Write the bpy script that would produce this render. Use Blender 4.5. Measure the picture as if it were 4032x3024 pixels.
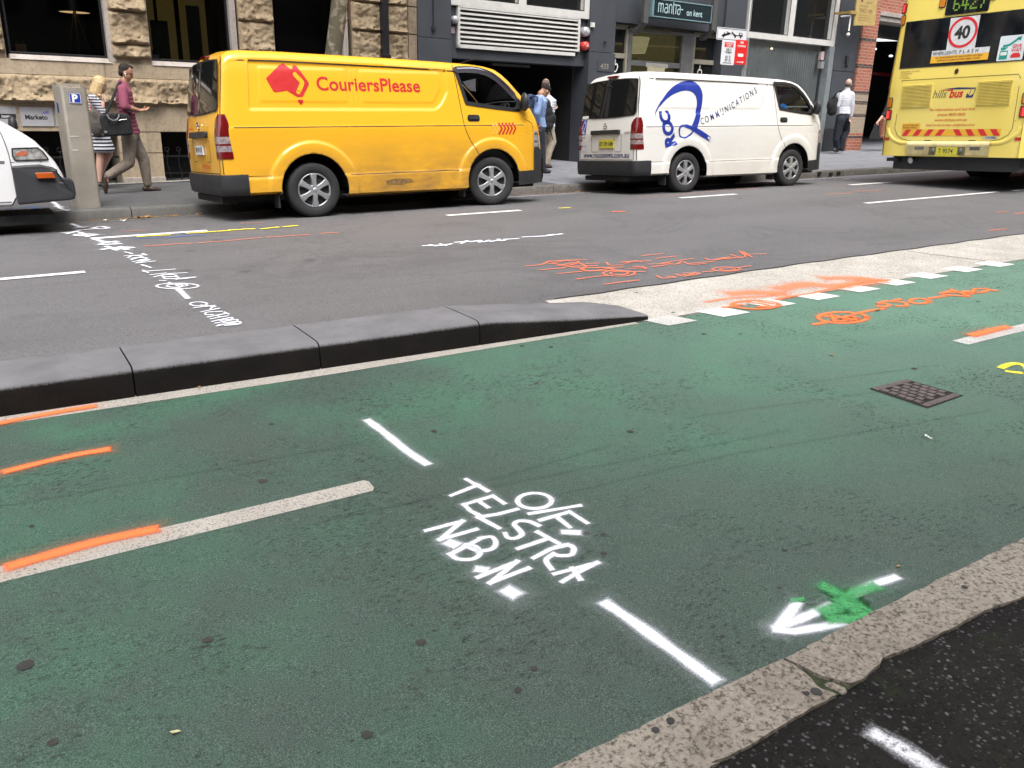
import bpy, bmesh, math, random
import numpy as np
from mathutils import Vector, Matrix, noise
random.seed(7)
for o in list(bpy.data.objects): bpy.data.objects.remove(o)
SC = bpy.context.scene
COL = SC.collection
# ------------------------------------------------------------------ camera
# axes of the street frame (x along the street, y across it, z up) seen from the camera
RC = np.array([[0.84893851, -0.14730246, 0.50754841],
               [-0.52803392, -0.27637436, 0.80299278],
               [0.02199056, -0.94969427, -0.31240553]])
HC = 1.5
FV = 1790.0 * 4032 / 2212
S = 0.018                      # the street climbs gently to the right
cam = bpy.data.cameras.new('camera'); co = bpy.data.objects.new('camera', cam); COL.objects.link(co)
right = RC @ np.array([1, 0, 0]); up = RC @ np.array([0, -1, 0]); back = RC @ np.array([0, 0, -1])
co.matrix_world = Matrix(((right[0], up[0], back[0], 0), (right[1], up[1], back[1], 0), (right[2], up[2], back[2], HC), (0, 0, 0, 1)))
cam.sensor_width = 36; cam.lens = 36 * FV / 4032; cam.clip_end = 600; cam.clip_start = 0.05
SC.camera = co
SC.render.resolution_x = 1024; SC.render.resolution_y = 768
# ------------------------------------------------------------------ sky and sun
SUN_EL, SUN_AZ = math.radians(62), math.radians(200)
w = bpy.data.worlds.new('World'); SC.world = w; w.use_nodes = True
nt = w.node_tree; nt.nodes.clear()
sky = nt.nodes.new('ShaderNodeTexSky'); sky.sky_type = 'NISHITA'; sky.sun_disc = False
sky.sun_elevation = SUN_EL; sky.sun_rotation = SUN_AZ; sky.air_density = 1.0; sky.dust_density = 4.0; sky.ozone_density = 0.6
bg = nt.nodes.new('ShaderNodeBackground'); bg.inputs['Strength'].default_value = 0.15
hs = nt.nodes.new('ShaderNodeHueSaturation'); hs.inputs['Saturation'].default_value = 0.35
wo = nt.nodes.new('ShaderNodeOutputWorld')
nt.links.new(sky.outputs[0], hs.inputs['Color']); nt.links.new(hs.outputs[0], bg.inputs[0]); nt.links.new(bg.outputs[0], wo.inputs[0])
sl = bpy.data.lights.new('sun', 'SUN'); sl.energy = 1.2; sl.angle = math.radians(35); sl.color = (1, 0.97, 0.93)
so = bpy.data.objects.new('sun', sl); COL.objects.link(so)
sd = Vector((math.sin(SUN_AZ) * math.cos(SUN_EL), math.cos(SUN_AZ) * math.cos(SUN_EL), math.sin(SUN_EL)))
so.rotation_euler = sd.to_track_quat('Z', 'Y').to_euler(); so.location = (0, 0, 40)
SC.view_settings.view_transform = 'Standard'; SC.view_settings.look = 'None'; SC.view_settings.gamma = 1
SC.view_settings.exposure = 1.3
# ------------------------------------------------------------------ geometry of the photograph
_ky = np.array([-30, 1.3, 4.4, 6.5, 8.0, 9.2, 10.3, 11.2, 12.1, 40]); _kz = np.array([0, 0, .055, .095, .12, .125, .11, .063, 0, 0])
_oo = np.linspace(-.5, .5, 9)
def prof(y): return float(np.mean(np.interp(y + _oo, _ky, _kz)))
def gz(x, y): return S * x + prof(y)
KB = 12.05                     # kerb line on the far side
def fz(x, y): return S * x + .15 + .006 * max(0, y - KB)     # footpath beyond the kerb
def ray(px, py): return RC @ np.array([px - 2016, py - 1512, FV])
def G(px, py, foot=False, lift=0.0):
    d = ray(px, py); o = np.array([0, 0, HC]); k = S * d[0] - d[2]; t = HC / max(1e-4, k)
    for _ in range(50):
        p = o + t * d
        t += 0.9 * (p[2] - (fz(p[0], p[1]) if foot else gz(p[0], p[1])) - lift) / k
    return o + t * d
def YP(px, py, Y):
    d = ray(px, py); t = Y / d[1]
    return np.array([t * d[0], Y, HC + t * d[2]])
def rot3(yaw, pitch, roll):
    return (Matrix.Rotation(yaw, 3, 'Z') @ Matrix.Rotation(pitch, 3, 'Y') @ Matrix.Rotation(roll, 3, 'X'))
def mat4(loc, R, k=1.0): return Matrix.Translation(Vector(loc)) @ (R * k).to_4x4() if k == 1 else Matrix.Translation(Vector(loc)) @ R.to_4x4() @ Matrix.Scale(k, 4)
# ------------------------------------------------------------------ materials
MATS = {}
def srgb(r, g, b):
    f = lambda c: (c / 255 / 12.92) if c / 255 <= .04045 else ((c / 255 + .055) / 1.055) ** 2.4
    return (f(r), f(g), f(b))
class NT:
    def __init__(s, name):
        s.m = bpy.data.materials.new(name); s.m.use_nodes = True; s.t = s.m.node_tree; s.t.nodes.clear()
        s.out = s.n('ShaderNodeOutputMaterial'); s.p = s.n('ShaderNodeBsdfPrincipled'); s.l(s.p.outputs[0], s.out.inputs[0])
    def n(s, k, **kw):
        x = s.t.nodes.new(k)
        for a, b in kw.items():
            if hasattr(x, a): setattr(x, a, b)
            else: x.inputs[a].default_value = b
        return x
    def l(s, a, b): s.t.links.new(a, b)
    def coord(s, sx=1, sy=1, sz=1, kind='Object'):
        tc = s.n('ShaderNodeTexCoord'); mp = s.n('ShaderNodeMapping'); mp.inputs['Scale'].default_value = (sx, sy, sz)
        s.l(tc.outputs[kind], mp.inputs['Vector']); return mp.outputs[0]
    def noise(s, vec, scale, detail=4, rough=.6, dist=0.0):
        x = s.n('ShaderNodeTexNoise'); x.inputs['Scale'].default_value = scale; x.inputs['Detail'].default_value = detail
        x.inputs['Roughness'].default_value = rough; x.inputs['Distortion'].default_value = dist
        s.l(vec, x.inputs['Vector']); return x.outputs['Fac']
    def vor(s, vec, scale, feature='F1', out='Distance'):
        x = s.n('ShaderNodeTexVoronoi'); x.feature = feature; x.inputs['Scale'].default_value = scale; s.l(vec, x.inputs['Vector']); return x.outputs[out]
    def ramp(s, fac, stops, interp='LINEAR'):
        x = s.n('ShaderNodeValToRGB'); cr = x.color_ramp; cr.interpolation = interp
        while len(cr.elements) < len(stops): cr.elements.new(.5)
        for e, (p, c) in zip(cr.elements, stops):
            e.position = p; e.color = (c, c, c, 1) if not hasattr(c, '__len__') else (*c[:3], 1)
        s.l(fac, x.inputs[0]); return x.outputs[0]
    def mix(s, fac, a, b, mode='MIX'):
        x = s.n('ShaderNodeMix'); x.data_type = 'RGBA'; x.blend_type = mode
        for v, i in ((fac, 0), (a, 6), (b, 7)):
            if hasattr(v, 'is_linked') or hasattr(v, 'links'): s.l(v, x.inputs[i])
            elif i == 0: x.inputs[0].default_value = v
            else: x.inputs[i].default_value = (*v[:3], 1) if hasattr(v, '__len__') else (v, v, v, 1)
        return x.outputs[2]
    def math(s, op, a, b=None, clamp=False):
        x = s.n('ShaderNodeMath'); x.operation = op; x.use_clamp = clamp
        for v, i in ((a, 0), (b, 1)):
            if v is None: continue
            if hasattr(v, 'links'): s.l(v, x.inputs[i])
            else: x.inputs[i].default_value = v
        return x.outputs[0]
    def bump(s, h, strength=.3, dist=.01):
        x = s.n('ShaderNodeBump'); x.inputs['Strength'].default_value = strength; x.inputs['Distance'].default_value = dist
        s.l(h, x.inputs['Height']); s.l(x.outputs[0], s.p.inputs['Normal'])
    def base(s, c):
        if hasattr(c, 'links'): s.l(c, s.p.inputs['Base Color'])
        else: s.p.inputs['Base Color'].default_value = (*c[:3], 1)
    def rough(s, r): 
        if hasattr(r, 'links'): s.l(r, s.p.inputs['Roughness'])
        else: s.p.inputs['Roughness'].default_value = r
def simple(name, c, rough=.5, metal=0, var=.12, vs=6.0, bump=0.0, bs=60.0, spec=.5, coat=0.0, emit=None, es=1.0, alpha=None):
    if name in MATS: return MATS[name]
    k = NT(name); v = k.coord()
    n = k.noise(v, vs, 5)
    lo = tuple(x * (1 - var) for x in c); hi = tuple(min(1, x * (1 + var)) for x in c)
    k.base(k.ramp(n, [(.3, lo), (.7, hi)]))
    k.rough(k.ramp(k.noise(v, vs * 2.3, 4), [(.3, max(0, rough - .08)), (.7, min(1, rough + .08))]))
    k.p.inputs['Metallic'].default_value = metal
    k.p.inputs['Specular IOR Level'].default_value = spec
    k.p.inputs['Coat Weight'].default_value = coat; k.p.inputs['Coat Roughness'].default_value = .06
    if bump: k.bump(k.noise(v, bs, 4), bump, .005)
    if emit: k.p.inputs['Emission Color'].default_value = (*emit, 1); k.p.inputs['Emission Strength'].default_value = es
    MATS[name] = k.m; return k.m
# ------------------------------------------------------------------ mesh helper
class MB:
    def __init__(s): s.v = []; s.f = []; s.uv = {}; s.mi = []
    def add(s, vs, fs, mi=0):
        o = len(s.v); s.v += [tuple(map(float, p)) for p in vs]; s.f += [tuple(o + i for i in f) for f in fs]; s.mi += [mi] * len(fs); return s
    def box(s, x0, x1, y0, y1, z0, z1, mi=0):
        return s.add([(x0, y0, z0), (x1, y0, z0), (x1, y1, z0), (x0, y1, z0), (x0, y0, z1), (x1, y0, z1), (x1, y1, z1), (x0, y1, z1)],
                     [(0, 3, 2, 1), (4, 5, 6, 7), (0, 1, 5, 4), (1, 2, 6, 5), (2, 3, 7, 6), (3, 0, 4, 7)], mi)
    def prism(s, pts, f0, f1, mi=0):
        """2-D outline pts, f0/f1 map (a,b) to the two end faces"""
        n = len(pts); a = [f0(*p) for p in pts]; b = [f1(*p) for p in pts]
        return s.add(a + b, [tuple(range(n - 1, -1, -1)), tuple(range(n, 2 * n))] + [(i, (i + 1) % n, n + (i + 1) % n, n + i) for i in range(n)], mi)
    def grid(s, nu, nv, fn, mi=0, close_u=False):
        vs = [fn(i, j) for j in range(nv) for i in range(nu)]
        fs = [(j * nu + i, j * nu + (i + 1) % nu, (j + 1) * nu + (i + 1) % nu, (j + 1) * nu + i) for j in range(nv - 1) for i in range(nu if close_u else nu - 1)]
        return s.add(vs, fs, mi)
    def cone(s, p1, r1, p2, r2, n=14, cap=True, sq=1.0, side=None, mi=0):
        p1 = Vector(p1); p2 = Vector(p2); d = (p2 - p1)
        if d.length < 1e-6: return s
        d = d.normalized(); a = Vector(side) if side else (Vector((0, 0, 1)) if abs(d.z) < .9 else Vector((1, 0, 0)))
        a = (a - d * a.dot(d)).normalized(); b = d.cross(a)
        vs = []
        for p, r in ((p1, r1), (p2, r2)):
            for i in range(n):
                t = 2 * math.pi * i / n; vs.append(p + a * (r * math.cos(t)) + b * (r * sq * math.sin(t)))
        fs = [(i, (i + 1) % n, n + (i + 1) % n, n + i) for i in range(n)]
        if cap: fs += [tuple(range(n - 1, -1, -1)), tuple(range(n, 2 * n))]
        return s.add(vs, fs, mi)
    def tube(s, pts, r, n=10, mi=0):
        pts = [Vector(p) for p in pts]; m = len(pts); rs = r if hasattr(r, '__len__') else [r] * m
        prev = None; vs = []
        for i, p in enumerate(pts):
            d = (pts[min(i + 1, m - 1)] - pts[max(i - 1, 0)]).normalized()
            if prev is None: a = Vector((0, 0, 1)) if abs(d.z) < .9 else Vector((1, 0, 0))
            else: a = prev
            a = (a - d * a.dot(d)).normalized(); prev = a; b = d.cross(a)
            vs += [p + a * (rs[i] * math.cos(2 * math.pi * k / n)) + b * (rs[i] * math.sin(2 * math.pi * k / n)) for k in range(n)]
        fs = [(j * n + i, j * n + (i + 1) % n, (j + 1) * n + (i + 1) % n, (j + 1) * n + i) for j in range(m - 1) for i in range(n)]
        fs += [tuple(range(n - 1, -1, -1)), tuple(range((m - 1) * n, m * n))]
        return s.add(vs, fs, mi)
    def ell(s, c, r, M=None, n=18, m=12, mi=0):
        c = Vector(c); M = M or Matrix.Identity(3); vs = [c + M @ Vector((0, 0, r[2]))]
        for j in range(1, m):
            ph = math.pi * j / m
            for i in range(n):
                t = 2 * math.pi * i / n
                vs.append(c + M @ Vector((r[0] * math.sin(ph) * math.cos(t), r[1] * math.sin(ph) * math.sin(t), r[2] * math.cos(ph))))
        vs.append(c + M @ Vector((0, 0, -r[2]))); L = len(vs) - 1
        fs = [(0, 1 + i, 1 + (i + 1) % n) for i in range(n)]
        fs += [(1 + j * n + i, 1 + (j + 1) * n + i, 1 + (j + 1) * n + (i + 1) % n, 1 + j * n + (i + 1) % n) for j in range(m - 2) for i in range(n)]
        fs += [(L, 1 + (m - 2) * n + (i + 1) % n, 1 + (m - 2) * n + i) for i in range(n)]
        return s.add(vs, fs, mi)
    def cap(s, p1, r1, p2, r2, n=14):          # tapered limb with round ends
        s.cone(p1, r1, p2, r2, n); s.ell(p1, (r1,) * 3, n=n, m=8); return s.ell(p2, (r2,) * 3, n=n, m=8)
    def lathe(s, prof, c=(0, 0, 0), ax='y', n=40, mi=0):
        """profile of (radius, along)"""
        c = Vector(c)
        def fn(i, j):
            r, a = prof[j]; t = 2 * math.pi * i / n; x, z = r * math.cos(t), r * math.sin(t)
            return c + (Vector((x, a, z)) if ax == 'y' else Vector((x, z, a)) if ax == 'z' else Vector((a, x, z)))
        return s.grid(n, len(prof), fn, mi, True)
    def mesh(s, name, mats, smooth=None):
        me = bpy.data.meshes.new(name); me.from_pydata(s.v, [], s.f)
        for m in (mats if isinstance(mats, (list, tuple)) else [mats]): me.materials.append(m)
        if any(s.mi): me.polygons.foreach_set('material_index', s.mi)
        if s.uv:
            ul = me.uv_layers.new(name='UVMap')
            for lp in me.loops: ul.data[lp.index].uv = s.uv.get(lp.vertex_index, (0, 0))
        me.update(); me.validate()
        if smooth is not None:
            me.shade_smooth()
            if smooth < 180: me.set_sharp_from_angle(angle=math.radians(smooth))
        return me
    def build(s, name, mats, parent=None, smooth=None, bevel=0, fixn=True):
        me = s.mesh(name, mats, smooth)
        if fixn:
            bm = bmesh.new(); bm.from_mesh(me); bmesh.ops.recalc_face_normals(bm, faces=bm.faces)
            bm.to_mesh(me); bm.free()
        o = bpy.data.objects.new(name, me); COL.objects.link(o)
        if parent is not None: o.parent = parent
        if bevel:
            b = o.modifiers.new('bevel', 'BEVEL'); b.width = bevel; b.segments = 2; b.limit_method = 'ANGLE'; b.angle_limit = math.radians(40)
        return o
def tag(o, label=None, cat=None, group=None, kind=None):
    if label: o['label'] = label
    if cat: o['category'] = cat
    if group: o['group'] = group
    if kind: o['kind'] = kind
    return o
def thing(name, label, cat, M=None, group=None):
    o = bpy.data.objects.new(name, None); COL.objects.link(o); o.empty_display_size = .1
    if M is not None: o.matrix_world = M
    return tag(o, label, cat, group)
def baked(o, mods):
    """apply modifiers by evaluating, keep the result as the object's mesh"""
    for m in mods: m(o)
    dg = bpy.context.evaluated_depsgraph_get(); dg.update()
    me = bpy.data.meshes.new_from_object(o.evaluated_get(dg)); old = o.data; o.modifiers.clear(); o.data = me; me.name = o.name
    return o
def blob(mb, name, mat, parent=None, voxel=.008, it=6, dec=None):
    o = mb.build(name, mat, parent)
    def md(o):
        r = o.modifiers.new('r', 'REMESH'); r.mode = 'VOXEL'; r.voxel_size = voxel
        q = o.modifiers.new('s', 'SMOOTH'); q.factor = .5; q.iterations = it
    baked(o, [md]); o.data.shade_smooth(); 
    if not o.data.materials: o.data.materials.append(mat)
    return o
def text2d(s, size=1.0, bold=0.0, shear=0.0, align='LEFT', space=1.0, xs=1.0):
    cu = bpy.data.curves.new('t', 'FONT'); cu.body = s; cu.size = size; cu.offset = bold; cu.shear = shear; cu.align_x = align; cu.space_character = space
    cu.resolution_u = 4
    o = bpy.data.objects.new('t', cu); COL.objects.link(o)
    dg = bpy.context.evaluated_depsgraph_get(); dg.update()
    me = bpy.data.meshes.new_from_object(o.evaluated_get(dg))
    vs = [(v.co.x * xs, v.co.y) for v in me.vertices]; fs = [tuple(p.vertices) for p in me.polygons]
    bpy.data.objects.remove(o); bpy.data.curves.remove(cu); bpy.data.meshes.remove(me)
    return vs, fs
def put_text(mb, s, fn, size, cut=None, mi=0, **kw):
    vs, fs = text2d(s, size, **kw)
    if cut:
        vs, fs = conform2d(vs, fs, cut)
    return mb.add([fn(*v) for v in vs], fs, mi)
def conform2d(vs, fs, step):
    bm = bmesh.new(); bv = [bm.verts.new((a, b, 0)) for a, b in vs]
    for f in fs:
        try: bm.faces.new([bv[i] for i in f])
        except ValueError: pass
    bmesh.ops.triangulate(bm, faces=bm.faces)
    for ax in (0, 1):
        lo = min(v.co[ax] for v in bm.verts); hi = max(v.co[ax] for v in bm.verts); k = math.ceil(lo / step) * step
        while k < hi:
            c = Vector((0, 0, 0)); c[ax] = k; n = Vector((0, 0, 0)); n[ax] = 1
            bmesh.ops.bisect_plane(bm, geom=list(bm.verts) + list(bm.edges) + list(bm.faces), plane_co=c, plane_no=n); k += step
    bm.verts.index_update(); vs = [(v.co.x, v.co.y) for v in bm.verts]; fs = [tuple(v.index for v in f.verts) for f in bm.faces]; bm.free()
    return vs, fs
def patch(mb, poly, fn, step=.05, mi=0):
    vs, fs = conform2d(list(poly), [tuple(range(len(poly)))], step)
    return mb.add([fn(*v) for v in vs], fs, mi)
def catmull(pts, n=6, closed=False):
    pts = [np.array(p, float) for p in pts]; out = []; m = len(pts)
    for i in range(m if closed else m - 1):
        g = lambda k: pts[k % m] if closed else pts[min(max(k, 0), m - 1)]
        a, b, c, d = g(i - 1), g(i), g(i + 1), g(i + 2)
        for t in np.linspace(0, 1, n, endpoint=False):
            out.append(.5 * ((2 * b) + (-a + c) * t + (2 * a - 5 * b + 4 * c - d) * t * t + (-a + 3 * b - 3 * c + d) * t ** 3))
    if not closed: out.append(pts[-1])
    return [tuple(p) for p in out]
def rrect(x0, x1, y0, y1, r, n=5):
    o = []
    for cx, cy, a in ((x1 - r, y0 + r, -90), (x1 - r, y1 - r, 0), (x0 + r, y1 - r, 90), (x0 + r, y0 + r, 180)):
        o += [(cx + r * math.cos(math.radians(a + 90 * k / n)), cy + r * math.sin(math.radians(a + 90 * k / n))) for k in range(n + 1)]
    return o
def circ(cx, cy, r, n=28, ry=None): return [(cx + r * math.cos(2 * math.pi * k / n), cy + (ry or r) * math.sin(2 * math.pi * k / n)) for k in range(n)]
def stroke2d(pts, w, closed=False):
    """outline quads of a line of width w in 2-D"""
    P = [np.array(p, float) for p in pts]; m = len(P); L = []; R = []
    for i in range(m):
        a = P[(i - 1) % m] if closed else P[max(i - 1, 0)]; b = P[(i + 1) % m] if closed else P[min(i + 1, m - 1)]
        d = b - a; d /= (np.linalg.norm(d) + 1e-9); nrm = np.array([-d[1], d[0]]); ww = w[i] if hasattr(w, '__len__') else w
        L.append(P[i] + nrm * ww / 2); R.append(P[i] - nrm * ww / 2)
    vs = [tuple(p) for p in L + R]; fs = [(i, (i + 1) % m, m + (i + 1) % m, m + i) for i in range(m if closed else m - 1)]
    return vs, fs
def line(mb, pts, w, fn, closed=False, mi=0):
    vs, fs = stroke2d(pts, w, closed); return mb.add([fn(*v) for v in vs], fs, mi)
WHITE = simple('white paint', (.72, .72, .70), .5); BLACK = simple('black plastic', (.02, .02, .022), .45, bump=.1, bs=300)
RUBBER = simple('rubber', (.018, .018, .019), .8, bump=.2, bs=90)
# ------------------------------------------------------------------ ground materials
def m_asphalt():
    k = NT('road asphalt'); v = k.coord(); big = k.noise(k.coord(.5, 1.6, 1), .9, 5, .6); ag = k.vor(v, 140, out='Color'); st = k.noise(k.coord(.12, 3, 1), 1.1, 4)
    c = k.ramp(big, [(.3, (.073, .071, .073)), (.7, (.106, .103, .106))])
    c = k.mix(k.ramp(k.noise(v, 190, 3, .75), [(.42, 0), (.68, .75)]), c, (.20, .195, .20))
    c = k.mix(k.ramp(k.noise(v, 80, 4, .8), [(.36, .9), (.47, 0)]), c, (.022, .021, .022))
    c = k.mix(k.ramp(st, [(.55, 0), (.8, .35)]), c, (.05, .048, .052))
    c = k.mix(k.ramp(k.noise(v, 36, 5, .75), [(.26, .8), (.32, 0)]), c, (.03, .028, .03))
    c = k.mix(k.ramp(k.noise(k.coord(1, 1, 1), .45, 6, .7, 1.5), [(.52, 0), (.56, .22), (.60, 0)]), c, (.03, .03, .032)); c = k.mix(k.ramp(k.vor(v, 1.1), [(.03, .5), (.09, 0)]), c, (.025, .024, .026)); k.base(c); k.rough(.78); k.bump(k.noise(v, 120, 3, .7), .5, .006); return k.m
def m_green():
    k = NT('green lane surface'); v = k.coord(); sv = k.coord(.16, 2.2, 1)
    big = k.noise(v, .62, 4, .55, .6); mid = k.noise(v, 2.1, 5, .65)
    c = k.ramp(big, [(.30, (.027, .044, .034)), (.44, (.028, .062, .043)), (.56, (.028, .102, .056)), (.70, (.045, .098, .066))])
    c = k.mix(k.ramp(mid, [(.36, .75), (.56, 0)]), c, (.036, .048, .041))
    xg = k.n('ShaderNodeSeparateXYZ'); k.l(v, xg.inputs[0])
    c = k.mix(k.ramp(k.math('MULTIPLY', k.math('SUBTRACT', xg.outputs[0], 1.4), .22, True), [(0, 0), (1, .8)]), c, (.125, .255, .18))  # paler to the right: sky sheen put into the colour
    c = k.mix(k.math('MULTIPLY', k.math('SUBTRACT', 3.1, k.math('ADD', xg.outputs[1], k.math('MULTIPLY', k.math('SUBTRACT', k.noise(v, .8, 4), .5), 1.6))), .42, True), c, (.034, .047, .039))  # greyer, darker near side: brightness falloff painted into the colour
    c = k.mix(k.ramp(k.noise(sv, 1.7, 5, .7), [(.56, 0), (.72, .4)]), c, (.04, .052, .046))
    fl = k.noise(v, 260, 3, .75)
    c = k.mix(k.ramp(fl, [(.48, 0), (.68, .6)]), c, (.17, .25, .21))
    c = k.mix(k.ramp(k.noise(v, 130, 4, .8), [(.36, .85), (.47, 0)]), c, (.015, .024, .019))
    wear = k.math('MULTIPLY', k.ramp(k.noise(v, 1.3, 4, .6, .4), [(.46, .10), (.58, 1)]), k.ramp(k.noise(k.coord(.6, 1.2, 1), 48, 5, .85), [(.545, 0), (.60, .95)]))
    c = k.mix(wear, c, (.014, .018, .016))
    c = k.mix(k.ramp(k.vor(k.coord(.7, 1.3, 1), 17), [(.05, .9), (.10, 0)]), c, (.010, .012, .011))
    k.base(c); k.rough(k.ramp(mid, [(.3, .62), (.7, .78)])); k.p.inputs['Specular IOR Level'].default_value = .4
    h = k.math('SUBTRACT', k.noise(v, 170, 3, .7), wear); k.bump(h, .42, .006); return k.m
def m_concrete(name, lo, hi, sc=60, bump=.4, dark=(.1, .09, .08), worn=.4):
    k = NT(name); v = k.coord(); n = k.noise(v, 3.2, 6, .65); f = k.noise(v, sc, 4, .75)
    c = k.ramp(n, [(.32, lo), (.68, hi)])
    c = k.mix(k.ramp(f, [(.34, .7 * worn * 2), (.52, 0)]), c, dark)
    c = k.mix(k.ramp(k.vor(v, sc * 1.7, out='Color'), [(.55, 0), (.95, .35)]), c, tuple(min(1, x * 1.5) for x in hi))
    k.base(c); k.rough(.85); k.bump(f, bump, .008); return k.m
def m_near_asphalt():
    k = NT('coarse dark asphalt'); v = k.coord()
    d = k.vor(v, 62); col = k.vor(v, 62, out='Color'); sep = k.n('ShaderNodeSeparateColor'); k.l(col, sep.inputs[0])
    c = k.ramp(k.noise(v, 3, 6, .7), [(.35, (.007, .0062, .0055)), (.7, (.017, .015, .013))])
    stone = k.math('MULTIPLY', k.ramp(d, [(.25, 1), (.42, 0)]), k.ramp(sep.outputs[0], [(.62, 0), (.72, 1)]))
    c = k.mix(stone, c, k.ramp(sep.outputs[1], [(0, (.03, .03, .031)), (1, (.12, .12, .125))]))
    s2 = k.vor(v, 130); c2 = k.vor(v, 130, out='Color'); sp2 = k.n('ShaderNodeSeparateColor'); k.l(c2, sp2.inputs[0])
    c = k.mix(k.math('MULTIPLY', k.ramp(s2, [(.2, 1), (.35, 0)]), k.ramp(sp2.outputs[0], [(.9, 0), (.94, .6)])), c, (.16, .15, .13))
    c = k.mix(k.ramp(k.noise(v, 5, 4), [(.62, 0), (.72, .35)]), c, (.03, .045, .012))
    k.p.inputs['Specular IOR Level'].default_value = .2; k.base(c); k.rough(.7); k.bump(k.math('ADD', k.ramp(d, [(.1, 1), (.5, 0)]), k.noise(v, 90, 4, .8)), .9, .012); return k.m
ASPH = m_asphalt(); GREEN = m_green(); NEARA = m_near_asphalt()
APRON = m_concrete('pale worn concrete', (.34, .315, .275), (.47, .445, .405), 55, .3, (.13, .115, .095), .6)
STONE_K = m_concrete('grey brown kerb stone', (.20, .172, .14), (.29, .257, .212), 60, 1.0, (.06, .048, .036), .95)
PATHM = m_concrete('grey footpath paving', (.14, .144, .158), (.20, .205, .222), 45, .2, (.06, .06, .065), .3)
PATHA = m_concrete('dark footpath asphalt', (.060, .060, .062), (.09, .09, .094), 120, .4, (.03, .03, .03), .4)
KERBF = m_concrete('old kerb stone', (.075, .07, .062), (.15, .14, .125), 30, .5, (.04, .035, .03), .5)
KERBT = m_concrete('pale kerb top', (.2, .19, .17), (.3, .285, .26), 30, .5, (.1, .09, .08), .4)
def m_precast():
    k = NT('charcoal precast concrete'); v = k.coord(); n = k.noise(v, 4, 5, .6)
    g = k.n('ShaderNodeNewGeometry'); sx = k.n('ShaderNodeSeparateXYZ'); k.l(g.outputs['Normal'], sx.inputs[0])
    worn = k.math('ADD', sx.outputs[2], k.math('MULTIPLY', k.math('SUBTRACT', k.noise(v, 70, 4, .8), .5), .55))  # by upward normal: lit top and shaded sides put into the colour, edges worn
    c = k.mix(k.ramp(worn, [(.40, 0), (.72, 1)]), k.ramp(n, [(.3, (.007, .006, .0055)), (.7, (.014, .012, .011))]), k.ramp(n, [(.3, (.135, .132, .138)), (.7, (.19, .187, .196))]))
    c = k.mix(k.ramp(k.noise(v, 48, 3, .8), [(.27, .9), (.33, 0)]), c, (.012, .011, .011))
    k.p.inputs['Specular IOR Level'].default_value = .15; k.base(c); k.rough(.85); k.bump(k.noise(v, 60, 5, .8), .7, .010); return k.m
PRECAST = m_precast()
def m_spray(name, col, speck=.8, solid=.42, dens=1.0, worn=False):
    k = NT(name); uv = k.n('ShaderNodeUVMap'); s_ = k.n('ShaderNodeSeparateXYZ'); k.l(uv.outputs[0], s_.inputs[0]); v = k.coord()
    a = k.math('MAXIMUM', k.math('ABSOLUTE', s_.outputs[1]), s_.outputs[0]); edge = k.math('ADD', a, k.math('MULTIPLY', k.math('SUBTRACT', k.noise(v, 230, 3, .8), .5), speck))
    al = k.math('MULTIPLY', k.ramp(edge, [(solid * .6, 1), (solid + .05, .78), (solid + .25, .28), (1.0, 0)]), dens)
    al = k.math('MULTIPLY', al, k.ramp(k.noise(v, 75, 4, .8), [(.30, .25 if not worn else 0), (.40 if not worn else .52, 1)]))
    k.base(k.mix(k.ramp(edge, [(.1, 0), (.9, .25)]), col, tuple(x * .8 for x in col))); k.rough(.75); k.l(al, k.p.inputs['Alpha']); k.bump(k.noise(v, 130, 3, .7), .3, .005)
    return k.m
SW = m_spray('white spray paint', (.78, .80, .86)); SO = m_spray('orange spray paint', (.93, .17, .045), dens=1.0, solid=.5); SOR = m_spray('thin orange road paint', (.88, .20, .08), dens=.8, solid=.45, worn=True); SG = m_spray('green spray paint', (.06, .33, .11), solid=.5, dens=.88, worn=True)
SY = m_spray('yellow spray paint', (.80, .70, .05), solid=.65); SB = m_spray('blue spray paint', (.05, .14, .42), dens=.5, solid=.3)
SOF = m_spray('faded orange spray paint', (.85, .22, .08), dens=.75, solid=.3, worn=True); SWF = m_spray('worn white spray paint', (.72, .73, .76), speck=.9, worn=True, dens=.95, solid=.35)
SWH = m_spray('white overspray', (.72, .75, .80), speck=1.1, solid=.0, dens=.24); SOH = m_spray('orange overspray', (.9, .25, .08), speck=1.1, solid=.0, dens=.35)
HALO = {SW: SWH, SO: SOH, SG: m_spray('green overspray', (.05, .28, .10), speck=1.1, solid=.0, dens=.35)}
def m_line(name, col, worn):
    k = NT(name); v = k.coord(); k.base(k.ramp(k.noise(v, 5, 5), [(.3, tuple(x * .85 for x in col)), (.7, col)]))
    al = k.ramp(k.noise(v, 110, 4, .85), [(.30 + worn * .12, .1), (.42 + worn * .12, 1)]); k.l(al, k.p.inputs['Alpha']); k.rough(.75); k.bump(k.noise(v, 90, 3, .7), .4, .005); return k.m
LINE = m_line('white road paint', (.68, .68, .67), 0); LINEW = m_line('worn cream road paint', (.38, .35, .31), .45); LINEM = m_line('speckled white road paint', (.50, .49, .47), .4)
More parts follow.
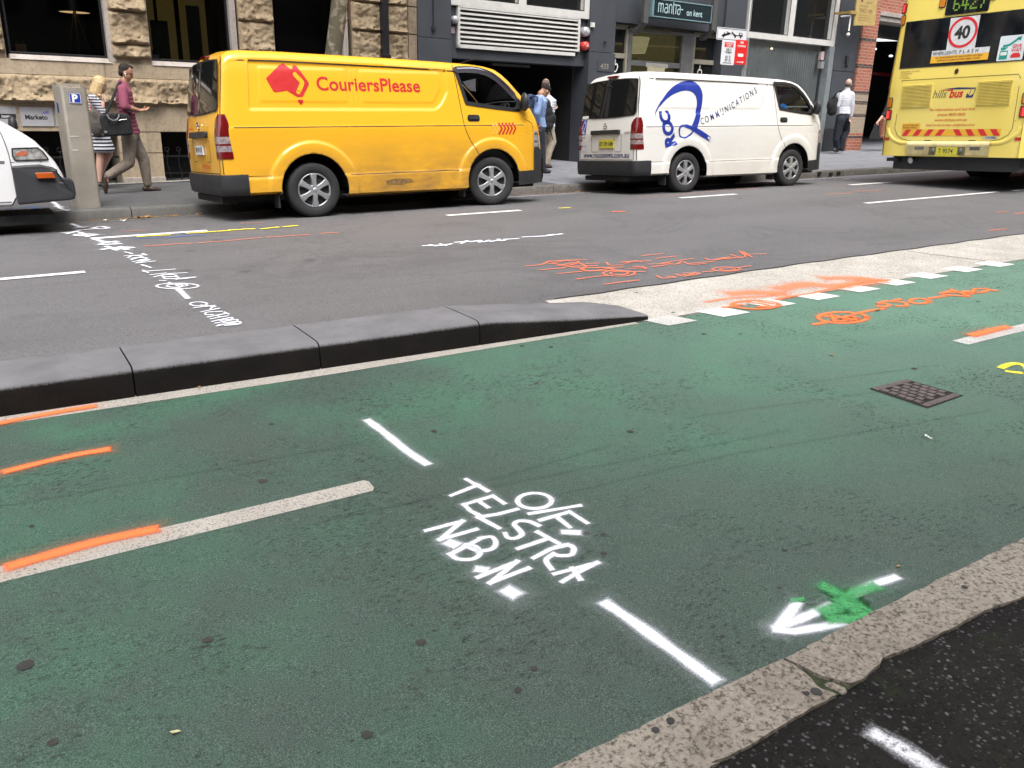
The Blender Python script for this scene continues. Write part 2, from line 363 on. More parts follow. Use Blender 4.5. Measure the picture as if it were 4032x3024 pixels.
# ------------------------------------------------------------------ ground
def sheet(name, x0, x1, ya, yb, zf, mat, lift=0.0, nx=None, ny=8, kind='structure', step=.5):
    nx = nx or max(2, int((x1 - x0) / step)); mb = MB()
    def fn(i, j):
        x = x0 + (x1 - x0) * i / (nx - 1); a = ya(x) if callable(ya) else ya; b = yb(x) if callable(yb) else yb
        y = a + (b - a) * j / (ny - 1); return (x, y, zf(x, y) + lift)
    mb.grid(nx, ny, fn); o = mb.build(name, mat, smooth=180, fixn=False)
    return tag(o, kind=kind) if kind else o
Yedge = lambda x: 4.32 - .04 * min(x, 1.5) if x < 3.8 else 4.27
Yn = lambda x: 4.43 - .035 * x
Yf = lambda x: 4.92 - .03 * x
sheet('road', -14, 70, .3, KB + .05, gz, ASPH, 0, ny=90)
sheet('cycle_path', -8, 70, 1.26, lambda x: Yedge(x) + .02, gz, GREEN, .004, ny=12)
sheet('concrete_strip', 3.50, 70, lambda x: 4.26 if x > 3.8 else 4.33, lambda x: 5.10 + .02 * min(3, max(0, x - 3.4)), gz, APRON, .006, ny=4)
sheet('near_footpath', -8, 40, -12, 1.12, lambda x, y: gz(x, y), NEARA, .003, ny=6)
sheet('footpath', -14, 8.6, KB + .16, 15.5 + 6, fz, PATHA, 0, ny=6)
sheet('footpath', 8.6, 70, KB + .16, 32, fz, PATHM, 0, ny=10)
sheet('ground', -200, 300, -200, 250, lambda x, y: S * x - .6, PATHA, 0, nx=3, ny=3)
# road seam beside the pale strip, and its joints
RIB = [0]
def ribbon(mb, pts, w, lift=.01, n=5, foot=False, taper=True, wob=0.0, world=False, zf=None):
    """soft edged ribbon lying on the ground, pts in photo pixels or world xy"""
    P = [np.array(p[:2], float) if world else G(p[0], p[1], foot)[:2] for p in pts]
    Q = [P[0]]
    for a, b in zip(P[:-1], P[1:]):
        m = max(1, int(np.linalg.norm(b - a) / .04)); Q += [a + (b - a) * (i + 1) / m for i in range(m)]
    P = Q; m = len(P); base = len(mb.v); vs = []
    ext = w * .5; mi_ = RIB[0]
    if taper and m > 1:
        d0 = P[0] - P[1]; d0 /= np.linalg.norm(d0) + 1e-9; d1 = P[-1] - P[-2]; d1 /= np.linalg.norm(d1) + 1e-9
        P = [P[0] + d0 * ext, P[0] + d0 * ext * .5] + P + [P[-1] + d1 * ext * .5, P[-1] + d1 * ext]; m = len(P)
    for i, p in enumerate(P):
        d = P[min(i + 1, m - 1)] - P[max(i - 1, 0)]; d /= (np.linalg.norm(d) + 1e-9); nn = np.array([-d[1], d[0]])
        e = 0
        if taper: e = 1.0 if i in (0, m - 1) else .45 if i in (1, m - 2) else 0
        ww = w * (1 + wob * (noise.noise(Vector((p[0] * 9, p[1] * 9, w))) if wob else 0))
        for j in range(n):
            t = -1 + 2 * j / (n - 1); q = p + nn * t * ww / 2
            z = (zf or (fz if foot else gz))(q[0], q[1]) + lift
            mb.uv[base + len(vs)] = (e, t); vs.append((q[0], q[1], z))
    mb.add(vs, [(i * n + j, i * n + j + 1, (i + 1) * n + j + 1, (i + 1) * n + j) for i in range(m - 1) for j in range(n - 1)], mi_)
def spray(name, label, strokes, w, mat, cat='paint marking', group=None, foot=False, lift=.0072, wob=.25, parent=None, sm=True, zf=None):
    mb = MB()
    for i, s in enumerate(strokes):
        ww = w
        if isinstance(s, tuple) and isinstance(s[0], list): s, ww = s
        if sm and len(s) > 2: s = catmull(s, 5)
        if mat in HALO:
            RIB[0] = 1; ribbon(mb, s, ww * 2.3, lift - .0004 + .00002 * i, 7, foot, wob=wob, zf=zf); RIB[0] = 0
        ribbon(mb, s, ww, lift + .00012 * i, 7, foot, wob=wob, zf=zf)
    o = mb.build(name, [mat, HALO[mat]] if mat in HALO else mat, parent, smooth=180, fixn=False)
    if parent is None: tag(o, label, cat, group)
    return o
def quadmark(name, label, pts, mat, cat='road line', group=None, lift=.0058, parent=None, wobble=0):
    P = [G(*p)[:2] for p in pts]; mb = MB(); vs, fs = conform2d([tuple(p) for p in P], [tuple(range(len(P)))], .25)
    mb.add([(x, y, gz(x, y) + lift) for x, y in vs], fs); o = mb.build(name, mat, parent, fixn=False)
    return tag(o, label, cat, group) if parent is None else o
def sc(x0, y0, k): return lambda *pts: [(x0 + a * k, y0 + b * k) for a, b in pts]
V_ = sc(0, 0, 4032 / 2212)
def wline(name, label, x0, x1, yc, w, mat, group=None, lift=.0058, cat='road line', taper=.0):
    mb = MB(); n = max(2, int((x1 - x0) / .4))
    mb.grid(n, 2, lambda i, j: (lambda x: (x, yc + (j - .5) * w, gz(x, yc) + lift))(x0 + (x1 - x0) * i / (n - 1)))
    return tag(mb.build(name, mat, fixn=False), label, cat, group)
# far lane and centre lines
G1 = 'painted lane dashes on the road'
for lab, a, b in (('white dash with yellow and blue paint beside it, left of the yellow van front', (195, 515), (450, 500)), ('white dash below the front wheel of the yellow van', (960, 465), (1130, 456)),
                  ('white dash below the side of the white van', (1467, 428), (1592, 420)), ('white dash in front of the white van near the bus', (1835, 400), (1925, 394))):
    p, q = G(*V_(a)[0]), G(*V_(b)[0]); wline('lane_dash', lab, p[0], q[0], (p[1] + q[1]) / 2, .11, LINE, G1)
p, q = G(*V_((-60, 608))[0]), G(*V_((185, 590))[0]); wline('lane_dash', 'white dash running out of the left edge, above the dark separator kerb', p[0], q[0], 7.80, .10, LINE, G1)
p, q = G(*V_((1872, 440))[0]), G(*V_((2155, 415))[0]); wline('lane_dash', 'long white dash on the road left of the bus rear wheel', p[0], q[0], 7.85, .10, LINE, G1)
p = G(3985, 752); wline('lane_dash', 'white dash beginning at the right edge below the bus', p[0], p[0] + 2.5, p[1], .10, LINE, G1)
# cycle path lines
G2 = 'centre dashes of the green cycle path'
qd = V_((-260, 1300), (-260, 1340), (0, 1262), (805, 1063), (807, 1054), (798, 1043), (788, 1040), (0, 1226))
quadmark('centre_dash', 'worn cream dash with orange stroke at the lower left of the green path', V_((-400, 1328), (-400, 1371), (0, 1262), (805, 1063), (808, 1056), (797, 1043), (786, 1040), (0, 1226)), LINEW, group=G2)
wline('centre_dash', 'white dash with orange stroke at the right end of the green path', 5.28, 7.3, 2.88, .11, LINEM, G2)
mb = MB(); n = 40
mb.grid(n, 2, lambda i, j: (lambda x: (x, (Yedge(x) - .005) if j == 0 else Yn(x) + .02, gz(x, 4.3) + .0058))(-8 + 11.72 * i / (n - 1)))
tag(mb.build('edge_line', LINEW, fixn=False), 'worn cream line along the foot of the dark separator kerb', 'road line')
G3 = 'white blocks along the edge of the green path'
places = [((1345, 707), 0)]
bl = [(1446, 694, 'first white block beside the low tip of the dark kerb'), (1562, 676, 'white block half under the left orange scribble'), (1664, 657, 'white block crossed by the orange circle'), (1762, 641, 'white block left of the orange smear end'),
      (1851, 625, 'white block touching the right end of the orange smear'), (1929, 611, 'clean white block just right of the orange smear'), (2001, 597, 'clean white block, third from the right edge of the photo'), (2078, 583, 'white block second from the right edge of the photo'), (2148, 572, 'small white block nearest the right edge of the photo')]
for x, y, lab in bl:
    c = G(*V_((x, y))[0]); mb = MB(); wx = .135; wy = .105
    pts = [(c[0] - wx + .035, c[1] - wy), (c[0] + wx + .035, c[1] - wy), (c[0] + wx - .035, c[1] + wy), (c[0] - wx - .035, c[1] + wy)]
    mb.add([(a, b, gz(a, b) + .0085) for a, b in pts], [(0, 1, 2, 3)]); tag(mb.build('edge_block', LINE if x > 1500 else LINEM, fixn=False), lab, 'road marking', G3)
# dark separator kerb: precast blocks
def sep_block(x0, x1, lab, nose=False):
    mb = MB(); nx = 26 if nose else 12; Hk = .155; r = .045
    secs = []
    for i in range(nx):
        x = x0 + .004 + (x1 - x0 - .008) * i / (nx - 1); t = (x - x0) / (x1 - x0); h = Hk; yf = Yf(x); yn = Yn(x)
        if nose:
            h = Hk * (1 - .74 * max(0, (t - .06) / .94)) + .0; yf = yf - .16 * max(0, (t - .86) / .14)
        z0 = gz(x, yn) - .03; zt = gz(x, yn) + h; rr = min(r, h * .45); row = [(yn, z0), (yn, z0 + .03), (yn, zt - rr - .02), (yn + .004, zt - rr)]
        row += [(yn + .004 + rr - rr * math.cos(a), zt - rr + rr * math.sin(a)) for a in np.linspace(.2, math.pi / 2, 6)]
        row += [(yn + (yf - yn) * u, zt + .002) for u in (.3, .55, .8)] + [(yf - rr * .6 + .0, zt), (yf - rr * .15, zt - rr * .35), (yf, zt - rr), (yf, z0)]
        secs.append([(x, a, b) for a, b in row])
    m = len(secs[0])
    mb.grid(m, nx, lambda j, i: secs[i][j]); b0 = 0
    mb.add(secs[0], [tuple(range(m))]); mb.add(secs[-1], [tuple(range(m - 1, -1, -1))])
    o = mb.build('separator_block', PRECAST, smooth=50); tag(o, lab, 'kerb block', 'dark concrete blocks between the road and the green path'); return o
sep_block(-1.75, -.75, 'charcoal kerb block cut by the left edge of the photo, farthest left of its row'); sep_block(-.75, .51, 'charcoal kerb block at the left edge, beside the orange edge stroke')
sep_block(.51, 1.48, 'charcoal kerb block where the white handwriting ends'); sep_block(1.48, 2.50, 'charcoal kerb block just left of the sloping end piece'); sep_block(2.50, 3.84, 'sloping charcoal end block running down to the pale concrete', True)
# near kerb stones (flush, ragged)
R3 = sc(2500, 2100, .6926)
def ragged(pts, amp=.0028, step=.018):
    out = []
    for a, b in zip(pts, pts[1:] + pts[:1]):
        a = np.array(a); b = np.array(b); m = max(1, int(np.linalg.norm(b - a) / step))
        for i in range(m):
            p = a + (b - a) * i / m; s_ = amp * (1 if i else .3)
            out.append((p[0] + s_ * noise.noise(Vector((p[0] * 23, p[1] * 23, 1))) * 1.8, p[1] + s_ * noise.noise(Vector((p[0] * 23, p[1] * 23, 5))) * 1.8))
    return out
def slab(name, lab, pts, mat, th=.05, lift=.014, cat='kerb stone', group=None):
    pts = ragged(pts); mb = MB(); vs, fs = conform2d(pts, [tuple(range(len(pts)))], .05)
    def f(x, y): return (x, y, gz(x, y) + lift + .003 * noise.noise(Vector((x * 20, y * 20, 0))))
    mb.add([f(*v) for v in vs], fs); n = len(pts); mb.add([f(*p) for p in pts] + [(p[0] + .0, p[1], gz(*p) - th) for p in pts], [(i, (i + 1) % n, n + (i + 1) % n, n + i) for i in range(n)])
    return tag(mb.build(name, mat, fixn=False), lab, cat, group)
def gx(*pts): return [tuple(G(*p)[:2]) for p in pts]
GK = 'brown kerb stones along the near side of the green path'
L_ = gx(*R3((838, 742), (905, 772), (1000, 850), (1050, 905), (1142, 940), (1050, 990), (920, 1060), (740, 1175), (560, 1275), (425, 1334)))
slab('kerb_stone', 'brown granite kerb stone with dark gum spots at the bottom edge, left of the joint', [(-1.2, 1.275), (L_[0][0], 1.265)] + L_[1:] + [(1.29, 1.075), (0.2, 1.07), (-1.2, 1.07)], STONE_K, group=GK)
Q_ = gx(*R3((845, 735), (900, 755), (1050, 830), (1120, 850), (1215, 876), (1290, 850), (1390, 765), (1400, 735), (1600, 655), (1800, 560), (1990, 455), (2212, 375)))
slab('kerb_stone', 'brown granite kerb stone with a broken corner, right of the joint', [Q_[0]] + Q_[1:] + [(3.6, 1.12), (4.6, 1.12), (4.6, 1.28), (3.0, 1.28), (2.2, 1.275)], STONE_K, group=GK)
mb = MB(); 
for i in range(7):
    a = G(*R3((1100 + i * 13, 872 + i * 6))[0]); mb.ell((a[0] + .006 * (i % 2), a[1], a[2] + .004), (.014, .011, .008), n=8, m=6)
tag(mb.build('stone_chip', STONE_K, smooth=60), 'broken chip lying in the gap between the two kerb stones', 'stone')
mb = MB(); gp = gx(*R3((905, 768), (1050, 835), (1215, 880), (1300, 850), (1150, 935), (1050, 905)))
vs, fs = conform2d(gp, [tuple(range(len(gp)))], .05); mb.add([(x, y, gz(x, y) + .007) for x, y in vs], fs)
tag(mb.build('moss', simple('moss', (.025, .032, .01), .9, var=.6, vs=60, bump=.8, bs=200), fixn=False), kind='stuff')
# iron pit cover in the green path
R4 = sc(2700, 900, .6022)
cor = [G(*p)[:2] for p in R4((1210, 1055), (1575, 1178), (1800, 1100), (1440, 997))]
def bil(u, v, lift): 
    p = (1 - u) * (1 - v) * cor[0] + u * (1 - v) * cor[1] + u * v * cor[2] + (1 - u) * v * cor[3]; return (p[0], p[1], gz(*p) + lift)
cx_, cy_ = np.mean(cor, axis=0)
pit = thing('pit_cover', 'square rusty iron pit cover with a brick pattern set in the green path', 'pit cover', Matrix.Translation((cx_, cy_, gz(cx_, cy_))))
def pl(u, v, lift): p = bil(u, v, lift); return (p[0] - cx_, p[1] - cy_, p[2] - gz(cx_, cy_))
IRON = simple('rusty iron', (.13, .108, .105), .6, .5, .35, 30, .4, 150); DARKGAP = simple('dark gap', (.008, .007, .007), .9)
mb = MB(); mb.add([pl(u, v, .006) for u, v in ((-.03, -.02), (1.02, -.02), (1.02, 1.05), (-.03, 1.05))], [(0, 1, 2, 3)]); mb.build('surround', DARKGAP, pit, fixn=False)
mb = MB()
def blk(u0, u1, v0, v1, top=.016):
    a = [(u0, v0), (u1, v0), (u1, v1), (u0, v1)]; vs = [pl(*q, .006) for q in a] + [pl(*q, top) for q in a]
    mb.add(vs, [(4, 5, 6, 7), (0, 1, 5, 4), (1, 2, 6, 5), (2, 3, 7, 6), (3, 0, 4, 7)])
blk(.0, .12, .02, .98, .012); blk(.88, 1, .02, .98, .012)
for r_ in range(6):
    v0 = .03 + r_ * .158
    for c_ in range(5):
        u0 = .15 + c_ * .148 + (.07 if r_ % 2 else 0)
        if u0 + .12 < .88: blk(u0, u0 + .122, v0, v0 + .112)
mb.build('grate', IRON, pit, bevel=.002)
# pale concrete joints and smear, road seam
mb = MB(); ribbon(mb, R4((1440, 150), (1600, 172), (1800, 196), (1960, 215)), .012, .0080, taper=False); 
for a in (13.2, 17.5, 22): ribbon(mb, [(a, 4.27), (a - .3, 5.15)], .012, .0080, world=True, taper=False)
ribbon(mb, [(x, (5.10 + .02 * min(3, max(0, x - 3.4))) + .012 * math.sin(x * 9)) for x in np.arange(3.6, 30, .15)], .03, .0080, world=True, taper=False)
ribbon(mb, [(x, 4.27 + .004 * math.sin(x * 15)) for x in np.arange(3.85, 30, .15)], .010, .0080, world=True, taper=False)
mb.build('road_joint', DARKGAP, fixn=False)['kind'] = 'structure'
# ------------------------------------------------------------------ spray paint marks
T = sc(1300, 1500, .7533)
def C_(pts, n=4, closed=False): return catmull(pts, n, closed)
spray('spray_line', 'thick white sprayed line above the worn cream dash, at the left of the handwriting', [T((200, 215), (300, 290), (400, 372), (500, 438))], .062, SW, group='white sprayed service marks')
spray('spray_line', 'long white sprayed line running down to the near kerb stones', [T((1450, 1178), (1600, 1280), (1800, 1425), (1992, 1565))], .068, SW, group='white sprayed service marks')
let = [T((712, 522), (822, 583)), T((772, 552), (635, 606)),
       T((700, 655), (850, 610)), T((850, 610), (908, 648)), T((772, 634), (822, 668)), T((700, 655), (735, 690), (785, 715)),
       T((975, 680), (880, 705), (775, 722)), T((775, 722), (880, 778)),
       C_(T((1087, 765), (1040, 745), (985, 742), (962, 760), (985, 785), (1002, 812), (970, 832), (930, 830), (915, 808))),
       T((1085, 800), (1190, 858)), T((1135, 835), (985, 886)),
       T((1240, 868), (1150, 890), (1065, 935)), C_(T((1185, 878), (1240, 868), (1272, 885), (1262, 918), (1210, 925), (1165, 918))), C_(T((1168, 915), (1128, 948), (1155, 993))),
       T((1175, 1020), (1395, 962)), T((1395, 962), (1300, 1010), (1215, 1060)), T((1265, 992), (1305, 1048))]
spray('spray_word', 'white sprayed seven letter word, the middle and longest line of the handwriting', let, .032, SW, group='white sprayed handwriting on the green path', sm=False)
O = C_([(1068 + 88 * math.cos(t) * 1.0 + 12 * math.sin(t), 635 + 40 * math.sin(t) - 6 * math.cos(t)) for t in np.linspace(0, 2 * math.pi, 13)][:-1], 4, True)
spray('spray_word', 'white sprayed O and F with a slash between, top line of the handwriting', [T(*(O + [O[0]])), T((1303, 660), (1045, 702)), T((1250, 693), (1100, 736)), T((1250, 693), (1340, 750)), T((1180, 716), (1250, 772)), (T((1232, 800), (1285, 802)), .055)], .032, SW, group='white sprayed handwriting on the green path', sm=False)
spray('spray_word', 'white sprayed initials with dots between, the lowest line of the handwriting', [T((505, 790), (690, 742)), T((690, 742), (575, 838)), T((575, 838), (762, 785)), (T((632, 858), (642, 862)), .070),
      T((630, 915), (790, 832)), C_(T((785, 832), (845, 825), (866, 860), (840, 890), (775, 900))), C_(T((775, 900), (700, 868), (760, 875), (782, 915), (740, 942), (665, 940), (630, 915))),
      (T((785, 996), (800, 998)), .060), T((775, 1036), (975, 955)), T((975, 955), (838, 1066)), T((838, 1066), (1035, 990)), (T((938, 1112), (952, 1120)), .080)], .032, SW, group='white sprayed handwriting on the green path', sm=False)
spray('spray_arrow', 'thick white sprayed arrow pointing left beside the near kerb', [R3((1475, 262), (1340, 305), (1200, 380), (1060, 445), (930, 500), (815, 545)), R3((918, 412), (865, 480), (812, 545)), R3((812, 560), (900, 570), (1050, 545), (1170, 520))], .054, SW, sm=False)
spray('green_patch', 'bright green sprayed cross covering the shaft of the white arrow', [R3((1082, 318), (1190, 375), (1330, 470)), R3((1350, 318), (1250, 345), (1140, 440), (1085, 455)), R3((1130, 500), (1230, 500), (1300, 480)), R3((1180, 400), (1240, 440)), (R3((900, 395), (945, 390)), .03)], .070, SG, lift=.0092, sm=False)
spray('orange_stroke', 'single orange stroke on the green near the left edge of the photo', [sc(0, 1600, .8581)((40, 302), (200, 262), (350, 228), (480, 206))], .066, SO, group='orange sprayed strokes')
spray('orange_stroke', 'orange stroke lying along the worn cream dash at the left', [sc(0, 1600, .8581)((70, 738), (200, 700), (450, 630), (690, 578))], .078, SO, group='orange sprayed strokes', lift=.0095)
spray('orange_stroke', 'orange stroke on the cream line at the foot of the separator kerb', [sc(0, 1600, .8581)((15, 82), (150, 55), (300, 28), (420, 8))], .062, SO, group='orange sprayed strokes', lift=.0095)
spray('orange_stroke', 'orange stroke on the white dash at the right end of the green path', [R4((1880, 703), (2000, 672), (2090, 652))], .10, SO, group='orange sprayed strokes', lift=.0095)
el = lambda cx, cy, rx, ry, n=20, a0=0: [(cx + rx * math.cos(t + a0), cy + ry * math.sin(t + a0)) for t in np.linspace(0, 2 * math.pi, n)]
spray('orange_writing', 'orange circled B, line and handwriting 550 - Elec on the green path', [R4((845, 632), (940, 614)), R4(*el(1025, 587, 160, 36)), R4(*el(1070, 590, 40, 14, 10)), R4(*el(1010, 598, 45, 12, 10)), R4((910, 580), (960, 572), (1110, 603)), R4((955, 574), (975, 610)),
      R4((1095, 566), (1190, 545), (1290, 528)), R4((1310, 480), (1245, 500), (1300, 496), (1335, 505), (1310, 518), (1262, 514)), R4((1400, 468), (1330, 484), (1385, 484), (1440, 492), (1445, 512), (1385, 512)), R4(*el(1525, 480, 62, 17, 14)),
      R4((1595, 462), (1690, 447)), R4((1790, 420), (1665, 428), (1700, 440), (1830, 448)), R4((1690, 424), (1740, 412)), R4((1740, 405), (1850, 448)), R4(*el(1840, 425, 38, 10, 9)), R4((1790, 425), (1880, 420)), R4((1960, 398), (1890, 400), (1870, 420), (1930, 425), (1990, 405), (2025, 412))], .050, SO, sm=False)
spray('orange_scribble', 'faint orange smear on the pale concrete along the white blocks', [R4((140, 485), (300, 462), (520, 450), (600, 432)), (R4((330, 430), (450, 425), (590, 430)), .34), (R4((640, 395), (800, 370), (980, 385), (1180, 352)), .36), (R4((940, 330), (1100, 330), (1260, 345)), .30)], .10, SOF, lift=.0088)
spray('orange_scribble', 'orange circled letter and line across the white blocks', [R4(*el(455, 505, 155, 28)), R4((250, 525), (360, 505)), R4((600, 470), (700, 448), (820, 430), (1000, 392), (1150, 358), (1330, 342)), R4((410, 490), (500, 500), (560, 515), (480, 520)), R4((440, 478), (560, 498))], .048, SO, lift=.0102, sm=False)
spray('yellow_mark', 'yellow sprayed curl cut off by the right edge of the photo', [R4((2065, 915), (2110, 895), (2165, 889), (2215, 905), (2240, 930)), R4((2115, 942), (2145, 946), (2175, 949))], .055, SY)
spray('spray_line', 'broken white sprayed line on the dark near footpath at the bottom edge', [(R3((1390, 1165), (1480, 1215), (1600, 1290), (1760, 1390)), .085)], .05, SWF, group='white sprayed service marks', lift=.0062)
# the road: white writing running across the lanes
A = sc(200, 850, .3617)
wr = [A((225, 92), (318, 125)), A((262, 140), (390, 126)), A((290, 160), (435, 152)), A((450, 140), (540, 122), (625, 138), (540, 148), (460, 140)), A((140, 190), (285, 178)), A((180, 200), (300, 170)),
      A((320, 188), (405, 232)), A(*el(380, 214, 115, 9, 14)), A((485, 262), (570, 288)), A((540, 320), (745, 312)), A((575, 288), (720, 295)), A((560, 305), (700, 285)), A((570, 372), (750, 350), (885, 352)), A((610, 340), (720, 380)), A((760, 345), (820, 375)), A((690, 365), (840, 360))]
spray('road_writing', 'white sprayed numbers by the gutter above the far lane dash', wr, .075, SW, group='white sprayed writing across the road')
spray('road_writing', 'white sprayed word between two short dashes in the far lane', [A((805, 400), (850, 408), (888, 422)), A((810, 442), (1040, 432)), A((1000, 418), (1040, 435)), A((840, 462), (900, 440), (1000, 452), (880, 470)), A((880, 485), (960, 462), (1050, 470), (960, 492)), A((900, 505), (1080, 485), (930, 522), (1130, 500)), A((990, 540), (1040, 555), (1088, 572))], .032, SW, group='white sprayed writing across the road')
spray('road_writing', 'white sprayed digits with slashes above a circled letter', [A((1010, 612), (1180, 600), (1350, 588)), A((1005, 600), (1060, 625)), A((1090, 650), (1250, 630)), A((1130, 672), (1280, 640), (1480, 627)), A(*el(1290, 660, 80, 13, 12)), A(*el(1310, 682, 82, 12, 12)), A((1190, 712), (1250, 712)), A((1370, 700), (1480, 690), (1585, 674), (1450, 685), (1370, 700))], .027, SW, group='white sprayed writing across the road')
spray('road_writing', 'white circled letter in the middle of the near lane with a thick tail', [A(*el(1380, 772, 228, 30, 28)), A(*el(1350, 770, 85, 17, 12)), A(*el(1430, 764, 60, 12, 12)), A((1285, 735), (1320, 745)), (A((1385, 800), (1430, 845), (1490, 905)), .06)], .024, SW, group='white sprayed writing across the road')
spray('road_writing', 'white sprayed capital letters touching the dark separator kerb', [A(*el(1610, 968, 92, 22, 14)), A((1560, 1010), (1780, 985)), A((1640, 980), (1790, 1000)), A((1640, 1055), (1830, 1015)), A((1780, 985), (1740, 1030), (1830, 1018)), A((1860, 1050), (1700, 1060), (1690, 1085), (1760, 1085)), A((1710, 1112), (1900, 1075)), A((1890, 1060), (1940, 1080)), A((1800, 1095), (1850, 1110)), A((1745, 1132), (1930, 1098)),
      A((1760, 1160), (1950, 1120), (1970, 1135), (1850, 1150)), A((1790, 1180), (2010, 1140), (2020, 1160), (1880, 1175)), A((1810, 1210), (2040, 1165), (2050, 1190), (1900, 1205)), A((1830, 1195), (2030, 1185))], .022, SW, group='white sprayed writing across the road')
spray('yellow_mark', 'thin broken yellow line beside the far lane dash under the yellow van', [A((965, 232), (1090, 220)), A((1090, 222), (1280, 214)), A((1500, 196), (1640, 186), (1780, 176)), A((1840, 172), (1925, 168)), A((1960, 160), (2065, 156)), A((2110, 150), (2200, 148)), sc(0, 750, .7233)((1430, 212), (1510, 203)), sc(0, 750, .7233)((1550, 200), (1610, 195))], .07, SY, sm=False)
spray('blue_mark', 'faint blue sprayed smear under the far lane dash', [A((930, 250), (1200, 240)), A((1290, 240), (1440, 225), (1640, 215)), A((1480, 196), (1560, 190))], .14, SB)
spray('orange_line', 'broken orange line across the far lane below the yellow line', [A((1030, 335), (1190, 325)), A((1230, 322), (1375, 312)), A((1400, 310), (1530, 305)), sc(0, 750, .7233)((1085, 288), (1250, 276), (1420, 260)), sc(0, 750, .7233)((1455, 258), (1675, 243)), sc(0, 750, .7233)((1750, 237), (1838, 232))], .045, SOR, group='orange sprayed lines on the road', sm=False)
spray('orange_line', 'faint orange dash near the gutter above the far lane dash', [A((790, 172), (900, 168), (1040, 160))], .05, SOF, group='orange sprayed lines on the road')
spray('orange_line', 'faint orange dash beside the yellow van rear wheel shadow', [sc(0, 750, .7233)((1315, 182), (1440, 177))], .05, SOF, group='orange sprayed lines on the road')
spray('small_mark', 'tiny yellow dash between the two vans', [sc(1600, 800, .7233)((838, 29), (886, 27))], .06, SY); spray('small_mark', 'tiny orange dash between the two vans', [sc(1600, 800, .7233)((1125, 49), (1185, 47))], .06, SO)
W6 = sc(1600, 800, .7233)
spray('road_writing', 'white sprayed letters with arrow and dash running along the middle of the road', [W6((95, 235), (200, 232), (245, 225)), W6((130, 230), (160, 236)), W6((185, 226), (215, 233)), W6((268, 216), (340, 212)), W6((300, 222), (330, 208)), W6((350, 214), (385, 208), (400, 216)), W6((400, 206), (420, 215), (450, 206)), W6((460, 212), (500, 206)), W6((500, 200), (520, 210), (545, 200)), W6((540, 200), (605, 197)), W6((635, 188), (760, 182), (845, 171)), W6((770, 178), (800, 174))], .055, SW, sm=False)
Z = sc(2000, 930, .4973)
spray('orange_writing', 'large orange scrawl with circles in the near traffic lane', [Z((140, 242), (260, 230), (330, 203)), Z((300, 212), (400, 198), (620, 190)), Z((330, 225), (450, 200), (560, 208), (480, 235), (350, 222)), Z((400, 238), (540, 215), (620, 245), (560, 255), (430, 240)), Z((620, 225), (720, 218)), Z((260, 272), (450, 256)), Z((400, 302), (590, 284)), Z(*el(710, 268, 130, 14, 18)), Z(*el(880, 300, 125, 22, 18)), Z(*el(880, 298, 70, 13, 14)), Z((550, 346), (700, 325), (800, 318)), Z((765, 388), (900, 370), (1030, 355)), Z((700, 258), (860, 252), (910, 250)), Z((900, 290), (1080, 286)),
      Z((480, 245), (700, 240)), Z((580, 262), (640, 285), (800, 262))], .036, SOR)
spray('orange_writing', 'orange handwritten words right of the orange scrawl in the near traffic lane', [Z((780, 213), (810, 236), (910, 232)), Z((890, 212), (970, 205), (1130, 200)), Z((930, 222), (1010, 200), (1060, 212)), Z((960, 262), (1100, 256)), Z((990, 250), (1060, 245), (1090, 265)), Z((1060, 160), (1230, 143)), Z((1170, 182), (1330, 163)), Z((1110, 228), (1230, 222), (1300, 205)), Z((1140, 250), (1260, 232)), Z((1230, 215), (1330, 228), (1370, 205)), Z((1330, 200), (1470, 183)), Z((1390, 210), (1450, 230), (1560, 222)), Z((1440, 222), (1640, 205)), Z((1560, 180), (1600, 195), (1680, 190)), Z((1640, 190), (1760, 170), (1700, 188), (1800, 176)), Z((1760, 150), (1850, 180)), Z((1790, 180), (1880, 165), (1830, 125)), Z((1860, 130), (1930, 172)), Z((1850, 150), (2040, 146)),
      Z((1180, 320), (1220, 340), (1330, 330), (1260, 325)), Z((1330, 308), (1400, 325), (1480, 295)), Z((1390, 300), (1520, 302), (1440, 318), (1380, 310)), Z(*el(1730, 268, 110, 17, 16)), Z(*el(1740, 270, 60, 10, 10)), Z((1545, 290), (1630, 284)), Z((1820, 256), (1920, 243))], .034, SOR)
B7 = sc(3400, 480, .3135)
for lab, a in (('short orange stroke on the road at the far right, nearest the right edge', ((1905, 1160), (2020, 1145))), ('short orange stroke on the road below the bus number plate', ((1675, 1140), (1800, 1132))), ('short orange stroke beside the dark seam of the pale concrete', ((1590, 1370), (1785, 1350)))):
    spray('orange_stroke', lab, [B7(*a)], .05, SOR, group='orange sprayed strokes')
spray('orange_line', 'faint orange line on the road left of the bus shadow', [sc(3100, 0, .4821)((320, 1592), (520, 1580)), sc(3100, 0, .4821)((530, 1568), (770, 1556)), sc(3100, 0, .4821)((400, 1528), (450, 1527))], .045, SOR, group='orange sprayed lines on the road')
spray('orange_line', 'faint orange line along the road below the white van', [sc(2200, 0, .5123)((800, 1512), (1000, 1492), (1300, 1465), (1540, 1450)), sc(2200, 0, .5123)((600, 1522), (760, 1512))], .04, SOF, group='orange sprayed lines on the road')
spray('small_mark', 'white scuffed lettering on the road in front of the white van', [sc(3100, 0, .4821)((455, 1465), (580, 1450), (770, 1445)), sc(3100, 0, .4821)((560, 1458), (720, 1455)), sc(3100, 0, .4821)((870, 1441), (915, 1439)), sc(3100, 0, .4821)((1170, 1428), (1270, 1425))], .06, SWF)
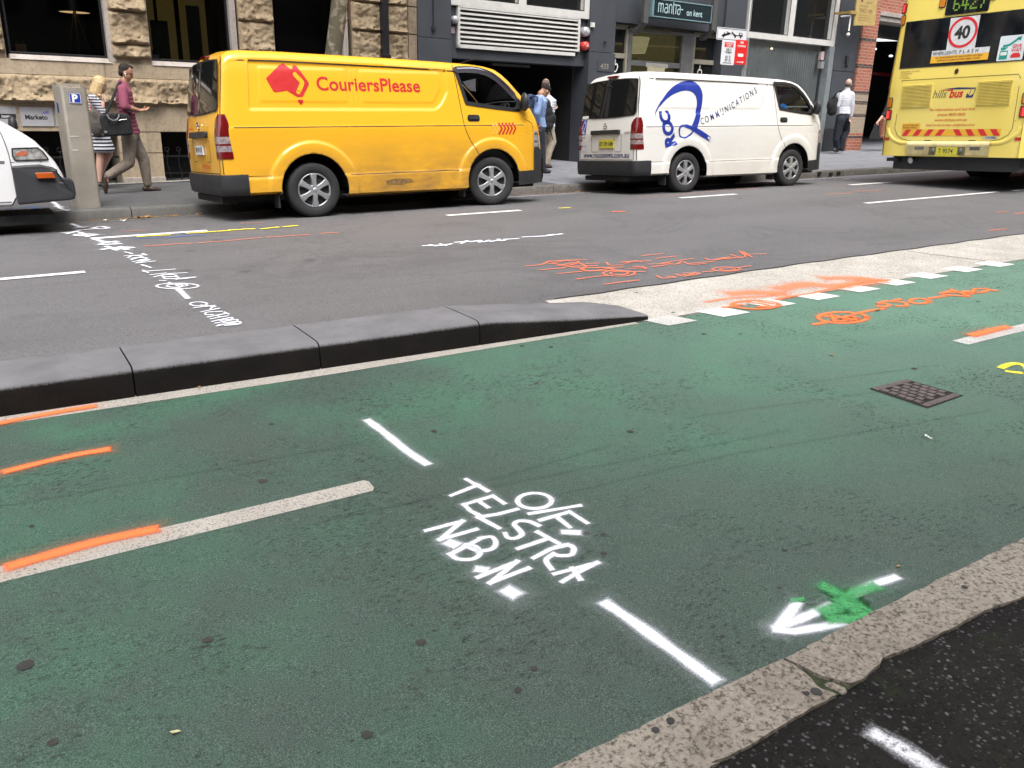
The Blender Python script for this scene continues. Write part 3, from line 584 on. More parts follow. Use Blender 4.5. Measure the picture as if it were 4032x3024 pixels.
# footpath marks near the parking meter
spray('spray_line', 'white sprayed mark on the footpath kerb beside the parking meter', [R1 for R1 in [sc(0, 300, .3618)((565, 1368), (620, 1405), (650, 1440), (735, 1468)), sc(0, 300, .3618)((600, 1420), (680, 1430)), sc(0, 300, .3618)((640, 1470), (735, 1462))]], .10, SWF, group='white sprayed service marks', foot=True, zf=fz)
spray('blue_mark', 'blue sprayed mark on the footpath under the front of the left white van', [sc(0, 300, .3618)((90, 1450), (300, 1432), (520, 1425)), sc(0, 300, .3618)((340, 1430), (370, 1450), (390, 1470)), sc(0, 300, .3618)((340, 1460), (380, 1435))], .08, SB, foot=True, zf=fz)
# gum spots and stains
GUM = simple('old gum', (.052, .050, .048), .7, .5, .2, 30, .3, 80); mb = MB()
def spot(px, py, r, foot=False, lift=.0064, e=1.0):
    r = r * .52; p = G(px, py); pts = [(p[0] + r * (1 + .25 * noise.noise(Vector((math.cos(t) * 1.3 + px, math.sin(t) * 1.3, 0)))) * math.cos(t), p[1] + r * e * (1 + .25 * noise.noise(Vector((math.cos(t) * 1.3 + px, math.sin(t) * 1.3, 4)))) * math.sin(t)) for t in np.linspace(0, 2 * math.pi, 13)[:-1]]
    mb.add([(a, b, gz(a, b) + lift) for a, b in pts], [tuple(range(len(pts)))])
for x, y, r in ((102, 2625, .045), (820, 2525, .03), (1658, 2535, .03), (1035, 1898, .035), (1068, 1674, .025), (1710, 1702, .028), (2482, 1704, .03), (2110, 1514, .025), (2055, 1365, .03), (2170, 1370, .03), (2770, 1318, .03), (3600, 1455, .035), (1445, 2900, .03), (210, 2930, .025), (125, 2076, .018), (3087, 2172, .02), (3068, 2320, .018), (2376, 2184, .022), (2375, 2110, .02), (2310, 2105, .022),
                (2040, 2724, .022), (2105, 2640, .02), (2850, 2330, .014), (2650, 1234, .03), (1865, 1205, .025), (2505, 1155, .03), (3930, 1135, .03), (3850, 1190, .03), (2915, 1318, .025)): spot(x, y, r)
for p, r in ((R3((1028, 928))[0], .029), (R3((200, 1095))[0], .022), (R3((115, 1148))[0], .02), (R3((972, 938))[0], .015), (R3((1870, 330))[0], .018)): spot(*p, r, lift=.0175)
tag(mb.build('gum_spots', GUM, fixn=False), kind='stuff')
# rubber streaks
STK = m_spray('rubber streak', (.02, .025, .024), dens=.15, solid=.1, worn=False); mb = MB()
for a in (((3150, 1513), (3400, 1480), (3700, 1440)), ((1300, 2050), (2300, 1850), (3100, 1700)), ((0, 2000), (700, 1880), (1400, 1750)), ((1600, 1990), (2400, 1760)), ((2700, 1650), (3500, 1540), (4000, 1470)), ((2000, 2000), (2900, 1790), (3900, 1620))):
    ribbon(mb, list(a), .05, .0052, 7, wob=.6)
mb.build('tyre_streaks', STK, smooth=180, fixn=False)['kind'] = 'stuff'
# ------------------------------------------------------------------ vans
def sstep(a, b, x):
    t = min(1, max(0, (x - a) / (b - a))); return t * t * (3 - 2 * t)
def paint_mat(name, c, dirt, dl=.35):
    k = NT(name); v = k.coord(); s_ = k.n('ShaderNodeSeparateXYZ'); k.l(v, s_.inputs[0])
    low = k.math('MULTIPLY', k.math('SUBTRACT', 1.05, s_.outputs[2]), 1.15, True)
    d = k.math('MULTIPLY', low, k.ramp(k.noise(k.coord(.8, 1, 2.2), 2.2, 6, .7), [(.32, .30), (.60, 1)]))
    d = k.math('MULTIPLY', d, k.ramp(k.math('MULTIPLY', s_.outputs[0], .2128), [(.15, .45), (.5, 1), (.72, 1), (.85, .35)]))
    k.base(k.mix(k.math('MULTIPLY', d, dl), k.ramp(k.noise(v, 1.5, 3), [(.3, tuple(x * .96 for x in c)), (.7, c)]), dirt))
    k.rough(k.ramp(d, [(0, .26), (1, .6)])); k.p.inputs['Coat Weight'].default_value = .5; k.p.inputs['Coat Roughness'].default_value = .08
    k.bump(k.noise(v, 3, 3), .02, .01); return k.m
YEL = paint_mat('yellow van paint', (.80, .41, .022), (.27, .145, .035), 1.25)
WHI = paint_mat('white van paint', (.68, .67, .635), (.36, .29, .20), .5)
TRIM = simple('dark trim', (.012, .012, .013), .5); GAP = simple('panel gap', (.03, .022, .012), .8)
BUMP = simple('charcoal bumper plastic', (.018, .019, .022), .55, var=.25, bump=.15, bs=300)
HUB = simple('silver hubcap', (.50, .51, .53), .34, .75, .1); HUBD = simple('dark wheel recess', (.012, .012, .013), .7)
REDL = simple('red lamp lens', (.13, .004, .006), .12, coat=1.0, var=.3, vs=14); CLRL = simple('clear lamp lens', (.26, .21, .22), .15, coat=1.0, var=.5, vs=25); ORL = simple('amber lamp lens', (.40, .075, .01), .2, coat=1)
HEADL = simple('headlamp glass', (.42, .42, .40), .1, .3, .6, 18, coat=1)
CABIN = simple('dark cabin lining', (.045, .047, .05), .8); SEATM = simple('grey seat cloth', (.12, .125, .13), .9)
RED = simple('red signwriting', (.50, .020, .022), .4, var=.05); BLUE = simple('blue signwriting', (.016, .035, .26), .35, var=.12); NAVY = simple('navy signwriting', (.03, .035, .14), .4)
CHROME = simple('chrome', (.7, .7, .72), .12, 1, .05)
def m_glass(name, tint=.16, rough=.03, ior=1.32):
    k = NT(name); k.t.nodes.remove(k.p)
    gl = k.n('ShaderNodeBsdfGlossy'); gl.inputs['Roughness'].default_value = rough; gl.inputs['Color'].default_value = (1, 1, 1, 1)
    tr = k.n('ShaderNodeBsdfTransparent'); tr.inputs['Color'].default_value = (tint, tint, tint * 1.03, 1)
    fr = k.n('ShaderNodeFresnel'); fr.inputs['IOR'].default_value = ior
    mx = k.n('ShaderNodeMixShader'); k.l(fr.outputs[0], mx.inputs[0]); k.l(tr.outputs[0], mx.inputs[1]); k.l(gl.outputs[0], mx.inputs[2]); k.l(mx.outputs[0], k.out.inputs[0]); return k.m
GLASS = m_glass('tinted side glass', .85); GLASSW = m_glass('windscreen glass', .75)
def m_dark_glass():
    k = NT('dark rear glass'); k.base((.010, .011, .011)); k.rough(.03); return k.m
DGLASS = m_dark_glass()
PXW, FXW, ZW, RA = 1.17, 3.74, .345, .425
def sh(z): return .16 * max(0, z - 1.0)
class VanShape:
    def __init__(s, L=4.695, kind='long'):
        s.kind = kind; s.L = L; s.x0 = .09 if kind == 'long' else 0
        if kind == 'long':
            s.zt = ([0, .03, .08, .15, .3, .9, 1.6, 2.3, 3.0, 3.5, 3.73, 3.89, 3.98, 4.08, 4.27, 4.43, 4.55, 4.62, 4.67, 4.695], [1.83, 1.88, 1.915, 1.94, 1.955, 1.955, 1.94, 1.925, 1.905, 1.885, 1.862, 1.825, 1.775, 1.70, 1.52, 1.345, 1.17, .98, .76, .55])
            s.bw = ([0, .02, .05, .1, .2, .5, 3.8, 4.1, 4.35, 4.5, 4.6, 4.66, 4.695], [.79, .815, .832, .843, .8475, .85, .85, .842, .815, .775, .72, .66, .60])
            s.zb = ([0, .75, .8, 3.3, 3.35, 4.695], [.31, .31, .245, .235, .27, .30])
            for t_ in (s.zt, s.bw): t_[0][:] = [x if x > .5 else .09 + x * .41 / .5 for x in t_[0]]
            s.wx = (PXW, FXW)
        else:
            s.zt = ([0, .04, .1, .3, 1.5, 2.75, 3.05, 3.2, 3.35, 3.95, 4.02, 4.10, 4.18, 4.23, 4.26, 4.28], [1.75, 1.82, 1.87, 1.90, 1.90, 1.86, 1.80, 1.70, 1.56, 1.14, 1.08, .98, .86, .74, .6, .5])
            s.bw = ([0, .02, .05, .1, .2, 3.4, 3.8, 4.0, 4.12, 4.2, 4.25, 4.28], [.78, .80, .82, .83, .84, .84, .83, .81, .78, .74, .69, .64])
            s.zb = ([0, 3.70, 3.76, 4.3], [.41, .41, .50, .50]); s.wx = (.85, 3.15)
    def ZT(s, x): return float(np.interp(x, *s.zt))
    def ZB(s, x): return float(np.interp(x, *s.zb))
    def BW(s, x): return float(np.interp(x, *s.bw))
    def rc(s, x): return min(.13, (s.ZT(x) - s.ZB(x)) * .3)
    def tum(s, z): return .135 * max(0, z - 1.08) + .35 * max(0, z - 1.66) ** 2
    def disp(s, x, z):
        if s.kind != 'long': return .0
        d = 0.0
        for wx in s.wx:
            r = math.hypot(x - wx, z - ZW); 
            if z > .2: d += .022 * (1 - sstep(.545, .585, r)) - .006 * (1 - sstep(.43, .50, r))
        # long belt crease and rocker step
        d += .006 * (1 - sstep(1.075, 1.095, z)) if x < 4.3 else .0
        d += .014 * (1 - sstep(.485, .525, z)) * sstep(.3, .36, x) * (1 - sstep(4.05, 4.12, x))
        # sunk upper panel with round corners
        fx = lambda a, b: sstep(a, a + .02, x) * (1 - sstep(b - .02, b, x))
        zl = 1.275 + .55 * max(0, (x - 2.85) / .22) ** 2 * .35; zh = 1.845 - .012 * x
        d -= .016 * fx(.43, 3.10) * sstep(zl, zl + .028, z) * (1 - sstep(zh - .03, zh, z))
        ins = lambda a, b, c, e: sstep(a, a + .018, x) * (1 - sstep(b - .018, b, x)) * sstep(c, c + .018, z) * (1 - sstep(e - .018, e, z))
        d += .007 * (ins(.56, 1.70, 1.365, 1.775) + ins(1.88, 3.0 - max(0, 1.55 - z) * .7, 1.365, 1.765)) + .006 * (ins(1.75, 1.785, 1.36, 1.77) + ins(1.80, 1.835, 1.36, 1.77))
        return d
    def side(s, x, z, off=0.0, sgn=-1):
        q = x
        for _ in range(4): q = x - sh(z) * max(0, 1 - (q - s.x0) / 1.2)
        q = min(max(q, s.x0), s.L); return (x, sgn * (s.BW(q) - s.tum(z) + s.disp(q, z) + off), z)
def build_van(root, V, paint, win=None):
    """body shell: stations along x, rings round the section"""
    xs = sorted(set([round(x, 4) for x in list(np.linspace(V.x0, V.x0 + .1, 8)) + list(np.arange(V.x0 + .11, V.L - .3, .0165)) + list(np.linspace(V.L - .3, V.L, 24))]))
    NZ, NC, NR = 92, 7, 10; rings = []
    for q in xs:
        zb, zt, rc, b = V.ZB(q), V.ZT(q), V.rc(q), V.BW(q); zs = zt - rc; half = []
        for i in range(4): half.append((-(b - .05) * i / 4, zb))
        half.append((-(b - .05), zb))
        zlev = [zb + .03 + (zs - zb - .03) * i / NZ for i in range(NZ + 1)]
        for z in zlev: half.append((-(b - V.tum(z) + V.disp(q, z)), z))
        yc = b - V.tum(zs) - rc
        for a in np.linspace(0, math.pi / 2, NC + 1)[1:]: half.append((-(yc + rc * math.cos(a)), zs + rc * math.sin(a) ** 1.0))
        for i in range(1, NR + 1):
            y = yc * (1 - i / NR); half.append((-y, zt + .030 * (1 - (y / max(yc, .01)) ** 2) * min(1, (zt - zb))))
        ring = half + [(-y, z) for y, z in reversed(half[1:-1])]
        k = max(0, 1 - (q - V.x0) / 1.2); rr = []
        for y, z in ring:
            x = q + sh(z) * k
            for wx in V.wx:      # snap to the wheel arch
                r = math.hypot(x - wx, z - ZW)
                if abs(y) > .5 and RA - .021 < r < RA + .009: x = wx + (x - wx) * RA / r; z = ZW + (z - ZW) * RA / r
            rr.append((x, y, z))
        rings.append(rr)
    n = len(rings[0]); vs = [p for r in rings for p in r]; fs = []; gl = []
    def inside(px, pz, poly):
        c = False; j = len(poly) - 1
        for i in range(len(poly)):
            if (poly[i][1] > pz) != (poly[j][1] > pz) and px < (poly[j][0] - poly[i][0]) * (pz - poly[i][1]) / (poly[j][1] - poly[i][1]) + poly[i][0]: c = not c
            j = i
        return c
    for j in range(len(xs) - 1):
        for i in range(n):
            f = (j * n + i, j * n + (i + 1) % n, (j + 1) * n + (i + 1) % n, (j + 1) * n + i)
            cx = sum(vs[a][0] for a in f) / 4; cy = sum(vs[a][1] for a in f) / 4; cz = sum(vs[a][2] for a in f) / 4
            if abs(cy) > .42 and any(math.hypot(cx - wx, cz - ZW) < RA - .005 for wx in V.wx): continue
            if win and abs(cy) > .6 and inside(cx, cz, win): gl.append(f); continue
            if V.kind == 'long' and 4.03 < cx < 4.38 and abs(cy) < .57 and cz > 1.30: continue
            fs.append(f)
    # rear face as rings shrinking to the middle
    base = len(vs); N = 9; prev = list(range(n)); cz0 = 1.1
    for k_ in range(1, N + 1):
        t = 1 - k_ / (N + .3); cur = []
        for i in range(n):
            _, y, z = rings[0][i]; y2, z2 = y * t, cz0 + (z - cz0) * t
            vs.append((V.x0 + sh(z2) - .035 * (1 - (abs(y2) / .8) ** 2.5), y2, z2)); cur.append(len(vs) - 1)
        for i in range(n): fs.append((prev[(i + 1) % n], prev[i], cur[i], cur[(i + 1) % n]))
        prev = cur
    fs.append(tuple(prev)); fs.append(tuple((len(xs) - 1) * n + i for i in range(n)))
    mb = MB(); mb.add(vs, fs); body = mb.build('body', [paint, CABIN], root, smooth=38)
    pf_ = [p for p in body.data.polygons if p.center.y < -.7 and .6 < p.center.z < 1.0 and 1.7 < p.center.x < 2.8]
    if sum(p.normal.y for p in pf_) > 0: body.data.flip_normals()
    so = body.modifiers.new('thickness', 'SOLIDIFY'); so.thickness = .018; so.offset = -1; so.material_offset = 1; so.material_offset_rim = 1; so.use_rim = True
    # drop loose vertices
    bm = bmesh.new(); bm.from_mesh(body.data); bmesh.ops.delete(bm, geom=[v for v in bm.verts if not v.link_faces], context='VERTS'); bmesh.ops.remove_doubles(bm, verts=bm.verts, dist=.0045); bmesh.ops.dissolve_degenerate(bm, edges=bm.edges, dist=.0005); bm.to_mesh(body.data); bm.free()
    return body, (vs, gl)
X0 = .09
def rearp(y, z, off=0.0):
    return (X0 + sh(z) - .035 * (1 - (min(.8, abs(y)) / .8) ** 2.5) - off - .002, y, z)
def corner_path(V):
    pts = [(V.x0 - .001, .60), (V.x0 - .001, .70), (V.x0, .775)] + [(V.x0 + q, V.BW(V.x0 + q)) for q in (.008, .016, .03, .04, .06, .08, .12, .16, .25, .35, .45)]
    P = [np.array(p) for p in pts]; L = [0]
    for a, b in zip(P[:-1], P[1:]): L.append(L[-1] + float(np.linalg.norm(b - a)))
    c = L[2]; return P, [l - c for l in L]
def cornerp(V, s_, z, off, sgn=-1):
    P, L = corner_path(V); i = max(0, min(len(P) - 2, int(np.searchsorted(L, s_)) - 1)); t = (s_ - L[i]) / (L[i + 1] - L[i]); p = P[i] + (P[i + 1] - P[i]) * t
    a, b = P[i], P[i + 1]; d = (b - a) / np.linalg.norm(b - a); nn = np.array([-d[1], d[0]])
    if i <= 2: nn = np.array([-1.0, .0]) * (1 - max(0, min(1, (s_ + .03) / .06))) + np.array([-.6, .8]) * max(0, min(1, (s_ + .03) / .06)); nn /= np.linalg.norm(nn)
    p = p + nn * off; y = p[1] - V.tum(z); x = p[0] + sh(z) * max(0, 1 - (p[0] - V.x0) / 1.2)
    return (x, sgn * y, z)
def wheel(root, x, y, steer=0.0, R=.332, hub=.207, W=.19, sgn=-1):
    w_ = bpy.data.objects.new('wheel', None); COL.objects.link(w_); w_.parent = root; w_.location = (x, y, R); w_.rotation_euler = (0, 0, steer)
    mb = MB(); h = W / 2
    pr = [(hub - .005, -h * .72), (hub + .012, -h * .93), (hub + .05, -h * 1.0), (R - .045, -h * 1.0), (R - .018, -h * .93), (R - .003, -h * .72), (R, -h * .4), (R, h * .4), (R - .003, h * .72), (R - .02, h * .95), (hub, h * .9)]
    if sgn > 0: pr = [(r, -a) for r, a in pr]
    mb.lathe(pr, n=56); mb.build('tyre', RUBBER, w_, smooth=60)
    mb = MB(); f = -h * .80 if sgn < 0 else h * .80; e = -1 if sgn < 0 else 1
    mb.lathe([(0.0, f - e * .035), (hub * .93, f - e * .035), (hub * .95, f - e * .02), (hub, f - e * .01)], n=48); mb.build('rim', HUBD, w_, smooth=40)
    mb = MB(); mb.lathe([(hub * .915, f - e * .02), (hub * .93, f + e * .006), (hub * .985, f + e * .010), (hub * 1.01, f + e * .002), (hub * 1.01, f - e * .02)], n=48)
    for k in range(6):
        a = math.radians(60 * k + 30); c, s_ = math.cos(a), math.sin(a)
        def pt(r, t, y): return (r * c - t * s_, y, r * s_ + t * c)
        o = f + e * .012; i0 = f - e * .03
        out = [(.035, -.030), (hub * .55, -.026), (hub * .93, -.040), (hub * .93, .040), (hub * .55, .026), (.035, .030)]
        mb.prism(out, lambda r, t: pt(r, t, o + e * .012 * (1 - r / hub)), lambda r, t: pt(r, t * 1.1, i0))
    mb.lathe([(0, f + e * .030), (.022, f + e * .030), (.028, f + e * .022), (.055, f + e * .020), (.068, f + e * .008), (.07, f - e * .03)], n=28)
    mb.build('hubcap', HUB, w_, smooth=35, bevel=.003); return w_
def dens(pts, k=10):
    o = []
    for a, b in zip(pts[:-1], pts[1:]): o += [(a[0] + (b[0] - a[0]) * i / k, a[1] + (b[1] - a[1]) * i / k) for i in range(k)]
    return o + [pts[-1]]
def gasket(mb, poly, fn, w): line(mb, dens(poly + poly[:1]), w, fn)
WIN_P = [(3.235, 1.815), (3.52, 1.812), (3.70, 1.785), (3.83, 1.735), (3.97, 1.635), (4.10, 1.515), (4.175, 1.42), (4.20, 1.285), (3.76, 1.325), (3.36, 1.375), (3.30, 1.60)]
def common_van(root, V, paint, lamp_kind=0, steer=0.0):
    body, (vs, gl) = build_van(root, V, paint, WIN_P)
    mb = MB(); ids = sorted({a for f in gl for a in f}); ix = {a: i for i, a in enumerate(ids)}
    mb.add([(vs[a][0], vs[a][1] * .992, vs[a][2]) for a in ids], [tuple(ix[a] for a in f) for f in gl]); wn = mb.build('window', GLASS, root, smooth=180)
    mb = MB()
    for sg in (-1, 1):
        gasket(mb, WIN_P, lambda a, b: V.side(a, b, .009, sg), .05)
    mb.build('window_seal', TRIM, wn)
    # windscreen laid on the slanting nose
    mb = MB(); n = 10
    mb.grid(14, n, lambda i, j: (lambda x: (x, -.60 + 1.2 * i / 13, V.ZT(x) + .030 * (1 - ((-.60 + 1.2 * i / 13) / .66) ** 2) * (V.ZT(x) - .3) + .004))(4.0 + .36 * j / (n - 1))); mb.build('windscreen', GLASSW, root, smooth=180)
    # door: outline gaps, handle
    mb = MB(); F = lambda a, b: V.side(a, b, .0025)
    line(mb, catmull([(3.205, 1.86), (3.235, 1.60), (3.27, 1.30), (3.30, 1.07), (3.36, .93), (3.46, .76), (3.50, .70)], 6), .009, F)
    line(mb, [(x, 1.085) for x in np.arange(.26, 4.30, .04)], .009, F); line(mb, [(x, V.ZT(x) - .118 + .0 * x) for x in np.arange(.30, 3.7, .06)], .016, F)
    line(mb, [(x, .505) for x in np.arange(1.63, 3.2, .06)], .007, F)
    line(mb, catmull([(4.30, 1.16), (4.42, 1.10), (4.44, 1.0)], 6), .008, F); line(mb, [(.10, .56), (.3, .555), (.36, .53), (.74, .525)], .006, F)
    line(mb, [(X0 + .013 + sh(z), z) for z in np.arange(.56, 1.90, .06)], .008, F)
    mb.build('panel_gap', GAP, root)
    mb = MB(); patch(mb, rrect(3.355, 3.545, 1.135, 1.225, .035), lambda a, b: V.side(a, b, .003), .04); patch(mb, rrect(3.37, 3.53, 1.165, 1.21, .02), lambda a, b: V.side(a, b, .022), .04)
    mb.build('door_handle', BLACK, root)
    # mirror
    mb = MB(); c = V.side(4.30, 1.40, 0); mb.ell((c[0] - .07, c[1] - .13, 1.39), (.05, .080, .125), n=20, m=14); mb.tube([(c[0] - .10, c[1] + .01, 1.32), (c[0] - .02, c[1] - .06, 1.32), (c[0] + .01, c[1] - .13, 1.34)], [.035, .03, .028]); mb.prism([(c[0] - .17, 1.30), (c[0] - .02, 1.29), (c[0] - .10, 1.44)], lambda a, b: V.side(a, b, .03), lambda a, b: V.side(a, b, .0))
    mb.build('mirror', BLACK, root, smooth=50)
    # tail lamps on both rear corners
    for sg in (-1, 1):
        tl = bpy.data.objects.new('tail_lamp', None); COL.objects.link(tl); tl.parent = root
        def lampcol(z0, z1, mat, nm, off):
            mb = MB(); nu, nv = 12, max(3, int((z1 - z0) / .03) + 2)
            def fn(i, j):
                z = z0 + (z1 - z0) * j / (nv - 1); top = max(0, (z - 1.10) / .135); sa = -.115 + .115 * min(1, top) ** 2.2; sb = .185 - .03 * min(1, top) ** 2 - .06 * max(0, (z - .75) / .5); s_ = sa + (sb - sa) * i / (nu - 1)
                edge = 0 if (0 < i < nu - 1) else -off * .9
                return cornerp(V, s_, z, off + edge, sg)
            mb.grid(nu, nv, fn); mb.build(nm, mat, tl, smooth=60)
        lampcol(.985, 1.235, REDL, 'red_lens', .014); lampcol(.905, .985, CLRL, 'clear_lens', .013); lampcol(.885, .905, REDL, 'red_lens', .015); lampcol(.815, .885, CLRL, 'clear_lens', .013); lampcol(.735, .815, REDL, 'red_lens', .014)
    # bumpers
    mb = MB()
    def rb(i, j):
        zz = [.555, .55, .50, .40, .33, .31][j]; of = [.0, .032, .038, .036, .028, .0][j]; s_ = i / 39
        if s_ < .30: p = cornerp(V, .31 - (.31 + .17) * s_ / .30, zz, of, -1)
        elif s_ > .70: p = cornerp(V, .31 - (.31 + .17) * (1 - s_) / .30, zz, of, 1)
        else:
            y = -.60 + 1.2 * (s_ - .30) / .40; p = (V.x0 - of - .02 * (1 - (y / .6) ** 2), y, zz)
        return p
    mb.grid(40, 6, rb); mb.build('rear_bumper', BUMP, root, smooth=50)
    mb = MB()
    for sg in (-1, 1):
        pol = [(4.13, .262), (4.135, .455), (4.44, .46), (4.445, .775), (4.56, .775), (4.64, .70), (4.69, .56), (4.695, .36), (4.66, .28)]
        patch(mb, pol, lambda a, b: V.side(min(a, 4.69), b, .02, sg), .04)
    mb.grid(12, 5, lambda i, j: (4.705 + .02 * (j in (1, 2, 3)), -.62 + 1.24 * i / 11, [.28, .36, .48, .58, .66][j])); mb.build('front_bumper', BUMP, root, smooth=50)
    for sg in (-1, 1):
        mb = MB(); patch(mb, [(4.445, .785), (4.45, 1.005), (4.53, .995), (4.575, .90), (4.585, .785)], lambda a, b: V.side(a, b, .008, sg), .03); hl = mb.build('headlamp', HEADL, root)
        mb = MB(); 
        for zz in (.965, .86): patch(mb, rrect(4.46, 4.555, zz - .012, zz + .012, .01), lambda a, b: V.side(a, b, .012, sg), .05)
        mb.build('reflector', CHROME, hl)
    # wheel wells, floor, axle
    mb = MB()
    for wx in V.wx:
        for sg in (-1, 1):
            mb.grid(22, 2, lambda i, j: (lambda a: (wx + (RA + .006) * math.cos(a), sg * (.835 if j == 0 else .50), max(.26, ZW + (RA + .006) * math.sin(a))))(math.pi * i / 21))
            mb.add([(wx + (RA + .006) * math.cos(a), sg * .50, max(.24, ZW + (RA + .006) * math.sin(a))) for a in np.linspace(0, math.pi, 22)], [tuple(range(22))])
    mb.build('wheel_well', simple('sooty wheel well', (.006, .006, .006), 1.0, spec=.1), root)
    mb = MB(); mb.box(.1, 4.55, -.62, .62, .22, .30); mb.cone((PXW, -.7, .33), .05, (PXW, .7, .33), .05); mb.box(.35, .9, -.3, .3, .17, .3); mb.box(2.0, 2.6, .1, .5, .18, .3)
    mb.build('underbody', simple('sooty underbody', (.008, .008, .008), .9), root)
    mb = MB()
    for wx in (PXW - .455, FXW - .465):
        for sg in (-1, 1): mb.box(wx - .008, wx + .008, sg * .66 if sg > 0 else -.835, .835 if sg > 0 else -.66, .14, .36)
    mb.build('mudflap', RUBBER, root)
    for x, st in ((PXW, 0), (FXW, steer)):
        wheel(root, x, -.735, st, sgn=-1); wheel(root, x, .735, st, sgn=1)
    # cabin
    for sg in (-1, 1):
        st = bpy.data.objects.new('seat', None); COL.objects.link(st); st.parent = root
        mb = MB(); mb.box(3.50, 3.95, sg * .40 - .24, sg * .40 + .24, .85, 1.02); mb.build('cushion', SEATM, st, bevel=.04)
        mb = MB(); mb.prism([(3.42, 1.0), (3.56, 1.0), (3.44, 1.50), (3.34, 1.50)], lambda a, b: (a, sg * .40 - .23, b), lambda a, b: (a, sg * .40 + .23, b)); mb.build('backrest', SEATM, st, bevel=.03)
        mb = MB(); mb.box(3.32, 3.40, sg * .40 - .13, sg * .40 + .13, 1.54, 1.70); mb.build('headrest', SEATM, st, bevel=.03)
    mb = MB(); mb.prism([(4.16, 1.14), (4.26, 1.22), (4.42, 1.14), (4.42, .6), (4.16, .6)], lambda a, b: (a, -.72, b), lambda a, b: (a, .72, b)); mb.box(2.86, 2.9, -.72, .72, .5, 1.80); mb.box(2.9, 4.4, -.72, .72, .5, .85); mb.build('dashboard', CABIN, root)
    sw = MB(); M = Matrix.Rotation(math.radians(-38), 3, 'Y'); cc = Vector((4.10, -.40, 1.27))
    sw.tube([cc + M @ Vector((.19 * math.cos(a), .19 * math.sin(a), 0)) for a in np.linspace(0, 2 * math.pi, 25)], .014, 8); sw.tube([cc + M @ Vector((-.18, 0, 0)), cc + M @ Vector((0, 0, -.03)), cc + M @ Vector((.18, 0, 0))], .015); sw.tube([cc, cc + M @ Vector((0, 0, -.3))], .03)
    sw.build('steering_wheel', simple('grey wheel rim', (.20, .21, .22), .5), root, smooth=60)
    # rear window, garnish, plate recess, wiper, high brake lamp
    mb = MB(); rw = [(-.735, 1.845), (-.40, 1.868), (0, 1.874), (.40, 1.868), (.735, 1.845), (.765, 1.60), (.79, 1.33), (.76, 1.285), (.30, 1.262), (0, 1.26), (-.30, 1.262), (-.76, 1.285), (-.79, 1.33), (-.765, 1.60)]
    q_ = lambda o: (lambda a, b: rearp(a, b, o))
    rr_ = [(a * .945, 1.26 + (b - 1.26) * .955 + .004) for a, b in rw]
    patch(mb, rr_, q_(.010), .06); mb.build('rear_window', DGLASS, root, smooth=180)
    mb = MB(); gasket(mb, rr_, q_(.008), .035); mb.build('rear_window_seal', TRIM, root)
    mb = MB(); mb.prism(rrect(-.43, .36, .985, 1.055, .02), q_(.04), q_(0)); mb.build('tailgate_handle', BLACK, root, bevel=.005)
    mb = MB(); line(mb, rrect(-.46, .37, .70, .985, .03) + [rrect(-.46, .37, .70, .985, .03)[0]], .008, q_(.002)); line(mb, [(-.765, z) for z in np.arange(.57, 1.86, .05)], .009, q_(.003)); line(mb, [(.765, z) for z in np.arange(.57, 1.86, .05)], .009, q_(.003)); line(mb, [(y, .568) for y in np.arange(-.75, .76, .05)], .010, q_(.003)); mb.build('tailgate_gap', GAP, root)
    mb = MB(); mb.prism(rrect(-.135, .135, 1.893, 1.925, .012), lambda a, b: (X0 + sh(b) + .035, a, b), lambda a, b: (X0 + sh(b) - .028, a, b)); mb.build('brake_lamp', REDL, root)
    mb = MB(); mb.tube([rearp(.02, 1.88, .03), rearp(.03, 1.78, .03), rearp(-.10, 1.74, .022)], .008, 6); mb.build('wiper', TRIM, root)
    mb = MB(); mb.lathe([(.030, 0), (.043, 0), (.043, .008), (.030, .008)], n=30); 
    mb.lathe([(.0, 0), (.0, 0)], n=3); e = mb.build('emblem', CHROME, root, smooth=50); e.location = rearp(-.02, 1.125, .012); e.rotation_euler = (0, 0, math.radians(90)); e.scale = (1.25, 1, 1)
    mb = MB(); mb.tube([(.032 * math.cos(t), .004, .018 * math.sin(t) + .010) for t in np.linspace(0, 2 * math.pi, 16)], .004, 6); mb.tube([(.014 * math.cos(t), .004, .036 * math.sin(t)) for t in np.linspace(0, 2 * math.pi, 16)], .004, 6)
    mb.build('emblem_ring', CHROME, e, smooth=60)
def plate(root, y0, y1, z0, z1, text, fg, bgc, x_fn, size):
    p = MB(); p.prism(rrect(y0, y1, z0, z1, .01), lambda a, b: x_fn(a, b, .022), lambda a, b: x_fn(a, b, .002)); po = p.build('number_plate', bgc, root)
    t = MB(); cy = (y0 + y1) / 2; w_ = abs(y1 - y0)
    put_text(t, text, lambda a, b: x_fn(cy - a, z0 + (z1 - z0) * .25 + b, .0235), size, align='CENTER', bold=.012 * size, xs=.92); t.build('plate_lettering', fg, po, fixn=False)
VS = VanShape()
def van_root(name, label, cat, rear_px, yaw, roll, k, dx):
    a = G(*rear_px); R = rot3(yaw, -.018, roll); off = R @ Vector((PXW - dx, -.83, 0)) * k
    return thing(name, label, cat, mat4(Vector(a) - off, R, k))
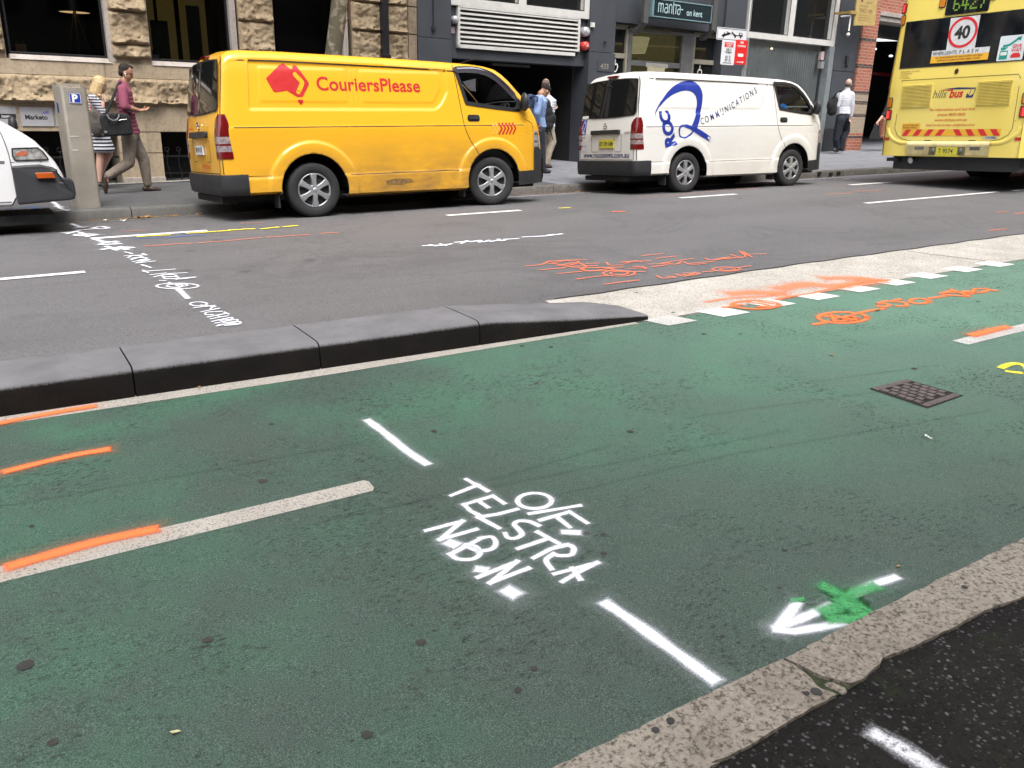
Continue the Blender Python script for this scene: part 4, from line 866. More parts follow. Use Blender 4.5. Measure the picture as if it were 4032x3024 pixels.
# ---- yellow courier van
yv = van_root('delivery_van', 'dirty yellow courier van with a red map emblem, parked at the far kerb', 'van', (1234, 857), .020, -.050, 1.03, .06)
yv.scale = (1.03, 1.0, 1.012)
common_van(yv, VS, YEL, steer=-.22)
SD = lambda o: (lambda a, b: VS.side(a, b, o))
mb = MB(); ox = -.05
mp = [(.766, 1.639), (.955, 1.800), (.991, 1.815), (1.010, 1.805), (1.082, 1.746), (1.108, 1.790), (1.127, 1.801), (1.149, 1.793), (1.273, 1.604), (1.275, 1.580), (1.186, 1.445), (1.165, 1.433), (1.112, 1.433), (.993, 1.505), (.856, 1.483), (.832, 1.493)]
patch(mb, [(a + ox, b) for a, b in mp], SD(.0035), .03); patch(mb, [(a + ox, b) for a, b in [(1.112, 1.402), (1.175, 1.402), (1.179, 1.388), (1.158, 1.345), (1.142, 1.343), (1.112, 1.388)]], SD(.0035), .03)
em = mb.build('map_emblem', RED, yv, smooth=180)
mb = MB(); hp = catmull([(1.118 + ox, 1.690), (1.150 + ox, 1.650), (1.192 + ox, 1.600), (1.165 + ox, 1.545), (1.132 + ox, 1.490)], 5)
line(mb, hp, .052, SD(.0060)); patch(mb, circ(hp[0][0], hp[0][1], .026, 16), SD(.0060), .05); patch(mb, circ(hp[-1][0], hp[-1][1], .026, 16), SD(.0060), .05); mb.build('boomerang', YEL, em)
mb = MB(); put_text(mb, 'CouriersPlease', lambda a, b: VS.side(1.362 + ox + a, 1.517 - .004 * a + b * 1.02, .0035), .218, cut=.017, bold=.0035, xs=1.04, space=1.0); mb.build('lettering', RED, yv, fixn=False)
mb = MB(); cols = []
for k, x in enumerate((4.085, 4.028, 3.971, 3.914, 3.857)):
    line(mb, dens([(x - .022, 1.118), (x + .028, 1.040), (x - .024, .962)]), .024, SD(.0035))
mb.build('chevrons', RED, yv)
mb = MB()
for x in (3.800, 3.745): line(mb, dens([(x - .022, 1.118), (x + .028, 1.04), (x - .024, .962)]), .020, SD(.0035))
mb.build('chevrons', simple('pale orange signwriting', (.80, .42, .08), .5), yv)
mb = MB(); line(mb, catmull([(3.225, 1.775), (3.27, 1.80), (3.52, 1.805), (3.70, 1.772), (3.83, 1.715), (3.97, 1.615), (4.10, 1.495), (4.165, 1.42)], 5), [.03] + [.085] * 31 + [.06] * 4, SD(.020)); 
vz = mb.build('wind_deflector', simple('smoky deflector', (.045, .04, .05), .12, var=.1, coat=1), yv, smooth=180)
mb = MB(); line(mb, catmull([(3.26, 1.815), (3.52, 1.826), (3.70, 1.793), (3.83, 1.737), (3.97, 1.637), (4.10, 1.517)], 5), .014, SD(.024)); mb.build('highlight_strip', CHROME, vz)
NUM = simple('plate black', (.02, .02, .02), .5); 
plate(yv, .145, -.225, .785, .895, 'BV·47·KX', NUM, simple('white plate', (.62, .62, .62), .4), rearp, .085)
mb = MB(); put_text(mb, '1300 PLEASE', lambda a, b: rearp(.0 - a, .62 + b, .004), .075, bold=.001); put_text(mb, 'couriersplease.com.au', lambda a, b: rearp(.0 - a, .585 + b, .004), .035); put_text(mb, 'CouriersPlease', lambda a, b: rearp(.66 - a, 1.09 + b, .004), .055, bold=.001); patch(mb, [(.73, 1.11), (.70, 1.14), (.675, 1.12), (.68, 1.09), (.71, 1.085)], lambda a, b: rearp(a, b, .004), .1); mb.build('rear_lettering', simple('faded red signwriting', (.62, .13, .03), .5), yv, fixn=False)
mb = MB(); line(mb, [(x, .508 + .004 * math.sin(x * 9)) for x in np.arange(2.2, 3.15, .05)], .010, SD(.004)); patch(mb, [(2.1, .41), (2.25, .43), (2.45, .42), (2.5, .38), (2.3, .35), (2.12, .36)], SD(.003), .04); mb.build('scrape', simple('scraped dirt', (.18, .10, .03), .8, var=.5, vs=30), yv)
mb = MB(); mb.tube([(3.42, -.55, 1.90), (3.90, -.60, 2.03)], .004, 6); mb.build('aerial', TRIM, yv)
# ---- white communications van
wv = van_root('delivery_van', 'white van with a big blue swoosh and COMMUNICATIONS along its side', 'van', (2698, 758), -.0246, -.055, .972, 0.0)
common_van(wv, VS, WHI)
yv['group'] = wv['group'] = 'long white and yellow vans parked at the far kerb'
mb = MB(); oa = [(.46, 1.250), (.50, 1.345), (.60, 1.470), (.751, 1.620), (.86, 1.700), (.956, 1.751), (1.06, 1.788), (1.159, 1.811), (1.25, 1.820), (1.331, 1.814), (1.41, 1.785), (1.47, 1.737), (1.515, 1.665), (1.532, 1.591), (1.524, 1.515), (1.506, 1.444), (1.475, 1.335), (1.447, 1.245), (1.405, 1.14), (1.361, 1.055)]
ia = [(1.212, 1.060), (1.26, 1.12), (1.30, 1.18), (1.33, 1.234), (1.36, 1.33), (1.39, 1.444), (1.392, 1.51), (1.375, 1.569), (1.33, 1.62), (1.261, 1.651), (1.17, 1.66), (1.061, 1.649), (.96, 1.622), (.859, 1.585), (.75, 1.53), (.654, 1.461), (.56, 1.38), (.477, 1.30)]
patch(mb, oa + [(1.30, 1.06)] + ia, SD(.0045), .017)
line(mb, catmull([(1.33, 1.09), (1.25, .985), (1.16, .925), (1.06, .905), (.985, .935), (.968, 1.02), (1.00, 1.085), (1.10, 1.098)], 6), [.030] * 12 + [.026] * 18 + [.034] * 13, SD(.0045))
patch(mb, [(1.02, 1.105), (1.133, 1.119), (1.25, 1.09), (1.36, 1.054), (1.48, 1.005), (1.601, .946), (1.68, .905), (1.645, .835), (1.56, .872), (1.45, .92), (1.364, .960), (1.27, 1.008), (1.186, 1.046), (1.10, 1.068)], SD(.0055), .03); sw_ = mb.build('swoosh', BLUE, wv, smooth=180)
mb = MB(); line(mb, circ(1.668, .868, .030, 20) + [circ(1.668, .868, .030, 20)[0]], .012, SD(.0075)); patch(mb, circ(1.625, .893, .020, 14), SD(.007), .1); mb.build('plug_ring', WHI, sw_)
def roc(a, b):
    an = math.radians(81); x = .700 + a * math.cos(an) - b * math.sin(an); z = .790 + a * math.sin(an) + b * math.cos(an) 
    return VS.side(x + .18 - .36 * a * 1.25 * 0, z, .0035)
def rocl(ch, x0, z0, ang, size):
    mb_ = MB(); an = math.radians(ang); 
    put_text(mb_, ch, lambda a, b: VS.side(x0 + a * math.cos(an) - b * math.sin(an), z0 + a * math.sin(an) + b * math.cos(an), .0045), size, cut=.018, bold=.016, shear=.1)
    return mb_.build('lettering', BLUE, wv, fixn=False)
rocl('R', .900, .785, 107, .30); rocl('O', .850, .955, 103, .30); rocl('C', .790, 1.135, 99, .29)
arc = catmull([(1.445, 1.10), (1.602, 1.148), (1.786, 1.205), (2.003, 1.285), (2.191, 1.361), (2.415, 1.460), (2.609, 1.545), (2.90, 1.680)], 12)
AL = [0]
for p, q in zip(arc[:-1], arc[1:]): AL.append(AL[-1] + math.hypot(q[0] - p[0], q[1] - p[1]))
mb = MB(); word = 'COMMUNICATIONS'; wd = dict(C=.085, O=.098, M=.112, U=.095, N=.098, I=.045, A=.092, T=.082, S=.08); tot = sum(wd[c] for c in word); pos = 0; usable = 1.50
for ch in word:
    s_ = (pos + wd[ch] / 2) / tot * usable; pos += wd[ch]; px_ = float(np.interp(s_, AL, [p[0] for p in arc])); pz_ = float(np.interp(s_, AL, [p[1] for p in arc])); ds = .03
    an = math.atan2(float(np.interp(s_ + ds, AL, [p[1] for p in arc])) - pz_, float(np.interp(s_ + ds, AL, [p[0] for p in arc])) - px_) * .75
    put_text(mb, ch, lambda a, b: VS.side(px_ + a * math.cos(an) - b * math.sin(an), pz_ + a * math.sin(an) + b * math.cos(an), .0035), .155, bold=.0005, align='CENTER', xs=.74, cut=.014)
mb.build('lettering', NAVY, wv, fixn=False)
mb = MB(); put_text(mb, 'www.roccomms.com.au', lambda a, b: rearp(.625 - a * 1.03, .605 + b, .004), .128, bold=.002); mb.build('rear_lettering', NAVY, wv, fixn=False)
plate(wv, .125, -.285, .762, .905, 'BY·39·XM', NUM, simple('yellow plate', (.55, .50, .05), .4), rearp, .098)
mb = MB(); mb.prism(rrect(.57, .72, 1.00, 1.235, .01), lambda a, b: rearp(a, b, .003), lambda a, b: rearp(a, b, .0)); st = mb.build('sticker', BLUE, wv)
mb = MB(); line(mb, catmull([(.70, 1.09), (.655, 1.19), (.615, 1.21), (.595, 1.15), (.64, 1.05), (.66, 1.02), (.63, 1.02), (.585, 1.03)], 5), .015, lambda a, b: rearp(a, b, .005)); put_text(mb, 'ROC', lambda a, b: rearp(.695 - .02 * a + b * -.9, 1.02 + a, .005), .045); mb.build('sticker_mark', WHITE, st, fixn=False)
mb = MB(); put_text(mb, 'HIACE', lambda a, b: rearp(.71 - a, .93 + b, .004), .045, bold=.001); put_text(mb, 'LWB', lambda a, b: rearp(-.53 - a * 1.3, .985 + b, .004), .05, bold=.001); mb.build('badge', CHROME, wv, fixn=False)
mb = MB(); 
for i in range(3):
    for j in range(2): patch(mb, rrect(.50 + i * .08, .57 + i * .08, .80 - j * .09 + .0, .875 - j * .09, .006), lambda a, b: rearp(a, b, .003), .1)
mb.build('sticker', simple('pale sticker', (.55, .56, .58), .5), wv)
mb = MB(); patch(mb, rrect(.52, .72, 1.262, 1.305, .004), lambda a, b: rearp(a, b, .013), .1); mb.build('sticker', WHITE, wv)
mb = MB(); patch(mb, circ(.02, 1.91, .008, 8), lambda a, b: rearp(a - .19, b, .004), .1); mb.build('washer_jet', TRIM, wv)
# ---- older white van, left edge
V2 = VanShape(4.28, 'short')
R2 = rot3(-.012, -.018, -.05); a2 = Vector((.83, 10.40, gz(.86, 10.40) - .10))
ov = thing('passenger_van', 'front of an older white van with black bumper and amber indicator, at the left edge', 'van', mat4(a2 - R2 @ Vector((4.28, -.84, 0)), R2))
OW = paint_mat('old white paint', (.72, .73, .74), (.35, .3, .24), .3)
W2 = [(2.55, 1.70), (3.06, 1.70), (3.20, 1.58), (3.62, 1.28), (3.70, 1.20), (2.55, 1.20)]
b2, (vs2, gl2) = build_van(ov, V2, OW, W2)
mb = MB(); ids = sorted({a for f in gl2 for a in f}); ix = {a: i for i, a in enumerate(ids)}; mb.add([(vs2[a][0], vs2[a][1] * .992, vs2[a][2]) for a in ids], [tuple(ix[a] for a in f) for f in gl2]); wn = mb.build('window', GLASS, ov, smooth=180)
S2 = lambda o, sg=-1: (lambda a, b: V2.side(min(a, 4.27), b, o, sg))
mb = MB(); gasket(mb, W2, S2(.004), .05); mb.build('window_seal', TRIM, wn)
mb = MB(); line(mb, catmull([(3.60, 1.32), (3.70, 1.20), (3.745, 1.0), (3.755, .83), (3.755, .45)], 6), .010, S2(.003)); line(mb, [(3.755, .865), (4.05, .865)], .008, S2(.003)); line(mb, [(x, .87) for x in np.arange(1, 3.75, .1)], .028, S2(.003)); line(mb, [(x, .46) for x in np.arange(1, 3.75, .1)], .012, S2(.003)); mb.build('panel_gap', simple('grey strip', (.12, .12, .125), .6), ov)
mb = MB(); patch(mb, [(3.80, .885), (3.785, .93), (3.79, 1.005), (4.03, 1.01), (4.075, .965), (4.115, .885)], S2(.008), .03); hl = mb.build('headlamp', HEADL, ov); 
mb = MB(); gasket(mb, [(3.80, .885), (3.785, .93), (3.79, 1.005), (4.03, 1.01), (4.075, .965), (4.115, .885)], S2(.010), .014); mb.build('lamp_seal', TRIM, hl)
mb = MB(); patch(mb, [(3.81, .95), (3.88, .985), (3.93, .97), (3.92, .935), (3.83, .93)], S2(.011), .1); mb.build('indicator_lens', simple('dull amber', (.45, .13, .07), .3, coat=1), hl)
mb = MB()
def fb(sg):
    P = [(3.755, .43), (3.755, .83), (4.02, .84), (4.13, .80), (4.165, .72), (4.19, .69), (4.26, .68), (4.29, .65), (4.29, .50), (4.25, .455)]
    f0 = lambda a, b: (a + (.0 if a < 4.05 else .03), sg * (V2.BW(min(a, 4.05)) + .035 + (.03 if b < .70 else 0)), b); f1 = lambda a, b: (a + (.0 if a < 4.05 else .03), sg * .5, b); mb.prism(P, f0, f1)
fb(-1); fb(1); mb.box(4.16, 4.31, -.86, .86, .46, .655); mb.box(4.0, 4.18, -.84, .84, .65, .79); fbump = mb.build('front_bumper', BUMP, ov, bevel=.02)
mb = MB(); mb.prism([(3.975, .695), (3.96, .755), (4.125, .755), (4.15, .695)], lambda a, b: (a, -.905, b), lambda a, b: (a, -.86, b)); mb.build('indicator', ORL, ov, bevel=.004)
mb = MB(); mb.ell((3.88, .95, 1.30), (.05, .09, .10)); mb.build('mirror', BLACK, ov, smooth=60)
for a_ in (wheel(ov, 3.15, -.74, 0), wheel(ov, .85, -.74, 0), wheel(ov, 3.15, .74, 0, sgn=1), wheel(ov, .85, .74, 0, sgn=1)): a_.location.z += .10
mb = MB(); mb.box(.1, 4.1, -.6, .6, .20, .30); mb.build('underbody', CABIN, ov)
# ------------------------------------------------------------------ bus
RB = rot3(.0625, -.018, -.036); LB = Vector((14.277, 8.643, 0)); LB.z = gz(LB.x, LB.y)
bus = thing('bus', 'yellow city bus seen from behind with a 40 sign in its rear window', 'bus', mat4(LB, RB))
BY = paint_mat('yellow bus paint', (.84, .67, .15), (.42, .32, .10), .4); BY2 = simple('pale yellow panel', (.80, .64, .14), .35, var=.1, coat=.4); 
def bl_(z): return .12 * max(0, z - 1.75)
def bf(y, z, off=0.0):
    e = max(0, abs(y) - 1.05) / .2; return (bl_(z) + .07 * e * e - off, y, z)
mb = MB(); zs = [.54, .60, .75, 1.0, 1.3, 1.6, 1.75, 1.9, 2.2, 2.6, 2.9, 3.1, 3.18, 3.22]; ys = [-1.255, -1.25, -1.22, -1.15, -1.05, -.8, -.4, 0, .4, .8, 1.05, 1.15, 1.22, 1.25, 1.255]
ring = []
for z in zs: pass
def sec(x):
    r = []
    for z in zs: r.append((x, -1.25 + .02 * max(0, z - 1.8), z))
    for a in np.linspace(0, math.pi / 2, 7)[1:]: r.append((x, -(1.05 + .17 * math.cos(a)), 3.22 + .14 * math.sin(a)))
    for y in (-.6, 0, .6): r.append((x, y, 3.38))
    h = r[:-3]; return h + [(x, y, 3.38) for y in (-.6, 0, .6)] + [(x, -y, z) for _, y, z in reversed(h)]
xsb = [0, .02, .06, .12, .25, .6, 1, 2, 3.0, 4.4, 6, 8, 10, 11.5, 11.9]
secs = []
for x in xsb:
    s_ = sec(x); q = 1 - (.05 * (1 - min(1, x / .12)) ** 2)
    secs.append([(x + bl_(p[2]) * max(0, 1 - x / 2) + .0, p[1] * q, p[2] if p[2] < 3.2 or x > .12 else p[2] - .05 * (1 - x / .12)) for p in s_])
m = len(secs[0]); mb.grid(m, len(secs), lambda j, i: secs[i][j])
BBody = mb
# rear skin
mb.grid(len(ys), len(zs) + 2, lambda i, j: bf(ys[i] * (.955 if abs(ys[i]) > 1.2 else 1) * (1 - .008 * max(0, (zs + [3.28, 3.34])[j] - 1.8)), (zs + [3.28, 3.34])[j], .0))
mb.add([secs[-1][k] for k in range(m)], [tuple(range(m))])
mb.add([(bl_(3.34), y, 3.34) for y in (-1.1, 1.1)] + [(.7, y, 3.38) for y in (1.1, -1.1)], [(0, 1, 2, 3)])
mb.build('body', BY, bus, smooth=40)
Fb = lambda o: (lambda a, b: bf(a, b, o))
def m_busglass():
    k = NT('black bus glass'); v = k.coord(1, 1, .6); k.base(k.ramp(k.noise(v, 2.5, 4), [(.4, (.005, .006, .008)), (.75, (.02, .026, .032))])); k.rough(.05); return k.m
BG = m_busglass()
mb = MB(); patch(mb, [(1.08, 2.80), (1.06, 2.04), (-1.06, 2.04), (-1.08, 2.80)], Fb(.006), .15); mb.build('rear_window', BG, bus, smooth=180)
mb = MB(); P_ = [(1.08, 2.80), (1.06, 2.04), (-1.06, 2.04), (-1.08, 2.80)]; line(mb, P_ + [P_[0]], .022, Fb(.007)); mb.build('rear_window_seal', TRIM, bus)
# speed sign
SIGNW = simple('crinkled white vinyl', (.60, .61, .62), .45, var=.12, vs=14, bump=.5, bs=40); SR = simple('sign red', (.62, .02, .025), .4, var=.05)
mb = MB(); patch(mb, [(.29, 2.79), (-.20, 2.79), (-.21, 2.27), (.27, 2.27)], Fb(.010), .2); s40 = mb.build('speed_sign', SIGNW, bus)
mb = MB(); line(mb, circ(.04, 2.545, .222, 40) + [circ(.04, 2.545, .222, 40)[0]], .042, Fb(.0125)); mb.build('ring', SR, s40)
mb = MB(); put_text(mb, '40', lambda a, b: bf(.045 - a, 2.455 + b * 1.0, .0125), .27, align='CENTER', bold=.010, xs=.92); mb.build('numerals', NUM, s40, fixn=False)
mb = MB(); patch(mb, [(.51, 2.285), (-.46, 2.285), (-.46, 2.195), (.51, 2.195)], Fb(.012), .3); st = mb.build('window_sticker', SIGNW, bus)
mb = MB(); put_text(mb, 'WHEN LIGHTS', lambda a, b: bf(.49 - a, 2.213 + b, .014), .078, bold=.001, xs=.80); put_text(mb, 'FLASH', lambda a, b: bf(.035 - a, 2.213 + b, .014), .078, bold=.001, space=1.75, xs=.95); mb.build('lettering', NUM, st, fixn=False)
ORB = simple('amber sticker', (.78, .42, .03), .4, var=.05)
mb = MB(); patch(mb, [(.51, 2.193), (-.46, 2.193), (-.46, 2.085), (.51, 2.085)], Fb(.012), .3); st = mb.build('window_sticker', ORB, bus)
mb = MB(); put_text(mb, 'IN THE INTERESTS OF CHILD SAFETY HILLSBUS', lambda a, b: bf(.03 - a, 2.152 + b, .014), .037, align='CENTER', bold=.0012, xs=1.02); put_text(mb, 'SUPPORTS 40 KMH SCHOOL SPEED ZONES', lambda a, b: bf(.03 - a, 2.108 + b, .014), .037, align='CENTER', bold=.0012, xs=1.02); mb.build('lettering', simple('brown lettering', (.22, .09, .02), .5), st, fixn=False)
# give way sticker
mb = MB(); patch(mb, rrect(-1.0, -.60, 2.045, 2.425, .02), Fb(.012), .2); gw = mb.build('give_way_sticker', simple('pale sticker vinyl', (.62, .68, .70), .4), bus)
TEAL = simple('teal print', (.01, .28, .22), .4)
mb = MB(); line(mb, catmull([(-.665, 2.27), (-.76, 2.285), (-.83, 2.33), (-.90, 2.385)], 5), .034, Fb(.0145)); patch(mb, [(-.855, 2.375), (-.935, 2.405), (-.92, 2.335), (-.955, 2.36)][:3], Fb(.0145), .2); patch(mb, rrect(-.76, -.635, 2.07, 2.20, .01), Fb(.0145), .2); patch(mb, [(-.70, 2.21), (-.75, 2.25), (-.64, 2.25), (-.64, 2.21)], Fb(.0145), .2); mb.build('bus_print', TEAL, gw)
mb = MB(); patch(mb, rrect(-.745, -.65, 2.13, 2.18, .005), Fb(.016), .2); mb.build('bus_print_window', WHITE, gw)
mb = MB(); put_text(mb, 'GIVE', lambda a, b: bf(-.885 - a, 2.235 + b, .0145), .072, align='CENTER', bold=.002, xs=.95); put_text(mb, 'WAY', lambda a, b: bf(-.885 - a, 2.175 + b, .0145), .072, align='CENTER', bold=.002, xs=.95); patch(mb, [(-.81, 2.085), (-.96, 2.085), (-.96, 2.12), (-.93, 2.155), (-.84, 2.155), (-.81, 2.12)], Fb(.0145), .2); mb.build('red_print', SR, gw, fixn=False)
# destination display
mb = MB(); mb.prism(rrect(-.31, .41, 2.84, 3.18, .03), Fb(.02), Fb(-.03)); ds = mb.build('destination_display', BG, bus, bevel=.006)
LEDM = simple('green led', (.05, .12, .01), .5, emit=(.35, .60, .06), es=.16); mb = MB()
FONT = {'6': ['0110', '1000', '1000', '1110', '1001', '1001', '0110'], '4': ['0010', '0110', '1010', '1010', '1111', '0010', '0010'], '2': ['0110', '1001', '0001', '0010', '0100', '1000', '1111'], '7': ['1111', '0001', '0001', '0010', '0010', '0100', '0100']}
x_ = .285
for ch in '6427':
    for r_, row in enumerate(FONT[ch]):
        for c_, b_ in enumerate(row):
            if b_ == '1': y0 = x_ - c_ * .031; z0 = 3.115 - r_ * .032; patch(mb, [(y0, z0), (y0 - .027, z0), (y0 - .027, z0 - .026), (y0, z0 - .026)], Fb(.0215), 1)
    x_ -= .142
mb.build('led_digits', LEDM, ds)
# lamps
def lamp(y, z, w, h, mat, nm, lit=False):
    mb = MB(); mb.prism(rrect(y - w / 2 - .014, y + w / 2 + .014, z - h / 2 - .014, z + h / 2 + .014, .03), Fb(.012), Fb(-.02)); o = mb.build(nm, simple('lamp housing', (.05, .03, .02), .6), bus)
    mb = MB(); mb.prism(rrect(y - w / 2, y + w / 2, z - h / 2, z + h / 2, .022), Fb(.024), Fb(0)); mb.build('lens', mat, o, bevel=.004)
    if lit:
        mb = MB()
        for k in range(4):
            zz = z - h * .30 + h * .2 * k; patch(mb, rrect(y - w * .22, y + w * .22, zz - .010, zz + .010, .006), Fb(.0265), 1)
        mb.build('glowing_leds', simple('glowing red led', (.8, .05, .05), .4, emit=(1, .04, .04), es=.9), o)
LR = simple('red bus lamp', (.45, .02, .02), .25, coat=.8, var=.3, vs=30); LA = simple('amber bus lamp', (.62, .20, .02), .25, coat=.8, var=.25, vs=30)
for sg in (1, -1):
    lamp(sg * 1.165, 1.46, .095, .155, LA, 'indicator_lamp'); lamp(sg * 1.165, 1.255, .105, .155, LR, 'brake_lamp', True)
    lamp(sg * 1.185, 3.04, .085, .15, LR, 'high_brake_lamp', True); lamp(sg * 1.175, 2.845, .085, .15, LA, 'high_indicator_lamp'); lamp(sg * .485 + (.0 if sg > 0 else .12), 3.06 - (0 if sg > 0 else -.03), .085, .15, LA if sg > 0 else LA, 'warning_lamp')
    mb = MB(); mb.prism(rrect(sg * 1.15 - .055, sg * 1.15 + .055, .81, .86, .006), Fb(.008), Fb(0)); mb.build('reflector', LR, bus)
# engine door and grilles
GL = simple('bus panel gap', (.16, .12, .02), .8)
mb = MB(); dp = [(.98, 1.83), (-.99, 1.83), (-1.03, 1.78), (-1.03, 1.0), (-.98, .90), (-.86, .83), (-.7, .80), (.66, .80), (.82, .83), (.94, .90), (1.0, 1.02), (.97, 1.83)]
line(mb, dp + [dp[0]], .010, Fb(.003)); line(mb, [(1.24, 1.835), (-1.24, 1.835)], .010, Fb(.002)); line(mb, [(1.24, 1.09), (1.02, 1.09)], .010, Fb(.002)); line(mb, [(-1.05, 1.12), (-1.24, 1.12)], .010, Fb(.002)); mb.build('panel_gap', GL, bus)
for y0, y1 in ((.40, .93), (-.92, -.40)):
    mb = MB(); mb.prism([(y0 - .02, 1.355), (y1 + .02, 1.355), (y1 + .02, 1.755), (y0 - .02, 1.755)], Fb(.006), Fb(-.01)); g_ = mb.build('grille', BY2, bus, bevel=.003)
    mb = MB(); patch(mb, [(y0, 1.37), (y1, 1.37), (y1, 1.74), (y0, 1.74)], Fb(.0075), .6); mb.build('grille_recess', simple('grille shadow gap', (.42, .32, .06), .9), g_)
    mb = MB()
    for k in range(16):
        z = 1.378 + k * .0228; mb.prism([(0, 0), (1, 0)][:0] or [(y0 + .004, z), (y1 - .004, z), (y1 - .004, z + .011), (y0 + .004, z + .011)], Fb(.022), Fb(.007))
    mb.build('slats', BY2, g_)
# operator logo and lettering
mb = MB(); put_text(mb, 'hills', lambda a, b: bf(.375 - a, 1.515 + b, .004), .185, shear=.28, xs=.84); mb.build('lettering', simple('grey olive lettering', (.13, .11, .05), .5), bus, fixn=False)
mb = MB(); put_text(mb, 'bus', lambda a, b: bf(.085 - a, 1.515 + b, .004), .185, shear=.28, bold=.006, xs=.88); patch(mb, [(.26, 1.645), (.02, 1.64), (.08, 1.618)], Fb(.004), 1); mb.build('lettering', SR, bus, fixn=False)
mb = MB(); patch(mb, [(.20, 1.655), (-.06, 1.672), (-.36, 1.655), (-.35, 1.638), (-.05, 1.640)], Fb(.005), 1); patch(mb, [(-.20, 1.50), (-.30, 1.50), (-.325, 1.56), (-.27, 1.53), (-.22, 1.575)], Fb(.004), 1); line(mb, [(-.28, 1.63), (-.26, 1.55)], .01, Fb(.004)); line(mb, [(-.35, 1.63), (-.31, 1.50)], .012, Fb(.004)); mb.build('logo_swoosh', NAVY, bus, fixn=False)
mb = MB()
for t_, z, s_, w_ in (('for information and bus hire', 1.30, .068, 1.0), ('phone 9890 0000', 1.215, .068, 1.0), ('www.cdcbus.com.au', 1.13, .068, 1.0), ('Email us to join our team - jobs@cdcbus.com.au', 1.05, .052, .82)):
    put_text(mb, t_, lambda a, b: bf(.0 - a, z + b, .004), s_, align='CENTER', bold=.0006, xs=w_)
mb.build('lettering', simple('pale red lettering', (.62, .12, .03), .5), bus, fixn=False)
mb = MB()
for k, t_ in enumerate(('AUTHORISED TO CARRY', '73 PASSENGERS', '47 SEATED', '26 STANDING')): put_text(mb, t_, lambda a, b: bf(1.03 - a, 1.965 - .035 * k + b, .004), .032)
put_text(mb, 'DO NOT OVERTAKE', lambda a, b: bf(.845 - a, 1.055 + b, .0065), .036, bold=.001, xs=.86); put_text(mb, 'TURNING VEHICLE', lambda a, b: bf(.845 - a, 1.015 + b, .0065), .036, bold=.001, xs=.86); mb.build('lettering', simple('brown lettering', (.22, .09, .02), .5), bus, fixn=False)
mb = MB(); patch(mb, [(.86, 1.10), (.53, 1.10), (.53, 1.0), (.86, 1.0)], Fb(.005), 1); patch(mb, [(.855, .995), (-.855, .995), (-.855, .888), (.855, .888)], Fb(.004), .5); hz = mb.build('warning_strip', ORB, bus)
mb = MB()
for k in range(4):
    for sg in (1, -1):
        a = sg * (.855 - k * .205) ; d = -sg
        patch(mb, [(a, .888), (a + d * .10, .888), (a + d * .175, .995), (a + d * .075, .995)], Fb(.006), 1)
mb.build('red_stripes', SR, hz)
mb = MB(); patch(mb, circ(.02, 1.93, .035, 18, .045), Fb(.006), 1); mb.build('badge', simple('dark badge', (.05, .02, .02), .4), bus); mb = MB(); patch(mb, circ(-.70, .855, .12, 22, .022), Fb(.004), 1); bo = mb.build('badge', simple('pale badge', (.45, .48, .52), .4), bus)
mb = MB(); put_text(mb, 'VOLGREN', lambda a, b: bf(-.71 - a, .845 + b, .0055), .036, align='CENTER', bold=.001); mb.build('badge_lettering', NAVY, bo, fixn=False)
# bumper
BMP = simple('beige bumper plastic', (.76, .64, .32), .45, var=.2, vs=8, coat=.2)
mb = MB(); pr_ = [(.80, .0), (.79, .028), (.755, .045), (.72, .045), (.70, .03), (.58, .028), (.555, .01), (.55, -.01)]
mb.grid(2, len(pr_), lambda i, j: bf([.715, -.725][i], pr_[j][0], pr_[j][1])); bp = mb.build('rear_bumper', BMP, bus, smooth=50)
for y in (.48, -.49):
    mb = MB(); mb.prism(rrect(y - .085, y + .085, .652, .712, .015), Fb(.036), Fb(.0)); mb.build('fog_lamp', simple('grey lamp glass', (.16, .15, .14), .15, .3, .5, 30), bp, bevel=.004)
mb = MB(); mb.prism(rrect(-.33, .30, .565, .715, .008), Fb(.034), Fb(0)); mb.build('plate_recess', simple('olive recess', (.16, .13, .05), .7), bp)
mb = MB(); mb.prism(rrect(-.205, .165, .575, .70, .008), Fb(.046), Fb(.035)); mb.box(-.055, -.035, -.235, .175, .548, .570); po = mb.build('number_plate', simple('yellow plate', (.55, .50, .05), .4), bp)
mb = MB(); put_text(mb, '9574', lambda a, b: bf(.045 - a, .600 + b, .048), .105, bold=.001, xs=.86); put_text(mb, 'M', lambda a, b: bf(.115 - a, .652 + b, .048), .04, bold=.001); put_text(mb, 'O', lambda a, b: bf(.115 - a, .605 + b, .048), .04, bold=.001); mb.build('plate_lettering', NUM, po, fixn=False)
mb = MB()
for y in (.225, -.255): mb.ell(bf(y, .635, .04), (.02, .035, .05), n=12, m=8)
mb.build('plate_lamp', simple('grey lamp cover', (.10, .11, .12), .4), bp, smooth=60)
mb = MB(); mb.box(-.005, .03, .30, .42, .785, .815); mb.box(-.005, .03, -.47, -.35, .785, .815); mb.build('latch', TRIM, bus)
mb = MB(); mb.box(.25, 11.5, -1.1, 1.1, .30, .56); mb.box(.1, .5, .95, 1.15, .44, .50); mb.prism([(.3, .54), (3.1, .54), (3.1, .30), (.9, .30)], lambda a, b: (a, -1.18, b), lambda a, b: (a, 1.18, b)); mb.build('underbody', CABIN, bus)
mb = MB(); mb.tube([(.30, .66, .50), (.08, .68, .46)], .05, 14); mb.build('exhaust_pipe', CHROME, bus, smooth=50)
